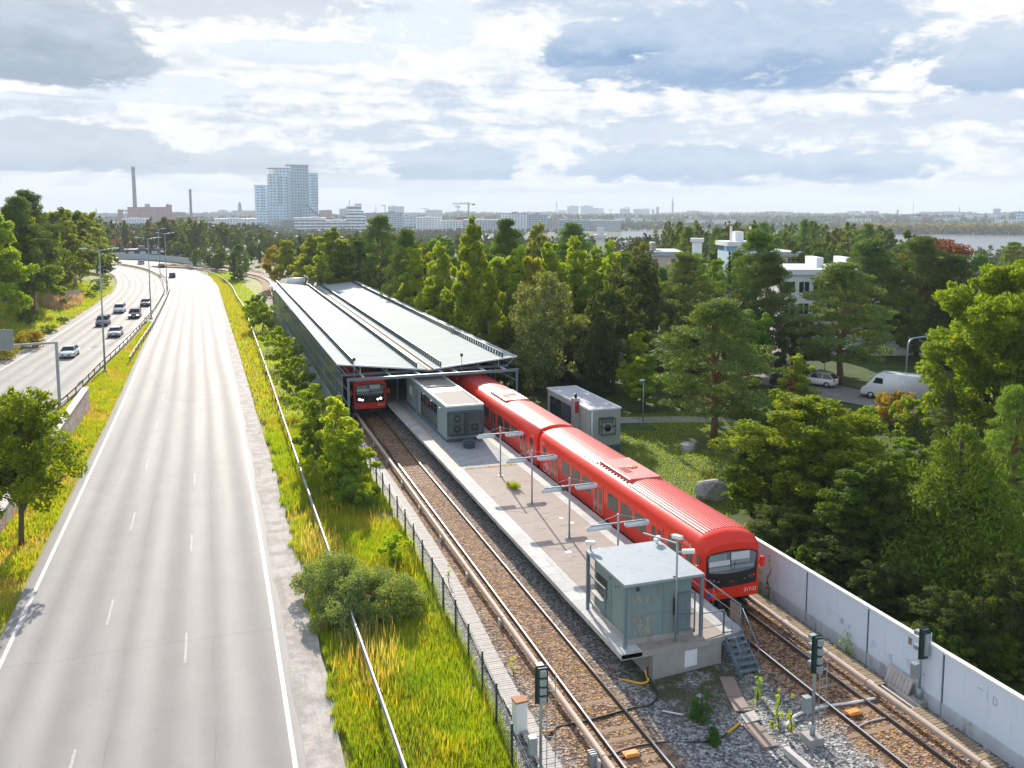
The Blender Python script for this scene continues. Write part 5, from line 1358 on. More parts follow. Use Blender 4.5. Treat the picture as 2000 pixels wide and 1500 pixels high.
# boulders
def boulder(label, x, y, z, sx, sy, sz, seed):
    rnd = random.Random(seed); import bmesh
    bm = bmesh.new(); bmesh.ops.create_icosphere(bm, subdivisions=3, radius=1)
    dirs = [(Vector((rnd.gauss(0,1),rnd.gauss(0,1),rnd.gauss(0,1))).normalized(), rnd.uniform(.62,.9)) for _ in range(14)]
    for v in bm.verts:
        for d_, k in dirs:
            q = v.co.dot(d_)
            if q > k: v.co -= d_*(q-k)
        v.co = Vector((v.co.x*sx, v.co.y*sy, v.co.z*sz))
    me = bpy.data.meshes.new('boulder'); bm.to_mesh(me); bm.free(); me.materials.append(M['rock'])
    o = bpy.data.objects.new('boulder', me); COL.objects.link(o); o.location = (x,y,z); tag(o, label, 'boulder', 'grey boulders on the grass')
boulder('large grey boulder on the yellow grass beside the red train', 31.4, 51.0, .25, 1.35, 1.1, .95, 3)
boulder('small pale boulder on the lawn under the pine', 35.8, 61.5, .2, .85, .7, .6, 5)
boulder('pale rock in the dark undergrowth behind the noise wall', *onz(1712, 1152, .2).xy, .1, .8, .6, .45, 8)
boulder('grey boulder beside the small spruce at the platform base', 17.75, 29.2, -.15, .28, .24, .26, 9)
# ================================================================== vegetation
RNG = np.random.default_rng(11)
def quads(name, P, A, B, mat):
    """many small leaves: centre P, half axes A and B"""
    n = len(P); me = bpy.data.meshes.new(name)
    V = np.empty((n,4,3), np.float32)
    V[:,0] = P-A*.5; V[:,1] = P+B*.5-A*.05; V[:,2] = P+A*.6; V[:,3] = P-B*.5+A*.05
    me.vertices.add(n*4); me.vertices.foreach_set('co', V.reshape(-1))
    me.loops.add(n*4); me.loops.foreach_set('vertex_index', np.arange(n*4, dtype=np.int32))
    me.polygons.add(n); me.polygons.foreach_set('loop_start', np.arange(0, n*4, 4, dtype=np.int32))
    try: me.polygons.foreach_set('loop_total', np.full(n, 4, dtype=np.int32))
    except Exception: pass
    me.update(calc_edges=True); me.materials.append(mat); return me
def rdir(n):
    v = RNG.normal(size=(n,3)); return v/np.linalg.norm(v, axis=1)[:,None]
def leaves(C, rad, n, size, mat, name='crown', flat=.8, aspect=.62, up=0., droop=0.):
    """n leaves round each clump centre in C, on the outside of each clump rather than its middle"""
    k = len(C); rad = np.broadcast_to(np.asarray(rad, float), (k,))
    w = rad**2; cnt = RNG.multinomial(n, w/w.sum())
    idx = np.repeat(np.arange(k), cnt); n = len(idx)
    D = rdir(n); q = RNG.uniform(.25, 1, n)**.5
    off = D*(q*rad[idx])[:,None]; off[:,2] *= flat
    if droop: off[:,2] -= np.abs(RNG.normal(0, droop, n))*rad[idx]
    P = C[idx]+off
    a = rdir(n); a[:,2] += up; a /= np.linalg.norm(a,axis=1)[:,None]
    if droop: a[:,2] -= .8; a /= np.linalg.norm(a,axis=1)[:,None]
    b = np.cross(a, rdir(n)); b /= np.linalg.norm(b,axis=1)[:,None]+1e-6
    s = size*RNG.uniform(.6,1.35,n)[:,None]
    return quads(name, P, a*s, b*s*aspect, mat)
def limbs(H, r0, C, mat, lean=0, every=2, t0=.25, name='trunk'):
    mb = MB(); rnd = random.Random(int(H*100))
    tr = [(lean*math.sin(k*.9)*.12*H*k/8, lean*math.cos(k*1.3)*.10*H*k/8, H*k/8) for k in range(9)]
    mb.tube(tr, [r0*(1-.88*k/8)+.015 for k in range(9)], 8)
    for i in range(0, len(C), every):
        c = Vector(C[i]); z = max(min(c.z*rnd.uniform(.55,.85), H*.93), H*t0)
        j = z/H*8; k = int(j); p = Vector(tr[k]).lerp(Vector(tr[min(k+1,8)]), j-k)
        mid = p.lerp(c, .5)+Vector((0,0,rnd.uniform(-.05,.08)*H*.3))
        rr = r0*(1-.88*z/H)*.5
        mb.tube([p, mid, c], [rr, rr*.6, rr*.2], 5)
    return mb
PROTO = {}
PROTECT = [(1640,1765,722,790,73),(1570,1645,722,762,82),(1525,1700,515,610,126),(1762,1840,645,760,77),(1264,1338,488,512,160),(1424,1480,468,498,158),(1215,1345,815,1010,75),(1065,1215,750,880,74),(500,640,520,556,300),(95,195,556,604,172),(30,125,600,690,128),(192,316,460,508,452)]
def proto(key, crown_me, trunk_mb, bark):
    """one tree of a kind kept as the source for its copies"""
    tm = trunk_mb.build('trunk', bark); me = tm.data; bpy.data.objects.remove(tm)
    PROTO.setdefault(key, []).append((crown_me, me))
def arr(l): return np.array(l, float)
def round_crown(H, Rc, zb, n, seed, bump=.35):
    rnd = random.Random(seed); C = []; rr = []
    for _ in range(n):
        v = Vector((rnd.gauss(0,1), rnd.gauss(0,1), rnd.gauss(.25,1))).normalized(); q = rnd.uniform(.35,1)**.6
        z = zb+(H-zb)*(.46+.5*v.z*q); w = 1-.25*max(0,(z-zb)/(H-zb)-.6)
        C.append((v.x*Rc*q*w*rnd.uniform(.8,1.1), v.y*Rc*q*w*rnd.uniform(.8,1.1), z)); rr.append(Rc*rnd.uniform(.20,bump))
    return arr(C), arr(rr)
def cone_crown(H, R0, zb, n, seed, pw=1., jag=.25):
    rnd = random.Random(seed); C = []; rr = []
    for i in range(n):
        t_ = rnd.random()**1.15; z = zb+(H-zb)*t_; Rz = R0*(1-t_)**pw*(1+rnd.uniform(-jag,jag)); a = rnd.uniform(0,2*PI); q = rnd.uniform(.35,.85)
        C.append((math.cos(a)*Rz*q, math.sin(a)*Rz*q, z)); rr.append(max(Rz*.42, R0*.12))
    C.append((0,0,H-R0*.1)); rr.append(R0*.12)
    return arr(C), arr(rr)
def birch_crown(H, R0, zb, n, seed):
    rnd = random.Random(seed); C = []; rr = []
    for i in range(n):
        t_ = rnd.random(); z = zb+(H-zb)*t_; Rz = R0*(math.sin(PI*min(.12+.88*t_,1)**.8)**.75)*(1-.25*t_); a = rnd.uniform(0,2*PI); q = rnd.uniform(.3,1)*(1+.38*math.sin(3*a+seed+z*.7)+.22*math.sin(5*a+z*1.9))
        C.append((math.cos(a)*Rz*q, math.sin(a)*Rz*q, z+rnd.uniform(-.6,.6))); rr.append(R0*rnd.uniform(.13,.36))
    return arr(C), arr(rr)
def pine_crown(H, R0, zb, n, seed):
    rnd = random.Random(seed); C = []; rr = []
    for i in range(n):
        t_ = (i+rnd.random())/n; z = zb+(H-zb)*t_; Rz = R0*(.75+.5*math.sin(PI*min(t_*1.1,1)))*(1-t_**3*.75); a = i*2.4+rnd.uniform(-.5,.5); q = rnd.uniform(.45,1.05)
        for j in range(rnd.choice((1,2,2))):
            C.append((math.cos(a+j*.35)*Rz*q*(1-.3*j), math.sin(a+j*.35)*Rz*q*(1-.3*j), z+rnd.uniform(-.2,.35))); rr.append(R0*rnd.uniform(.20,.36))
    C.append((0,0,H-.4)); rr.append(R0*.28)
    return arr(C), arr(rr)
def lobed(H, Rc, zb, nl, ncl, seed, tall=False):
    """crown of several lobes on their own limbs, each a heap of leaf clumps"""
    rnd = random.Random(seed*13+5); C = []; rr = []; Lb = []
    for i in range(nl):
        t_ = (i+.5+rnd.uniform(-.4,.4))/nl; z = zb+(H-zb)*(.10+.80*t_)
        w = (1-.72*t_**1.6) if tall else math.sin(PI*(.16+.72*t_))**.8
        lr = Rc*rnd.uniform(.30,.50)*(.75 if t_ > .8 else 1); a = i*2.4+rnd.uniform(-.6,.6); q = max(Rc*w*rnd.uniform(.75,1.15)-lr*.8, 0)
        Lb.append((Vector((math.cos(a)*q, math.sin(a)*q, min(z, H-lr*.9))), lr))
    Lb.append((Vector((rnd.uniform(-.3,.3),rnd.uniform(-.3,.3),H-Rc*.30)), Rc*.30))
    Lb.append((Vector((0,0,zb+(H-zb)*.45)), Rc*.55))
    for c, lr in Lb:
        for _ in range(ncl):
            v = Vector((rnd.gauss(0,1), rnd.gauss(0,1), rnd.gauss(.2,1))).normalized(); p = c+v*lr*rnd.uniform(.45,1.0)
            C.append((p.x, p.y, max(p.z, zb*.8))); rr.append(lr*rnd.uniform(.24,.44))
    return arr(C), arr(rr)
for s in (1,2,3):
    C, r_ = lobed(17, 3.6, 2.4, 15, 9, s, True); proto('birch', leaves(C, r_, 24000, .27, M['l_birch'], flat=1.0, droop=.45), limbs(16,.20,C,M['birchbark'],.15,7), M['birchbark'])
    C, r_ = lobed(14, 4.9, 2.0, 13, 9, s+10); proto('broad', leaves(C, r_, 24000, .30, M['l_broad'], flat=.75), limbs(12,.26,C,M['bark'],.2,6), M['bark'])
    C, r_ = pine_crown(16, 3.4, 3.4, 62, s+20); proto('pine', leaves(C, r_, 26000, .30, M['l_pine'], flat=.5, aspect=.30, up=.9), limbs(15.6,.24,C,M['pinebark'],.25,3,.3), M['pinebark'])
    C, r_ = cone_crown(15, 2.4, .8, 110, s+30, .9); proto('spruce', leaves(C, r_, 14000, .30, M['l_spruce'], flat=.45, aspect=.35, up=-.2), limbs(14.8,.2,C,M['bark'],0,5), M['bark'])
for s in (1,2):
    C, r_ = lobed(15, 3.4, 1.4, 14, 9, s+40, True); proto('bright', leaves(C, r_, 22000, .27, M['l_bright'], flat=1.1, up=.4), limbs(14,.18,C,M['bark'],.1,7), M['bark'])
    C, r_ = lobed(13, 5.5, .8, 15, 9, s+50); proto('dark', leaves(C, r_, 24000, .32, M['l_dark'], flat=.8), limbs(11,.28,C,M['bark'],.2,7), M['bark'])
    C, r_ = lobed(3.2, 1.9, .2, 9, 6, s+60); proto('shrub', leaves(C, r_, 7000, .15, M['l_bright'], flat=.8, up=.3), limbs(2.6,.05,C,M['bark'],.6,3,.05), M['bark'])
    C, r_ = lobed(3.0, 2.0, .1, 9, 6, s+65); proto('bush', leaves(C, r_, 7000, .16, M['l_broad'], flat=.8), limbs(2.4,.05,C,M['bark'],.6,3,.05), M['bark'])
    C, r_ = lobed(6.5, 1.7, .4, 12, 7, s+70, True); proto('sapling', leaves(C, r_, 15000, .15, M['l_bright'], flat=1.1, up=.2), limbs(6,.06,C,M['bark'],.3,4,.1), M['bark'])
    C, r_ = lobed(13, 5.2, 1.5, 9, 6, s+80); proto('far_round', leaves(C, r_, 5200, .62, M['l_far'], flat=.8), limbs(11,.25,C,M['bark'],.2,9), M['bark'])
    C, r_ = cone_crown(14, 2.8, 1.2, 45, s+90, .75); proto('far_cone', leaves(C, r_, 3600, .55, M['l_far'], flat=.6, aspect=.5), limbs(13,.2,C,M['bark'],.1,9), M['bark'])
C, r_ = lobed(14, 5.2, 1.0, 20, 12, 77); proto('bigleaf', leaves(C, r_, 60000, .23, M['l_bright'], flat=.8), limbs(12,.3,C,M['bark'],.2,5), M['bark'])
C, r_ = lobed(14, 5.6, .8, 18, 11, 71); proto('silver', leaves(C, r_, 26000, .27, M['l_silver'], flat=.85), limbs(12,.3,C,M['bark'],.2,5), M['bark'])
C, r_ = round_crown(12, 4.0, 2.5, 60, 72); proto('copper', leaves(C, r_, 13000, .34, M['l_purple'], flat=.75), limbs(10,.25,C,M['bark'],.2,4), M['bark'])
C, r_ = round_crown(9, 3.0, 2.0, 55, 73); proto('autumn', leaves(C, r_, 11000, .27, M['l_yellow'], flat=.8), limbs(8,.16,C,M['bark'],.2,3), M['bark'])
C, r_ = round_crown(3.0, 1.8, .2, 40, 74); proto('yellow_shrub', leaves(C, r_, 4500, .18, M['l_yellow'], flat=.8), limbs(2.2,.05,C,M['bark'],.6,2,.05), M['bark'])
C, r_ = cone_crown(10, 3.4, .2, 300, 75, .55, .12); proto('yew', leaves(C, r_*.8, 52000, .22, M['l_pine'], flat=1.0, aspect=.35, up=1.2), limbs(9.4,.22,C,M['bark'],0,9), M['bark'])
C, r_ = lobed(12, 4.6, 3.0, 22, 10, 76); proto('maple', leaves(C, r_, 21000, .26, M['l_bright'], flat=.8), limbs(10,.2,C,M['bark'],.3,2), M['bark'])

TREES = []
def plant(key, x, y, h, w=None, label='', cat='tree', group=None, tint=(1,1,1), rz=None, v=None, z=None, name=None):
    """a tree of a kind: Empty at its foot > crown, trunk"""
    rz = random.uniform(0, 2*PI) if rz is None else rz
    vs_ = PROTO[key]; cm, tm = vs_[(v if v is not None else random.randrange(len(vs_))) % len(vs_)]
    nat = {'birch':(17,3.6),'broad':(14,4.9),'pine':(16,4.0),'spruce':(15,2.4),'bright':(15,3.4),'dark':(13,5.5),'shrub':(3.2,1.9),'bush':(3,2),'sapling':(6.5,1.7),'far_round':(13,5.2),'far_cone':(14,2.6),'silver':(14,5.6),'copper':(12,4.3),'autumn':(9,3.3),'yellow_shrub':(3,2),'yew':(10,3.4),'maple':(12,4.6),'bigleaf':(14,5.2)}[key]
    sh = h/nat[0]; sw = sh if w is None else (w/2)/nat[1]
    nm = name or {'birch':'birch_tree','broad':'broadleaf_tree','pine':'pine_tree','spruce':'spruce_tree','bright':'poplar_tree','dark':'dark_tree','shrub':'shrub','bush':'shrub','sapling':'sapling','far_round':'distant_tree','far_cone':'distant_conifer','silver':'whitebeam_tree','copper':'copper_beech','autumn':'autumn_tree','yellow_shrub':'yellow_shrub','yew':'yew_tree','maple':'maple_tree','bigleaf':'broadleaf_tree'}[key]
    t_ = thing(nm, label, cat, (x, y, ground_h(x,y)-.1 if z is None else z), rz, group); t_.scale = (sw, sw, sh)
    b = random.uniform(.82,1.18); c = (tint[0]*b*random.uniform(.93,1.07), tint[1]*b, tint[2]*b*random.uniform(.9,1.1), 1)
    for nm2, me in (('crown', cm), ('trunk', tm)):
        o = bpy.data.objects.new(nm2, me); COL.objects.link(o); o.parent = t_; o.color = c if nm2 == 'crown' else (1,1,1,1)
    TREES.append((x, y, max(sw*nat[1], .5))); return t_
def px(p):
    q = RM.transposed() @ (Vector(p)-Vector((0,0,CAM_H))); return CX+F_PX*q.x/-q.z, CY-F_PX*q.y/-q.z
def hides(x, y, h, w):
    """would a filling tree stand before something that the place shows"""
    g = ground_h(x, y); u, v = px((x,y,g+h)); u2, v2 = px((x,y,g)); k = w/2*F_PX/y*.9
    return any(y < d_ and u+k > a and u-k < b and v2 > c and v < d for a,b,c,d,d_ in PROTECT)
def tree_px(key, u, vt, Y, wpx=None, **k):
    """tree whose top is seen at u, vt at the distance Y down the line"""
    while u > 600 and 78 < Y < 176 and at(u, vt, Y).x-(wpx or 60)*.36*Y/F_PX < 27: Y += 2.5
    while u < 215 and Y < 300 and at(u, vt, Y).x+(wpx or 60)*.30*Y/F_PX > np.interp(Y, _by, _bx)-4: Y += 3
    p = at(u, vt, Y); g = k.pop('z', None); g = ground_h(p.x, Y)-.1 if g is None else g
    dep = (p-Vector((0,0,CAM_H))).dot(-Vector((RM[0][2],RM[1][2],RM[2][2])))
    return plant(key, p.x, Y, max(p.z-g, .8), None if wpx is None else wpx*dep/F_PX, z=g, **k)
T = tree_px
# ---- right of the canopy and in the park
T('silver',1063,533,86,172,label='big round tree with silvery pale leaf tips behind the canopy end')
T('pine',1400,588,63,250,label='broad light green pine beside the lawn and the small boulder',v=0)
T('pine',1650,515,80,210,label='pine with orange trunk standing before the white hatchback',v=1)
T('bigleaf',1590,770,45,340,label='wide yellow green maple filling the park edge below the van',tint=(.6,.66,.55),name='maple_tree')
T('bigleaf',1962,505,53,300,label='tall bright leafy tree at the right edge of the picture',tint=(.62,.74,.6))
T('broad',1775,850,46,150,label='leafy tree below the yellow shrub, left of the olive conifer',tint=(.9,1.0,.8))
T('yew',1880,835,34,330,label='dense olive green cone shaped conifer behind the noise wall',tint=(.95,.9,.45))
T('pine',1990,760,38,150,label='pale green pine touching the right edge above the olive conifer',tint=(1.3,1.3,.9))
T('pine',1700,475,97,180,label='dark pine with flat top right of the white apartment block',tint=(.75,.8,.8))
T('pine',1800,470,93,170,label='dark spreading pine below the copper beech',tint=(.7,.75,.75))
T('pine',1865,500,90,150,label='dark pine between the copper beech and the bright leafy tree',tint=(.7,.75,.75))
T('pine',1480,458,92,150,label='tall pine in front of the pale chimney building',tint=(.9,.95,.9))
T('pine',1502,495,88,120,label='dark pine left of the white apartment block front',tint=(.75,.8,.8))
T('pine',1340,500,100,150,label='pine with thin top before the brown sloping roof')
T('spruce',1425,492,84,34,label='thin dark spruce spire in front of tall pine')
T('spruce',1330,585,76,30,label='narrow dark spruce spire above the park lamp',tint=(.9,.9,.9))
T('spruce',1530,580,80,36,label='narrow dark spruce spire left of white apartment windows')
T('spruce',1160,545,82,34,label='slim dark spruce beside the silvery tree, left of a twin')
T('spruce',1176,535,86,36,label='slim dark spruce beside the silvery tree, right of a twin')
T('spruce',830,512,112,36,label='small dark spruce spire standing beyond the canopy roof edge')
T('spruce',585,450,230,22,label='thin dark spruce spire among birches behind the far canopy end')
T('dark',1245,498,98,160,label='dark round tree right of the twin spruces')
T('dark',1200,560,84,170,label='dark broad tree shading the park behind the shed',tint=(.9,.9,.85))
T('bright',1245,645,80,85,label='small bright yellow green maple behind the park lamp',tint=(.98,1.08,.8))
T('bright',1260,690,76,120,label='bushy bright green tree by the park lamp',tint=(.8,.85,.8))
T('dark',1330,680,86,170,label='dark tree in shade behind the light green pine')
T('dark',1100,660,92,180,label='dark broad tree between the silvery tree and the shed',tint=(.85,.85,.8))
T('autumn',1978,625,60,70,label='orange yellow autumn tree at the right picture edge')
T('autumn',1955,790,54,60,label='smaller golden tree under the bright leafy tree')
T('yellow_shrub',1755,762,62,110,label='yellow shrub in front of the panel van rear')
T('copper',1835,462,112,150,label='copper beech with purple leaves above the dark pines')
T('broad',1520,860,46,200,label='dark green leafy tree right of the large boulder',tint=(.7,.8,.7))
T('broad',1470,900,47,120,label='leafy bush tree overhanging the boulder on the lawn',tint=(.9,1,.7))
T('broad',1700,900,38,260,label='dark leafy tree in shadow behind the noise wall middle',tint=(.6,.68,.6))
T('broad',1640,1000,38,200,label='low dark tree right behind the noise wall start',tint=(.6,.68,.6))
T('birch',1560,690,72,90,label='thin yellowing birch by the parked white hatchback',tint=(1.0,1.1,.75))
T('spruce',1547,705,66,40,label='brown withered spruce beside the road',tint=(2.6,.9,.9))
T('bright',1520,760,60,110,label='bright leafy sapling by the access road',tint=(.9,1,.8))
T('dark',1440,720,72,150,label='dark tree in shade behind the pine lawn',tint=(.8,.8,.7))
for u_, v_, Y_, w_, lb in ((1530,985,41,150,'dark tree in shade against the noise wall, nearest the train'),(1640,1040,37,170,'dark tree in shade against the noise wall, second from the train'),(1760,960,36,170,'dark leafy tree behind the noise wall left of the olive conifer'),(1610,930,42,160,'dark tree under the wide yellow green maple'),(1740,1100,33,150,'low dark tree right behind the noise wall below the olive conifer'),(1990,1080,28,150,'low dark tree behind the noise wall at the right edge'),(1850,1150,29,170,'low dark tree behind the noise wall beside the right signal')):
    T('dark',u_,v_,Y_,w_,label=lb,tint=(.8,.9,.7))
T('dark',1575,612,90,110,label='dark tree covering the lower floors of the white apartment block',tint=(.9,1,.8))
T('bush',1790,775,58,110,label='green shrub between the yellow shrub and the bright leafy tree')
T('bush',1690,790,56,100,label='leafy shrub below the panel van')
T('broad',1362,490,150,80,label='leafy tree hiding the lower part of the white vent box',tint=(.9,1,.8))
T('broad',1172,492,150,60,label='leafy tree before the white chimney stack block',tint=(1,1,.8))
T('pine',1442,497,104,95,label='pine hiding the lower wall of the pale plant room',tint=(.9,.95,.85))
T('broad',1400,505,112,80,label='leafy tree left of the thin dark spruce spire')
# rows between the canopy and the park
specs = [('pine',990,430,118,90,'dark pine crown rising over the yellow poplars',(.8,.85,.8)),
 ('birch',925,418,104,95,'tall yellow green birch behind the canopy right edge',(.92,1.02,.8)),
 ('birch',955,520,98,80,'lower birch in front of the tall yellow green one',(.95,.95,.8)),
 ('birch',860,470,112,90,'birch with pale tips right of the spruce spire',(.98,1.06,.8)),
 ('birch',880,560,100,90,'leafy birch right above the canopy edge middle',(1,1,.8)),
 ('bright',810,480,128,80,'bright green aspen behind the spruce spire',(.95,1,.8)),
 ('pine',742,427,140,100,'tall pine with open crown behind the canopy left of the aspens',(1,1,.85)),
 ('pine',795,450,136,80,'pine with long bare trunk behind the canopy',(.9,.95,.85)),
 ('pine',700,470,160,70,'pine half hidden by the birches behind the canopy',(.8,.9,.8)),
 ('birch',650,440,178,90,'grey green birch group before the stepped striped tower',(.85,.9,.85)),
 ('birch',610,455,205,80,'olive birch before the striped office block',(.95,.95,.8)),
 ('birch',672,470,168,80,'dull green birch at the dark forest edge',(.7,.75,.75)),
 ('birch',560,465,225,60,'bright birch at the end of the forest edge by the track bend',(1.2,1.15,.8)),
 ('autumn',535,478,235,44,'yellow tree at the track bend before the dark wood',(.95,1,.9)),
 ('bright',1075,470,112,80,'bright yellow poplar row, left tree',(.95,1.08,.75)),
 ('bright',1125,462,116,80,'bright yellow poplar row, middle tree with highest tip',(1.0,1.1,.75)),
 ('bright',1165,480,112,70,'bright yellow poplar row, right tree',(.95,1.08,.75)),
 ('bright',1020,480,112,80,'bright green poplar left of the yellow row',(1,1.05,.8)),
 ('bright',1195,470,124,60,'green poplar right of the yellow row before a white chimney',(.95,1,.8)),
 ('broad',1260,475,150,80,'round tree with autumn tint left of the brown roof',(1.2,1,.7)),
 ('pine',1120,437,165,95,'umbrella shaped pine crown above the yellow poplars',(.85,.95,.85)),
 ('birch',1050,432,190,60,'thin grey green birch top against the far blocks',(1,.95,.85)),
 ('broad',840,590,96,70,'pale green bush tree beyond the canopy edge',(1.3,1.25,.9)),
 ('birch',760,560,128,60,'light birch beyond the far half of the canopy',(.98,1.08,.8)),
 ('birch',905,640,88,80,'birch drooping over the canopy corner',(.85,.9,.8)),
 ('dark',985,640,90,90,'dark tree left of the silvery tree',(.9,.9,.8))]
for k, u, v_, Y, w_, lb, tn in specs: T(k, u, v_, Y, w_*(1.3 if k in ('birch','bright') else 1.15), label=lb, tint=tn)
# ---- left of the highway
L_ = [('birch',25,385,118,120,'tall bright birch at the left picture edge, nearest',(.98,1.08,.8)),
 ('birch',-20,400,108,130,'birch cut by the left picture edge',(.98,1.08,.8)),
 ('birch',60,425,128,100,'drooping bright birch second from the left edge',(.98,1.08,.8)),
 ('pine',52,380,150,110,'pine top showing behind the left birches',(.8,.85,.85)),
 ('pine',32,386,160,100,'thin pine top farthest behind the left birches',(.8,.85,.85)),
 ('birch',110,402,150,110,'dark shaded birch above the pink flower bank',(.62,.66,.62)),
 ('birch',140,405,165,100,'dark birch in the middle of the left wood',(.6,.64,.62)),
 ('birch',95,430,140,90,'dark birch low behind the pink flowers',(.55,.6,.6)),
 ('birch',165,410,180,80,'birch with bright right edge beside the highway bend',(.95,1,.8)),
 ('birch',185,430,200,60,'bright birch at the right end of the left wood',(1.15,1.15,.8)),
 ('broad',198,485,210,50,'light green bush tree at the inside of the bend',(1.3,1.3,.9)),
 ('broad',205,520,205,36,'low round bush at the inside verge of the bend',(.9,.9,.8))]
for k, u, v_, Y, w_, lb, tn in L_: T(k, u, v_, Y, w_*1.15, label=lb, tint=tn)
for k, u, v_, h, w_, lb, tn in (
 ('yellow_shrub',58,668,2.8,4.8,'golden yellow shrub on the left verge above the gantry sign',(1,.95,1)),
 ('yellow_shrub',5,690,2.6,4.5,'yellow green shrub by the left picture edge',(.8,1.05,1)),
 ('bush',55,632,2.4,5,'grey green shrub behind the golden one',(1,1,1)),
 ('bush',95,640,1.4,3,'pale green thicket on the verge below the pink flowers',(1.7,1.5,1.6)),
 ('bush',122,622,1.2,3,'low pale thicket nearer the road',(1.7,1.5,1.6)),
 ('bush',124,600,1.8,3,'dark round shrub in the pink flowers',(.8,.9,.8)),
 ('bush',172,578,1.8,5,'pale willow shrub beside the board fence',(1.5,1.4,1.3)),
 ('bush',188,566,1.7,4.5,'grey green shrub beyond the board fence',(1.4,1.3,1.2)),
 ('bush',197,556,2.2,5,'yellowish shrub below the bright bush tree',(1.6,1.4,.8)),
 ('shrub',208,545,2.0,4,'bright shrub at the inner verge of the bend',(1,1,1))):
    g_ = onz(u, v_, .6); plant(k, g_.x, g_.y, h, w_, label=lb, tint=tn, cat='shrub')
plant('maple', -11.14, 56.6, 9.5, 7.6, label='small maple with dark trunk in the near median grass', tint=(.58,.60,.45), v=0, rz=1)
# ---- trees and bushes in the strip between road and canopy
for k, x, y, h, w_, lb, tn in (
 ('sapling',7.9,62,6.61,4.21,'bright green young tree before the canopy corner, right of a pair',(1,1.05,.8)),
 ('sapling',6.9,66,5.78,3.47,'darker young tree left of a pair by the guard rail',(.7,.78,.7)),
 ('sapling',8.9,60.5,4.60,3.72,'young tree leaning on the mesh fence',(.95,1,.8)),
 ('sapling',8.6,67.5,5.66,3.22,'young tree with yellowing tip by the canopy post',(1.15,1.05,.8)),
 ('sapling',7.6,59.5,4.2,3.0,'leafy young tree nearest the camera in the clump before the canopy',(.9,1,.75)),
 ('sapling',7.2,70.5,4.6,3.0,'young tree behind the clump, by the guard rail bend',(.85,.9,.75)),
 ('bush',8.2,57,2.30,3.57,'dark bush under the pair of young trees',(.9,1,.7)),
 ('shrub',9.0,47,1.90,2.10,'bright bush against the mesh fence beyond the roses',(1.0,1.1,.7)),
 ('shrub',8.3,97,4.15,4.61,'round bush by the canopy wall, second from the young trees',(.8,.9,.8)),
 ('shrub',8.0,112,4.39,5.38,'bush by the canopy wall, third from the young trees',(.95,1,.8)),
 ('shrub',8.2,127,3.66,4.36,'bush by the canopy wall, fourth from the young trees',(.85,.9,.8)),
 ('shrub',7.4,150,5.12,6.66,'large round bush near the far canopy corner',(.75,.85,.75)),
 ('shrub',8.4,84,3.42,4.10,'bush by the canopy wall nearest the young trees',(.9,.95,.8)),
 ('bush',7.6,172,4.20,5.67,'grey green bush at the far canopy corner',(1.0,1.05,1))):
    plant(k, x, y, h, w_, label=lb, tint=tn, cat='shrub' if k in ('shrub','bush') else 'tree')
def rose():
    rnd = random.Random(4); C = []; rr = []
    for cx, cy, rx, ry, h, n in ((-.9,1.9,1.7,2.0,2.5,60),(.2,-.2,1.8,1.9,2.2,60),(1.9,-.6,1.5,1.5,1.9,45),(-.6,-1.6,1.4,1.2,1.5,30),(.8,1.4,1.5,1.5,2.0,40)):
        for _ in range(n):
            a = rnd.uniform(0,2*PI); q = rnd.random()**.5; C.append((cx+math.cos(a)*rx*q, cy+math.sin(a)*ry*q, h*(1-.6*q*q)*rnd.uniform(.45,.95))); rr.append(rnd.uniform(.26,.6))
    C = arr(C); return leaves(C, arr(rr), 60000, .095, M['l_rose'], flat=.75, up=.3), C
me, C = rose()
t_ = thing('rose_bush', 'wide rose bush with pink flowers growing over the guard rail', 'rose bush', (5.9,41.4,-.3), 0)
o = bpy.data.objects.new('crown', me); COL.objects.link(o); o.parent = t_; o.color = (1.15,1.15,1,1)
o = limbs(1.7,.03,C,M['bark'],.6,5,.05).build('stem', M['bark'], t_, rel=False)
def small_spruce(x, y, h, w_, lb):
    C, r_ = cone_crown(h, w_/2, .02, 60, int(x*10), .8, .2); t_ = thing('spruce_sapling', lb, 'spruce', (x,y,-.28))
    o = bpy.data.objects.new('crown', leaves(C, r_*.8, 7000, .055, M['l_pine'], flat=.8, aspect=.35, up=.4)); COL.objects.link(o); o.parent = t_; o.color = (.6,.95,.8,1)
    limbs(h*.95,.03,C,M['bark'],0,6,.1).build('trunk', M['bark'], t_, rel=False)
small_spruce(17.28,28.3,1.35,1.15,'small dense spruce growing from the gravel below the platform end')
small_spruce(16.75,26.6,.85,.65,'smaller spruce shoot nearest the camera beside dark cable')
def weed(x, y, h, w_, lb, n=420, tint=(1,1,.6), z=-.27, cat='weed', grp=None):
    C, r_ = birch_crown(h, w_/2, .02, 18, int(x*31+y)); t_ = thing('weed', lb, cat, (x,y,z), 0, grp)
    o = bpy.data.objects.new('crown', leaves(C, r_, n, .075, M['l_bright'], flat=1.2, up=.5)); COL.objects.link(o); o.parent = t_; o.color = (*tint,1)
    limbs(h*.9,.012,C,M['bark'],.5,3,.05).build('stem', M['bark'], t_, rel=False)
weed(20.0,28.6,.7,.6,'leafy green weed beside the foot of the steel stairs',300,(.8,1,.6))
weed(19.6,26.7,1.15,.45,'tall yellow green weed beside the white pipe',500,(1.2,1.2,.6))
weed(19.9,26.3,.9,.4,'yellow green weed at the signal footing',300,(1.2,1.1,.5))
weed(25.6,37.0,1.3,.7,'weed with yellow flowers at the noise wall by the train front',420,(1.1,1,.6))
weed(25.75,30.4,.5,1.2,'low green weed tuft in the corner of noise wall and planks',360,(.9,1,.5))
weed(25.75,36.2,1.9,.4,'tall dark dry weed stalk at the noise wall',160,(.35,.3,.3))
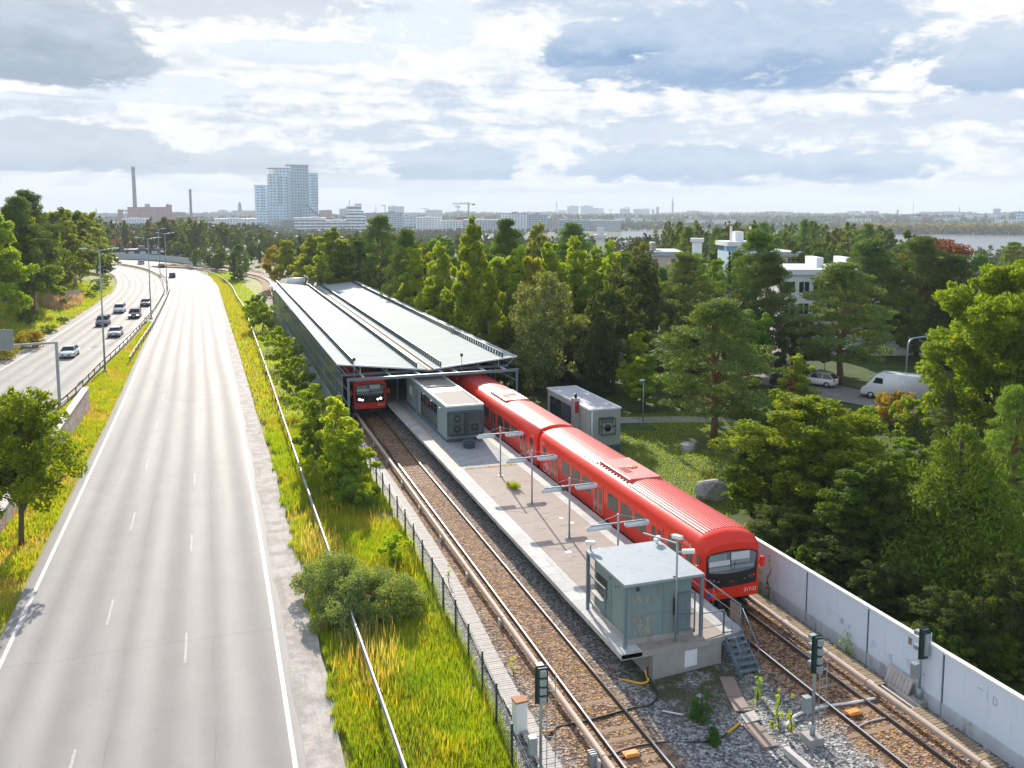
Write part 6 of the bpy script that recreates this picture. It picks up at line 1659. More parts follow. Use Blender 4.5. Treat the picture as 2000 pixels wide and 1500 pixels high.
weed(11.1,43.2,.8,.3,'thin yellow weed between the walkway and the left power rail',160,(1.3,1.2,.5))
weed(11.4,33.6,.3,.5,'tiny yellow green weed at the walkway edge',120,(1.2,1.2,.5))
weed(20.2,21.5,.5,.5,'low weed by the concrete kerb',140,(1,1,.5))

# ---- grass: blades on the verges
def blades(name, pts, h, w, mat, lean=.35, kind='stuff'):
    P = np.asarray(pts, float); n = len(P)
    hh = h*RNG.uniform(.55,1.3,n); a = RNG.uniform(0,2*PI,n); l = RNG.uniform(0,lean,n)
    up = np.stack([np.cos(a)*l, np.sin(a)*l, np.ones(n)],1)*hh[:,None]
    b = RNG.uniform(0,2*PI,n); sd_ = np.stack([np.cos(b), np.sin(b), np.zeros(n)],1)*(w*RNG.uniform(.7,1.4,n))[:,None]
    me = quads(name, P+up*.5, up, sd_, mat)
    o = bpy.data.objects.new(name, me); COL.objects.link(o); return tag(o, kind=kind)
def scatter(n, f, x0, x1, y0, y1):
    x = RNG.uniform(x0,x1,n*3); y = RNG.uniform(y0,y1,n*3); k = np.array([f(a,b) for a,b in zip(x,y)])
    p = np.stack([x,y,np.full(len(x),-.36)],1)[k]; return p[:n]
nz = lambda x,y: math.sin(x*1.7+y*.6)+math.sin(y*.9-x*.8+2)+math.sin(x*.5+y*.31)
edge = lambda y: 3.95+.12*math.sin(y*2.3)+.18*math.sin(y*.71)+.1*math.sin(y*5.1)
fx = lambda y: np.interp(y, [p_.y for p_ in fp], [p_.x for p_ in fp])
blades('grass', scatter(80000, lambda x,y: edge(y)+.02 < x < fx(y)+.25 and random.random() < .62+.2*nz(x,y), 3.6, 10.8, 26, 52), .40, .022, M['grass'])
blades('grass', scatter(42000, lambda x,y: edge(y)+.05 < x < fx(y)+.2 and random.random() < .5+.2*nz(y,x), 3.6, 10.8, 52, 84), .42, .035, M['grass'])
blades('grass', scatter(17000, lambda x,y: edge(y)+.05 < x < fx(y)+.1 and nz(x*.7,y*.7) > -.1, 3.6, 10.8, 28, 84), .42, .03, M['grass_dry'])
blades('grass', scatter(900, lambda x,y: random.random() < math.exp(-((x-5.9)**2/.9+(y-36.6)**2/5)), 3.9, 8.5, 31, 41), .95, .028, M['reed'], .3)
blades('grass', scatter(1100, lambda x,y: random.random() < math.exp(-((x-5.2)**2/.9+(y-49.8)**2/8)), 3.9, 8, 43, 56), .85, .03, M['reed'], .3)
blades('weeds', scatter(2600, lambda x,y: edge(y)+.1 < x < fx(y) and nz(y*.8,x*1.3) > .5, 3.9, 10.6, 27, 62), .62, .05, M['l_broad'], .5)
blades('weeds', scatter(900, lambda x,y: edge(y)+.1 < x < fx(y) and nz(y*1.1,x) > .2, 3.9, 10.6, 27, 62), .75, .035, leaf_mat('yellow_flower_heads', (.62,.42,.02), (.55,.50,.10), .3), .3)
blades('weeds', scatter(1500, lambda x,y: edge(y)-.32 < x < edge(y)+.05 and random.random() < .5, 3.4, 4.6, 26, 84), .16, .03, M['grass_dry'], .7)
def left_of_road(y): return np.interp(y, [p_.y for p_ in pL], [p_.x for p_ in pL])-.75
def right_of_left(y): return np.interp(y, [p_.y for p_ in qR], [p_.x for p_ in qR])+.9
blades('grass', scatter(38000, lambda x,y: right_of_left(y) < x < left_of_road(y), -20, -9.5, 40, 166), .30, .05, M['grass_dry'])
blades('grass', scatter(42000, lambda x,y: right_of_left(y) < x < left_of_road(y) and nz(x,y) > -.6, -20, -9.5, 40, 168), .34, .05, M['grass'])
def left_verge(y): return np.interp(y, [p_.y for p_ in qL], [p_.x for p_ in qL])-1.6
def onground(p): p[:,2] = [ground_h(a,b)-.02 for a,b,_ in p]; return p
blades('grass', onground(scatter(42000, lambda x,y: x < left_verge(y)-.4*abs(nz(x,y)), -50, -22, 84, 250)), .55, .10, M['grass'])
blades('grass', onground(scatter(16000, lambda x,y: x < left_verge(y) and nz(x,y) > .2, -50, -22, 84, 250)), .5, .10, M['grass_dry'])
m_p = leaf_mat('pink_flowers', (.42,.30,.30), (.28,.30,.10), .4, rare=((.55,.30,.42),.35)); 
FL = onz(118, 592, 1.0); blades('flowers', onground(scatter(4200, lambda x,y: ((x-FL.x)/3.2)**2+((y-FL.y-4)/15)**2 < 1, FL.x-4, FL.x+4, FL.y-14, FL.y+22)), 1.2, .09, m_p, .25)
# lawn in the park, verge by the far track bend
blades('grass', onground(scatter(60000, lambda x,y: 26.5 < x and nz(x*.6,y*.6) > -1.3, 26.5, 48, 36, 74)), .13, .035, M['grass'], .6)
blades('grass', onground(scatter(5000, lambda x,y: nz(x*.5,y*.5) > .4, 26.5, 36, 38, 56)), .12, .04, M['grass_dry'], .6)
blades('grass', scatter(14000, lambda x,y: np.interp(y,[84,176,222,260],[10.4,10.6,9,7]) > x > np.interp(y,[84,122,170,220,250,290],[3.6,3.2,2.4,1.7,1.0,-1.4]), -2, 11, 84, 300), .5, .10, M['grass'])
blades('grass', scatter(10000, lambda x,y: np.interp(y,[84,176,222,300],[6,6,5,1]) > x > np.interp(y,[84,122,170,220,250,290],[3.6,3.2,2.4,1.7,1.0,-1.4]), -2, 11, 84, 300), .45, .12, M['grass_dry'])
gt = thing('grass_tuft', 'yellow green grass tuft growing from the platform asphalt', 'grass tuft', (18.25,53.6,1.0))
o = blades('blade_clump', [(RNG.normal(0,.16),RNG.normal(0,.16),0) for _ in range(420)], .42, .02, M['grass'], .5, kind=None); o.parent = gt
o = blades('blade_clump', [(RNG.normal(-.18,.07),.62+RNG.normal(0,.1),0) for _ in range(120)], .3, .02, M['grass_dry'], .5, kind=None); o.parent = gt
blades('grass', [(RNG.uniform(16.4,20.2), 59.0+RNG.normal(0,.035), 1.0) for _ in range(420)], .09, .02, M['grass_dry'])
blades('grass', [(RNG.uniform(16.4,18.0), 36.6+RNG.normal(0,.05), 1.0) for _ in range(300)], .12, .02, M['grass_dry'])
# undergrowth behind the noise wall
U_ = [(x, y) for x in np.arange(28.6, 52, 2.3) for y in np.arange(20, 50, 2.6)]
k_ = 0
for x, y in U_:
    x += random.uniform(-.9,.9); y += random.uniform(-1,1)
    if (x < 33.5 and y > 41) or (x < 36 and y > 46): continue
    if k_ % 1 == 0: plant('bush', x, y, random.uniform(1.0,2.2), random.uniform(2.2,3.2), label='dark green undergrowth shrub in shade behind the noise wall', cat='shrub', group='undergrowth shrubs behind the noise wall', tint=(.5,.55,.5))  # tint lowered to put the shade under the trees into the leaves
    k_ += 1

# ---- the woods that fill in between, one tree at a time
def fill(keys, n, region, hs, label, group, tint=(1,1,1), gap=.75, tries=40):
    c = 0
    for _ in range(n*tries):
        if c >= n: break
        x, y = region()
        if any((x-a)**2+(y-b)**2 < (gap*(r_+2.2))**2 for a,b,r_ in TREES): continue
        k = random.choice(keys); h = random.uniform(*hs) if isinstance(hs, tuple) else hs(x, y)
        if h < 2.8 or h > 21 or hides(x, y, h, h*.55): continue
        plant(k, x, y, h, None if random.random() < .5 else h*random.uniform(.42,.62), label=label, group=group, tint=tuple(q*random.uniform(.85,1.15) for q in tint)); c += 1
U = random.uniform
def reg(x0,x1,y0,y1): return lambda: (U(x0,x1), U(y0,y1))
fill(['birch','birch','bright','broad','pine'], 34, lambda: (lambda y: (U(31.5,33+y*.13), y))(U(90,240)), (9,14), 'mixed green tree in the wood right beyond the canopy', 'trees of the wood along the canopy', gap=.55)
fill(['pine','dark','broad','spruce'], 34, reg(48,112,80,150), (9,13.5), 'shaded tree in the park wood round the apartment block', 'trees of the park wood', (.8,.85,.8), gap=.6)
fill(['broad','dark','pine'], 26, lambda: (lambda y: (U(34,52)+ (y-30)*.55, y))(U(36,62)), (5,8), 'leafy tree of the park edge right of the noise wall', 'trees of the park edge', (.8,.85,.75), gap=.62)
def skyline(pts, jit):
    """tree heights that keep the line of tops as it is seen above the wood"""
    us, vs_ = zip(*pts)
    def h(x, y):
        u, _ = px((x, y, 10)); v = float(np.interp(u, us, vs_))+jit*random.random()**1.3; return at(u, v, y).z-ground_h(x, y)
    return h
SK = [(480,462),(640,452),(800,470),(1000,455),(1180,470),(1250,455),(1290,428),(1500,430),(1700,433),(1775,440),(1800,484),(1900,482),(2000,470)]
fill(['far_round','far_round','far_cone','pine','broad'], 130, lambda: (lambda y: (U(.24,1.12)*y, y))(U(150,300)), skyline(SK, 60), 'hazy round tree in the middle distance right of the canopy', 'middle distance trees to the right', (1.05,1.15,.95), gap=.5)
fill(['far_round','far_round','far_cone'], 170, lambda: (lambda y: (U(.20,1.15)*y, y))(U(300,450)), skyline(SK, 30), 'hazy tree in the far belt before the bay', 'far belt of trees before the bay', (1.05,1.12,.95), gap=.5)
fill(['far_round','far_cone','far_round'], 70, lambda: (lambda y: (U(.035,.24)*y, y))(U(335,405)), skyline([(430,462),(480,470),(560,460),(640,455),(760,460)], 40), 'hazy tree in the hollow behind the track bend', 'trees of the hollow behind the track bend', (.9,.9,.85), gap=.4)
SL = [(150,425),(205,418),(240,424),(330,420),(370,425),(420,424),(450,440),(500,446),(560,452),(660,455)]
fill(['far_round','far_round','far_cone'], 240, lambda: (lambda y: (U(-.30,.20)*y, y))(U(405,540)), skyline(SL, 50), 'hazy tree on the wooded ridge beyond the highway bend', 'trees of the ridge beyond the bend', (1.3,1.25,1.2), gap=.4)
fill(['far_cone','far_round'], 9, lambda: (lambda y: (np.interp(y,[245,290,330],[4.5,1,-8])+U(2.5,9), y))(U(245,335)), skyline([(330,466),(480,480),(520,500)], 30), 'young tree between the far bend and the tracks', 'young trees by the far bend', (1.05,1.1,.95), gap=.35)
fill(['birch','birch','broad'], 22, lambda: (lambda y: (np.interp(y,_by,_bx)-U(7,34), y))(U(150,275)), skyline([(-40,385),(60,395),(140,408),(215,440)], 40), 'birch of the left wood above the highway bank', 'birches of the left wood', (.85,.88,.75), gap=.4)
fill(['birch','broad'], 16, reg(-95,-55,190,300), (13,17), 'tree inside the wood left of the highway', 'trees of the left wood', (.7,.75,.7), gap=.6)
fill(['birch','broad','far_round'], 12, lambda: (lambda y: (U(30,60), y))(U(225,330)), skyline([(480,480),(560,462),(700,450)], 30), 'tree of the dark wood behind the track bend', 'trees behind the track bend', (.8,.85,.8), gap=.6)
T('far_cone',366,466,372,26,label='pointed tree by the bend, leftmost of four',tint=(1.15,1.2,1))
T('far_cone',398,475,352,26,label='pointed tree by the bend, second of four',tint=(1.1,1.15,1))
T('far_cone',432,470,335,34,label='pointed tree by the bend, third of four',tint=(1.1,1.15,1))
T('pine',466,478,272,54,label='dark pine by the bend at the right end of the row',tint=(.85,.9,.85))
# ================================================================== buildings
def facade(name, wall, win, px, pz, fx=.55, fz=.5, rough=.5, band=False, wr=.15):
    """storeys of windows laid out in the building's own metres"""
    m, t = new(name); g = t.n('ShaderNodeNewGeometry'); o = t.obj(); x, y, z = t.sep(o); nx, ny, nz_ = t.sep(g.outputs['Normal'])
    h = t.m('ADD', x, y)
    fu = t.m('FRACT', t.m('DIVIDE', h, px)); fv = t.m('FRACT', t.m('DIVIDE', z, pz))
    inz = t.m('MULTIPLY', t.m('GREATER_THAN', fv, .5-fz/2), t.m('LESS_THAN', fv, .5+fz/2))
    k = inz if band else t.m('MULTIPLY', inz, t.m('MULTIPLY', t.m('GREATER_THAN', fu, .5-fx/2), t.m('LESS_THAN', fu, .5+fx/2)))
    if band: k = t.m('MULTIPLY', k, t.m('GREATER_THAN', fu, .06))
    k = t.m('MULTIPLY', k, t.m('LESS_THAN', t.m('ABSOLUTE', nz_), .5))
    cell = t.n('ShaderNodeCombineXYZ'); t.set(cell.inputs[0], t.m('FLOOR', t.m('DIVIDE', h, px))); t.set(cell.inputs[1], t.m('FLOOR', t.m('DIVIDE', z, pz)))
    wn = t.n('ShaderNodeTexWhiteNoise', noise_dimensions='2D'); t.set(wn.inputs['Vector'], cell.outputs[0])
    wc = t.mix(1, win, t.m('MULTIPLY_ADD', wn.outputs['Value'], .9, .5), 'MULTIPLY')
    n1 = t.noise(o, .08, 4)
    col = t.mix(k, t.mix(1, wall, t.m('MULTIPLY_ADD', n1, .4, .8), 'MULTIPLY'), wc)
    t.out(t.principled(col, t.m('SUBTRACT', rough, t.m('MULTIPLY', k, rough-wr)), 0, .5)); return m
B = {}
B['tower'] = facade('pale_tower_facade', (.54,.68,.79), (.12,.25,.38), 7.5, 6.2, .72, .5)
B['tower_dark'] = facade('dark_tower_facade', (.33,.45,.53), (.09,.17,.24), 6.0, 6.2, .6, .55)  # grey blue cladding, darker than the pale towers
B['band'] = facade('white_band_facade', (.85,.87,.88), (.07,.10,.14), 9, 5.2, .8, .5, band=True)
B['white'] = facade('white_facade', (.80,.81,.82), (.16,.20,.24), 5, 3.4, .5, .5)
B['grey'] = facade('grey_facade', (.50,.53,.56), (.09,.12,.15), 4.5, 3.4, .55, .5)
B['blue'] = facade('blue_grey_facade', (.40,.48,.55), (.12,.17,.22), 5, 3.8, .7, .55)
B['brick'] = facade('red_brick_facade', (.30,.085,.075), (.10,.06,.06), 14, 12, .3, .4, .8)
B['dark'] = facade('dark_facade', (.12,.10,.11), (.06,.06,.07), 6, 5, .4, .4)
B['tan'] = facade('tan_facade', (.60,.50,.42), (.16,.16,.16), 4.5, 3.3, .45, .5)
B['roof'] = pm('city_roof', (.40,.42,.44), .8, var=.2, scale=.1, fine=.5)
B['pale'] = pm('pale_roof', (.66,.67,.68), .7, var=.1, scale=.1, fine=.5)
B['conc'] = pm('city_concrete', (.30,.29,.29), .85, var=.2, scale=.1, fine=.6)
B['stack'] = pm('chimney_concrete', (.10,.095,.11), .85, var=.25, scale=.05, fine=.4)
B['redroof'] = pm('red_tile_roof', (.36,.075,.05), .8, var=.2, scale=.6)
def px_box(u0, u1, vt, vb, D):
    """foot and size of a block seen between u0 and u1, vt and vb at viewing depth D"""
    a, b, c = atd(u0, vt, D), atd(u1, vt, D), atd((u0+u1)/2, vb, D)
    return (a+b)/2, (b-a).length, a.z, c.z
def block(label, u0, u1, vt, vb, D, fac, roof='roof', depth=None, name='building', cat='building', rz=None, top=None, group=None):
    """a block with its walls, a flat roof with parapet and plant on it"""
    c, w, zt, zb = px_box(u0, u1, vt, vb, D); zb = min(zb, ground_h(c.x, c.y))-2
    dp = depth or max(w*.6, 12); rz = rz if rz is not None else math.atan2(-c.x, c.y)*1.0
    t_ = thing(name, label, cat, (c.x, c.y, zb), rz, group); H = zt-zb
    mb = MB(); mb.box(-w/2,w/2,0,dp,0,H); mb.build('wall', B[fac], t_, rel=False)
    pr = max(.4, H*.012)
    mb = MB(); mb.box(-w/2-pr,w/2+pr,-pr,dp+pr,H+.01,H+pr*2); rf = mb.build('roof', B[roof], t_, rel=False)
    if top is None: top = [(random.uniform(-.3,.1), random.uniform(.15,.3), random.uniform(.03,.07))]
    for (xa, wf, hf) in top:
        mb = MB(); mb.box(xa*w,(xa+wf)*w,dp*.3,dp*.7,H+pr*2,H+pr*2+max(hf*H,1.5)); mb.build('roof_plant', B['pale'] if roof == 'pale' else B['conc'], rf, rel=False)
    return t_, w, dp, H
DT = 1960
# ---- the tower group
def tower(label, u0, u1, vt, D, fac, ucr0, vcr, uov, vsplit=None):
    c, w, zt, zb = px_box(u0, u1, vt, 447, D); zb -= 20; H = zt-zb; dp = w*.8; rz = math.atan2(-c.x, c.y)+.12
    t_ = thing('tower', label, 'tower', (c.x,c.y,zb), rz, None); s = D/F_PX
    mb = MB(); mb.box(-w/2,w/2,0,dp,H*.52,H); mb.box(-w/2+1.2,w/2-.6,1.5,dp-1,0,H*.52); wl = mb.build('wall', B[fac], t_, rel=False)
    # vertical glazed bay, recessed balconies
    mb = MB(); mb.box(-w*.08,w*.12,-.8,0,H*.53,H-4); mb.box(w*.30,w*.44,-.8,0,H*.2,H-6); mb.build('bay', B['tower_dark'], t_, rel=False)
    if vcr is not None:
        zc = (vt-vcr)*s; x0 = (ucr0-(u0+u1)/2)*s; xo = (uov-(u0+u1)/2)*s
        mb = MB(); mb.box(x0,w/2,1,dp-1,H+.02,H+zc-1.2); cr = mb.build('crown', B[fac], t_, rel=False)
        mb = MB(); mb.box(xo,w/2+.8,0,dp,H+zc-1.2,H+zc); mb.build('canopy_roof', B['dark'], cr, rel=False)
        mb = MB(); [mb.box(xo+4+q*5-.3,xo+4+q*5+.3,1.5,2.1,H+.02,H+zc-1.2) for q in range(2) if xo+4+q*5 < x0]; mb.box(xo+3,xo+3.6,1.5,2.1,H,H+zc-1.2); mb.build('canopy_column', B['conc'], cr, rel=False)
    else:
        mb = MB(); mb.box(-w/2-1.5,w/2+.8,-.8,dp+.8,H+.02,H+1.4); mb.build('roof', B['roof'], t_, rel=False)
    return t_, w, dp, H, c, rz
tower('pale blue high tower with a flat canopy roof, left of the tallest', 525.5, 566, 340, DT, 'tower', 538, 328, 525)
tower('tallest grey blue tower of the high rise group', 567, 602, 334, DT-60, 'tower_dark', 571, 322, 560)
tower('slim tower at the right end of the high rise group', 602.5, 620.5, 339, DT+40, 'tower', 0, None, 0)
tower('shorter pale tower at the left end of the high rise group', 499.5, 526, 362.5, DT+60, 'tower', 0, None, 0)
# sloped glass wing at the foot of the towers
c, w, zt, zb = px_box(592, 634, 401, 432, DT-90); t_ = thing('glass_wing', 'sloping glass wing at the foot of the tallest tower', 'building', (c.x,c.y,zb-10))
mb = MB(); mb.prism([(-w/2,0),(-w/2,zt-zb+10),(-w*.36,zt-zb+10),(w/2,8),(w/2,0)], 0, 30); mb.build('wall', B['tower_dark'], t_, rel=False)
mb = MB(); mb.prism([(-w*.37,zt-zb+10.05),(-w*.33,zt-zb+12),(w/2+2,10),(w/2,8.05)], -1, 31); mb.build('roof', B['dark'], t_, rel=False)
def crane(label, u, vt, vb, uL, uR, vj, D, m=None):
    """tower crane: lattice mast, jib, counter jib, cab"""
    p = atd(u, vt, D); s = D/F_PX; g = ground_h(p.x,p.y); zt = p.z; m = m or B['dark']
    t_ = thing('tower_crane', label, 'crane', (p.x,p.y,g)); H = zt-g; zj = H-(vj-vt)*s; w = 1.6
    mb = MB()
    for a,b in ((-1,-1),(1,-1),(1,1),(-1,1)): mb.bar((a*w/2,b*w/2,0),(a*w/2,b*w/2,H),.45)
    k = 0
    while k*3 < H-3: mb.bar((-w/2,-w/2,k*3),(w/2,-w/2,k*3+3),.3); mb.bar((w/2,w/2,k*3),(-w/2,w/2,k*3+3),.3); k += 1
    mb.build('mast', m, t_, rel=False)
    xL, xR = (uL-u)*s, (uR-u)*s
    mb = MB(); mb.bar((xL,0,zj),(xR,0,zj+.2),1.1,.9); mb.bar((xL,0,zj+1.8),(0,0,zj+2.2),.4); [mb.bar((xL*q/12,0,zj+.4),(xL*(q+1)/12,0,zj+1.9),.3) for q in range(12)]; mb.bar((0,0,H),(xL*.7,0,zj+1.6),.25); mb.bar((0,0,H),(xR,0,zj+.5),.25); mb.build('jib', m, t_, rel=False)
    mb = MB(); mb.box(min(xR*.6,xR),max(xR*.6,xR),-1.2,1.2,zj-2.4,zj+.2); mb.build('counterweight', m, t_, rel=False)
    mb = MB(); mb.box(.8,2.8,-1,1,zj-2.5,zj-.2); mb.build('cab', B['pale'], t_, rel=False)
crane('dark crane with a long level jib right of the striped tower', 915, 395, 440, 883, 928, 398.5, 1700)
crane('light crane with a short raised jib beside a pink roof', 894, 401, 440, 888, 899, 404, 1650, B['pale'])
crane('thin far crane left of the square white block', 831, 407, 425, 822, 839, 408, 3200)
crane('small dark crane near the pale slab block', 752, 401, 425, 745, 753, 402, 2600)
crane('tiny crane among blocks left of the dark brick slab', 1227, 405, 420, 1217, 1231, 405.5, 4200)
crane('crane standing behind the grey towers in the city middle', 1192, 409, 420, 1186, 1198, 410, 4200)
def chimney(label, u0t, u1t, vt, u0b, u1b, vb, D, split=False):
    a, b, c2, e = atd(u0t,vt,D), atd(u1t,vt,D), atd(u0b,vb,D), atd(u1b,vb,D)
    rt, rb = (b-a).length/2, (e-c2).length/2; x = ((c2+e)/2).x; y = ((c2+e)/2).y; g = ground_h(x,y); H = a.z-g
    t_ = thing('chimney', label, 'chimney', (x,y,g)); lx = ((a+b)/2).x-x
    mb = MB(); mb.tube([(0,0,0),(lx*.5,0,H*.6),(lx,0,H-8)], [rb*1.05,(rb+rt)/2,rt], 16); mb.build('shaft', B['stack'], t_, rel=False)
    mb = MB(); mb.tube([(lx,0,H-8),(lx,0,H)], [rt*1.04,rt*1.04], 16); mb.build('cap', B['dark'], t_, rel=False)
chimney('tallest dark chimney of the brick power station', 257.3, 263.8, 326, 260.5, 268, 412, 2300)
chimney('shorter chimney standing alone right of the power station', 369, 373.6, 369.5, 370.5, 375.5, 418, 2200)
block('red brick power station hall at the foot of the tall chimney', 252, 327, 405, 425, 2250, 'brick', 'dark', depth=50, top=[(-.08,.13,.2)])
block('square brick end tower of the power station, lit pink', 324, 335, 400.5, 424, 2230, 'brick', 'dark', depth=25, top=[(-.3,.3,.05)])
block('small dark brick block left of the power station', 230, 240, 410, 426, 2260, 'brick', 'dark', depth=20)
c, w, zt, zb = px_box(239, 253, 410.5, 413, 2262); t_ = thing('conveyor_bridge', 'dark bridge joining two power station blocks', 'bridge', c); mb = MB(); mb.box(-w/2,w/2,0,5,-3.4,0); mb.build('girder', B['dark'], t_, rel=False); mb = MB(); mb.box(-w/2,w/2,-.3,5.3,0.01,.6); mb.build('roof', B['conc'], t_, rel=False)
block('pale low hall in front of the power station', 242, 292, 427, 436, 1800, 'white', 'pale', depth=40)
block('brown brick block below the lone chimney', 345, 385, 423, 440, 1700, 'brick', depth=40)
block('wide pale blue hall left of the high rise group', 420, 500, 428, 442, 1600, 'white', 'pale', depth=60)
block('long low roof line beyond the pale blue hall', 415, 462, 417, 428, 2600, 'grey', depth=60)
block('domed pale block on the hill left of the towers', 427, 444, 411, 424, 2900, 'white', 'pale', depth=40)
block('lit yellow roofed block under the church tower', 453, 498, 411.5, 424, 2900, 'tan', 'pale', depth=50)
def spire(label, u, vt, vb, w, D):
    p = atd(u, vt, D); q = atd(u, vb, D); s = D/F_PX; t_ = thing('church_tower', label, 'church tower', (p.x,p.y,q.z-6)); H = p.z-q.z+6; r = w*s/2
    mb = MB(); mb.box(-r,r,-r,r,0,H*.62); mb.build('shaft', B['conc'], t_, rel=False)
    mb = MB(); mb.box(-r*.8,r*.8,-r*.8,r*.8,H*.62,H*.78); mb.build('belfry', B['dark'], t_, rel=False)
    mb = MB(); mb.lathe((0,0,H*.78), [(r*.8,0),(r*.5,H*.12),(r*.08,H*.22)], 8); mb.build('roof', B['dark'], t_, rel=False)
spire('grey stone church tower on the hill left of the high rises', 468, 394, 411, 6.5, 2800)
spire('needle thin church spire far left on the horizon', 187.5, 405, 418, 2.2, 3500)
# ---- podium, striped offices and waterfront
block('grey podium block under the pale blue high tower', 527, 553, 431, 455, 1850, 'blue', depth=40)
block('dark brown podium block with an orange square', 551, 576, 430, 458, 1830, 'dark', depth=40)
block('striped white and dark office block, left part', 575, 636, 426, 462, 1500, 'band', 'pale', depth=40)
block('striped low office wing joining the stepped tower', 636, 680, 431, 462, 1490, 'band', 'pale', depth=30)
for i,(u0,u1,v0,v1,lb) in enumerate(((676,714,424,462,'base'),(676.5,710,412,424,'m'),(677,706,402.5,412,'t'))):
    if i == 0: st = block('stepped round tower with white bands and a mast', u0,u1,v0,v1,1480,'band','pale',depth=34,top=[]); sw, sdp, sH = st[1:]
    else:
        c, w, zt, zb = px_box(u0,u1,v0,v1,1480); mb = MB(); off = ((u0+u1)/2-695)*1480/F_PX
        mb.box(off-w/2,off+w/2,2*i,34-2*i,sH+(424-[0,424,412][i])*1480/F_PX+.7, sH+(424-v0)*1480/F_PX); mb.build('upper_storey', B['band'], st[0], rel=False)
mb = MB(); mb.tube([(-10,12,sH+18),(-10,12,sH+(424-391)*1480/F_PX)], .8, 8); mb.box(-2,10,8,24,sH+18.5,sH+22.5); mb.build('mast', B['pale'], st[0], rel=False)
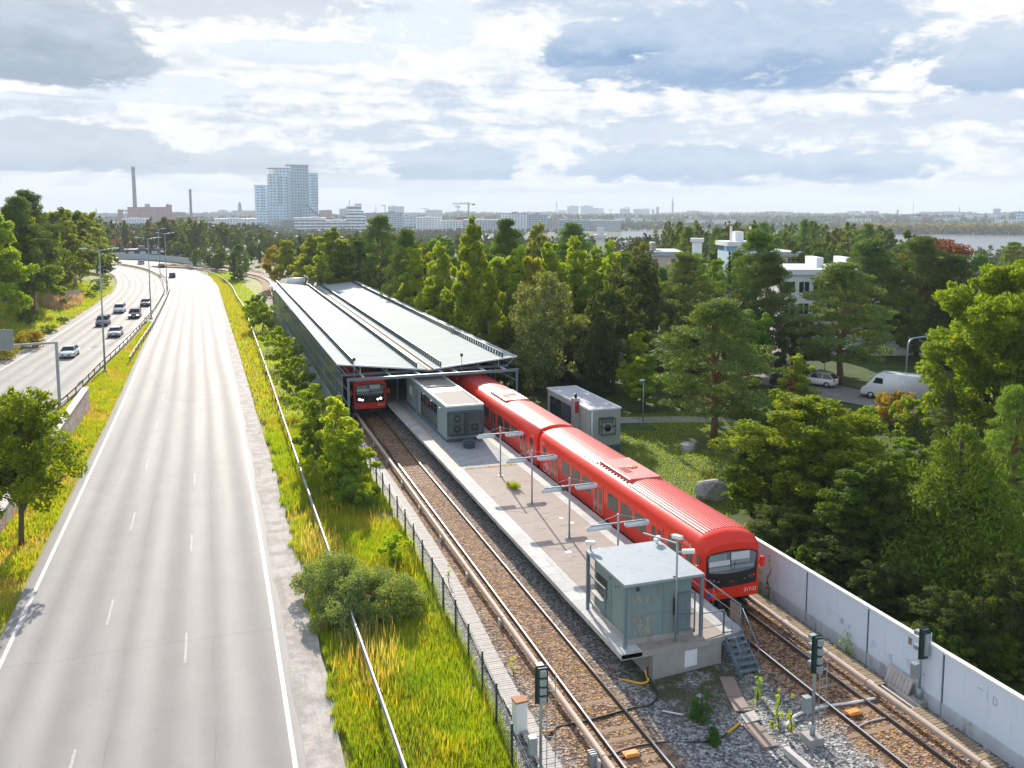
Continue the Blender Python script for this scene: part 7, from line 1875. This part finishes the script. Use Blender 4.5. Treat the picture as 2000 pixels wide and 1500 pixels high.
for a in (
 ('brown block low behind the striped wing', 623, 648, 411, 424, 2600, 'brick'),
 ('grey wedge block left of the stepped tower', 663, 678, 408, 424, 2500, 'grey'),
 ('dark blue office slab below the square white block', 742, 787, 416, 460, 1700, 'blue'),
 ('square pale block with vertical windows on the skyline', 758, 789, 404, 418, 2300, 'white'),
 ('white and grey block between slab and cranes', 831, 864, 411, 426, 2200, 'white'),
 ('pale waterfront block with tall windows', 812, 862, 426, 458, 1500, 'white'),
 ('low greenish hall right of the dark blue slab', 787, 840, 424, 434, 1900, 'tower'),
 ('pink roofed block under the two cranes', 890, 912, 424, 440, 1600, 'brick'),
 ('long grey white apartment row on the shore, left', 862, 905, 432, 458, 1450, 'white'),
 ('grey apartment row on the shore behind the birch top', 905, 978, 430, 458, 1450, 'grey'),
 ('tall white gridded waterfront block with sloping roof', 978, 1030, 417, 458, 1480, 'white'),
 ('dark waterfront block right of the white gridded one', 1030, 1070, 420, 460, 1480, 'blue'),
 ('yellow windowed waterfront block behind poplars', 1068, 1092, 427, 458, 1500, 'tan'),
 ('long blue grey waterfront row, left half', 1092, 1150, 430, 456, 1500, 'blue'),
 ('long blue grey waterfront row, right half', 1150, 1212, 431, 456, 1520, 'grey'),
 ('pale slab pair on the horizon, left', 1108, 1130, 403, 417, 5000, 'tower'),
 ('pale slab pair on the horizon, right', 1134, 1158, 402.5, 417, 5000, 'tower'),
 ('pale lower slab right of the horizon pair', 1158, 1179, 407, 418, 5000, 'tower'),
 ('pale low block right of the observation mast', 1090, 1107, 411, 418, 5000, 'white'),
 ('low flat hall on the horizon behind the gridded block', 1050, 1086, 414, 419, 3600, 'grey'),
 ('grey block group on the horizon left of the dark slab, first', 1211, 1230, 408, 418, 4400, 'blue'),
 ('grey block group on the horizon left of the dark slab, second', 1237, 1254, 408.5, 419, 4400, 'grey'),
 ('grey block group on the horizon left of the dark slab, third', 1254, 1269, 408, 419, 4450, 'grey'),
 ('dark brown upright slab left of the thin telecom tower', 1282, 1287, 404.5, 420, 4200, 'dark'),
 ('thin grey block left of the dark brown slab', 1273, 1278, 409, 419, 4300, 'blue'),
 ('white long hall below the telecom tower', 1275, 1312, 420, 425, 3600, 'white'),
 ('blue grey office group right of the telecom tower', 1341, 1366, 412, 422, 3900, 'blue'),
 ('low grey office right end of the blue group', 1366, 1395, 415, 422, 3900, 'grey'),
 ('pale apartment pair on the far shore, left', 1200, 1222, 425, 438, 2100, 'white'),
 ('pale apartment pair on the far shore, right', 1232, 1256, 426, 438, 2100, 'white'),
 ('reddish low row on the far shore', 1262, 1306, 431, 440, 2100, 'tan'),
 ('white storage block behind the round trees', 1340, 1378, 430, 442, 1900, 'white'),
 ('long white storage hall right of the round trees', 1392, 1436, 430, 441, 1900, 'white'),
 ('wide dark red roofed hall on the hill', 1480, 1546, 424.5, 434, 2600, 'brick'),
 ('grey hall above the dark red roofed one', 1520, 1549, 414, 424, 3300, 'grey'),
 ('pale flat office on the right hill', 1655, 1682, 413, 420, 3300, 'white'),
 ('long green grey hospital like slab on the ridge', 1690, 1716, 413, 420, 3300, 'grey'),
 ('white low houses on the shore left of the reeds', 1655, 1700, 427, 436, 2000, 'white'),
 ('blue fronted block on the right shore', 1778, 1800, 424, 437, 2000, 'blue'),
 ('dark brick row on the right shore', 1800, 1822, 424, 438, 2000, 'brick'),
 ('white terraced houses on the right shore', 1823, 1855, 427, 438, 2000, 'white'),
 ('grey block right of the white terraces', 1855, 1876, 426, 438, 2000, 'grey'),
 ('large white drum shaped hall on the right shore, left', 1886, 1922, 419, 437, 2300, 'white'),
 ('large white drum shaped hall on the right shore, right', 1931, 1968, 418, 436, 2300, 'white'),
 ('dark square tower on the ridge far right', 1941, 1954, 408, 420, 3200, 'blue'),
 ('long pale glass roof on the right ridge', 1800, 1878, 414, 423, 3000, 'tower'),
 ('pale high block cut by the right picture edge', 1986, 2003, 414, 444, 2000, 'tower'),
 ('white shore houses left of the right edge block', 1945, 1985, 429, 443, 1900, 'white'),
 ('low grey roofs on the horizon left of the red hall', 1395, 1440, 417.5, 423, 3800, 'white'),
 ('low long roofs on the horizon between mast and cranes', 965, 1045, 416.5, 421, 4000, 'grey'),
 ('dark low roofs at the horizon right of the stepped tower', 714, 745, 416, 430, 2400, 'dark'),
 ('low roofs at the horizon left of the cranes', 790, 830, 416, 424, 3000, 'grey'),
 ('dark low roofs on the horizon left of the power station', 188, 232, 417, 424, 2700, 'grey'),
 ('low brick block right of the power station', 335, 362, 415, 424, 2400, 'brick'),
 ('grey low block between chimney and hill', 376, 418, 417, 428, 2500, 'grey')):
    block(a[0], *a[1:6], a[6], random.choice(('roof','roof','pale')), group=None)
def mast(label, u, vt, vb, D, w=2.5, pod=None, name='mast'):
    p, q = atd(u,vt,D), atd(u,vb,D); s = D/F_PX; t_ = thing(name, label, name.replace('_',' '), (p.x,p.y,q.z-5)); H = p.z-q.z+5
    mb = MB(); mb.tube([(0,0,0),(0,0,H*.72),(0,0,H)], [w*s/2,w*s/2*.8,w*s*.08], 10); mb.build('shaft', B['blue'] if pod else B['conc'], t_, rel=False)
    if pod:
        mb = MB()
        for f, r_ in pod: mb.lathe((0,0,H*f), [(w*s*.4,-s*.5),(w*s*r_,0),(w*s*r_,s*.8),(w*s*.4,s*1.6)], 14)
        mb.build('platform', B['conc'], t_, rel=False)
mast('thin telecom tower with platforms on the horizon', 1314, 383, 417, 4300, 3.4, ((.42,.8),(.55,.8),(.66,.75)), 'telecom_tower')
mast('needle observation mast with a round pod on the horizon', 1087, 388, 418, 5200, 1.7, ((.62,1.6),), 'observation_tower')
mast('thin pole mast over the right ridge', 1785, 386, 415, 3300, .8)
mast('dark narrow stack on the right ridge', 1874.5, 402, 417, 3000, 2)
mast('dark stubby water tower on the right ridge', 1753.5, 407, 418, 3200, 3.5, ((.6,.9),), 'water_tower')
mast('pale far stack beside the small dark crane', 734, 399, 416, 3000, 1.4)
# ---- far woods that read as one mass: shores and ridges
def wood(label_, n, f, size, mat, hz):
    P = arr([f() for _ in range(n)]); k = len(P); a = rdir(k); b = np.cross(a, rdir(k)); b /= np.linalg.norm(b,axis=1)[:,None]+1e-6
    s = size*RNG.uniform(.6,1.5,k)[:,None]; P[:,2] += RNG.uniform(.1,1,k)*hz
    o = bpy.data.objects.new('woods', quads('woods', P, a*s, b*s*.9, mat)); COL.objects.link(o); return tag(o, label_, kind='stuff')
def polar(a0, a1, r0, r1, p=1.):
    def f():
        a, r = R(U(a0,a1)), r0+(r1-r0)*random.random()**p; x, y = r*math.sin(a), r*math.cos(a); return (x, y, ground_h(x,y))
    return f
wood('green shore woods', 6000, polar(24,50,1600,2300), 6, M['l_wood'], 9)
wood('green ridge woods', 16000, polar(-13,50,2400,5200), 12, M['l_wood'], 12)
wood('green city trees', 2500, polar(-13,22,1250,2000), 6, M['l_wood'], 4)
wood('green belt of trees before the bay', 9000, lambda: (lambda y: (lambda x: (x, y, ground_h(x,y)))(U(.27,.76)*y))(U(440,560)), 1.7, M['l_wood'], 9)
wood('wooded ridge behind the bend', 9000, lambda: (lambda y: (lambda x: (x, y, ground_h(x,y)))(U(-.45,.10)*y))(U(540,900)), 2.2, M['l_wood'], 10)
wood('reed belt on the far shore', 3500, lambda: (lambda a, r: (r*math.sin(a), r*math.cos(a), -13.5))(R(U(39,50)), U(1500,1560)), 5, leaf_mat('shore_trees', (.12,.13,.06), (.17,.15,.06), .4), 15)
wood('bushes on the near shore', 5000, polar(3,48,560,700), 4, M['l_wood'], 6)
wood('trees on the shore before the waterfront blocks', 5000, polar(2.5,16,770,1350), 5, M['l_wood'], 7)
# ---- houses beyond the bend
def house(label, u0, u1, ve, vr, vb, D, wall, roof, gable=False):
    c, w, zt, zb = px_box(u0,u1,ve,vb,D); zr = atd(u0,vr,D).z; dp = 9; g = ground_h(c.x,c.y)
    t_ = thing('house', label, 'house', (c.x,c.y,g), math.atan2(-c.x,c.y)); e = zt-g; r_ = zr-g
    mb = MB(); mb.box(-w/2,w/2,0,dp,-.5,e); 
    if gable: mb.prism([(-w/2,e),(w/2,e),(0,r_-.3)], 0, dp)
    wl = mb.build('wall', wall, t_, rel=False)
    mb = MB()
    if gable: mb.prism([(-w/2-.4,e-.2),(0,r_),(0,r_-.25),(-w/2-.4,e-.45)], -.5, dp+.5); mb.prism([(w/2+.4,e-.2),(w/2+.4,e-.45),(0,r_-.25),(0,r_)], -.5, dp+.5)
    else: mb.add([(-w/2-.6,-.6,e),(w/2+.6,-.6,e),(w/2+.6,dp+.6,e),(-w/2-.6,dp+.6,e),(-w/2+3.5,dp/2,r_),(w/2-3.5,dp/2,r_)], [(0,1,5,4),(2,3,4,5),(1,2,5),(3,0,4),(3,2,1,0)])
    rf = mb.build('roof', roof, t_, rel=False)
    mb = MB(); mb.box(w*.1,w*.1+.9,dp*.4,dp*.4+.9,r_-1,r_+.9); mb.build('chimney', M['concrete'], rf, rel=False)
    for q in (-.3,0,.3):
        mb = MB(); mb.box(q*w-.6,q*w+.6,-.03,.0,e-2.2,e-.9); mb.build('window', M['glass'], t_, rel=False)
pl_ = pm('cream_plaster', (.50,.44,.36), .9)
house('cream house with a red hipped roof beyond the bend', 209, 257, 478, 467, 492, 440, pl_, B['redroof'])
house('grey house with a steep dark gable beside the red roof', 197, 216, 473, 459, 488, 470, M['concrete_l'], M['kioskbase'], True)
block('low pale service building with a flat dark roof beyond the bend', 247, 311, 490, 505, 415, 'white', 'dark', depth=8)
block('tiny grey bus shelter at the far bend', 222, 230, 498, 508, 400, 'blue', 'dark', depth=2)
# ---- houses among the park trees
t_, w, dp, H = block('white apartment block with dark strip windows among the dark pines', 1524, 1720, 537, 700, 128, 'white', 'pale', depth=14, rz=-.35, top=[(-.05,.07,.09),(.25,.06,.08)])
W_ = M['glass']; n_ = 0
for lv in range(3):
    for k in range(7):
        z0 = H-2.55-lv*3.15; mb = MB(); x0 = -w/2+.7+k*2.05
        if x0+1.6 > w/2: break
        mb.box(x0,x0+1.55,-.05,-.0,z0,z0+1.55); f_ = mb.build('window', W_, t_, rel=False)
        mb = MB(); [mb.box(x0+q-.04,x0+q+.04,-.08,-.05,z0,z0+1.55) for q in (0,.78,1.55)]; mb.build('frame', M['white'], f_, rel=False)
[c_.data.materials.__setitem__(0, pm('white_render', (.66,.66,.65), .8)) for c_ in t_.children if c_.name.startswith('wall')]
block('white lower wall building along the car park', 1545, 1830, 682, 722, 118, 'pale' if False else 'white', 'pale', depth=8, rz=-.3)
block('brown house with a sloping tan roof among tree crowns', 1266, 1330, 500, 560, 165, 'tan', 'roof', depth=14, rz=-.4, top=[(-.35,.14,.12)])
block('yellow brick block behind the pale chimney building', 1490, 1562, 500, 560, 170, 'tan', 'roof', depth=14, rz=-.3, top=[])
t_, w, dp, H = block('pale blue plant room with antennas on a roof among pines', 1424, 1478, 481, 560, 160, 'tower', 'pale', depth=8, rz=-.3, top=[(-.15,.3,.12)])
mb = MB(); [mb.box(x-.18,x+.18,1,1.3,H,H+3.6) for x in (-1.9,1.6)]; mb.build('antenna', M['white'], t_, rel=False)
block('white chimney stack block between poplars and round tree', 1164, 1181, 466, 520, 190, 'white', 'pale', depth=3, top=[(-.4,.8,.04)])
block('white vent box on a hidden roof behind the autumn tinted tree', 1352, 1371, 473, 500, 190, 'white', 'pale', depth=3, top=[])
block('white apartment house right behind the copper beech', 1888, 1915, 512, 560, 150, 'white', 'pale', depth=10, top=[])

# ================================================================== haze
m, t = new('haze_air'); v = t.n('ShaderNodeVolumePrincipled'); v.inputs['Color'].default_value = (.82,.91,1,1); v.inputs['Density'].default_value = .00016; v.inputs['Anisotropy'].default_value = 0
t.out(None, v.outputs[0])
mb = MB(); mb.box(-9900,9900,-9900,9900,-32,205); tag(mb.build('haze', m), kind='stuff')
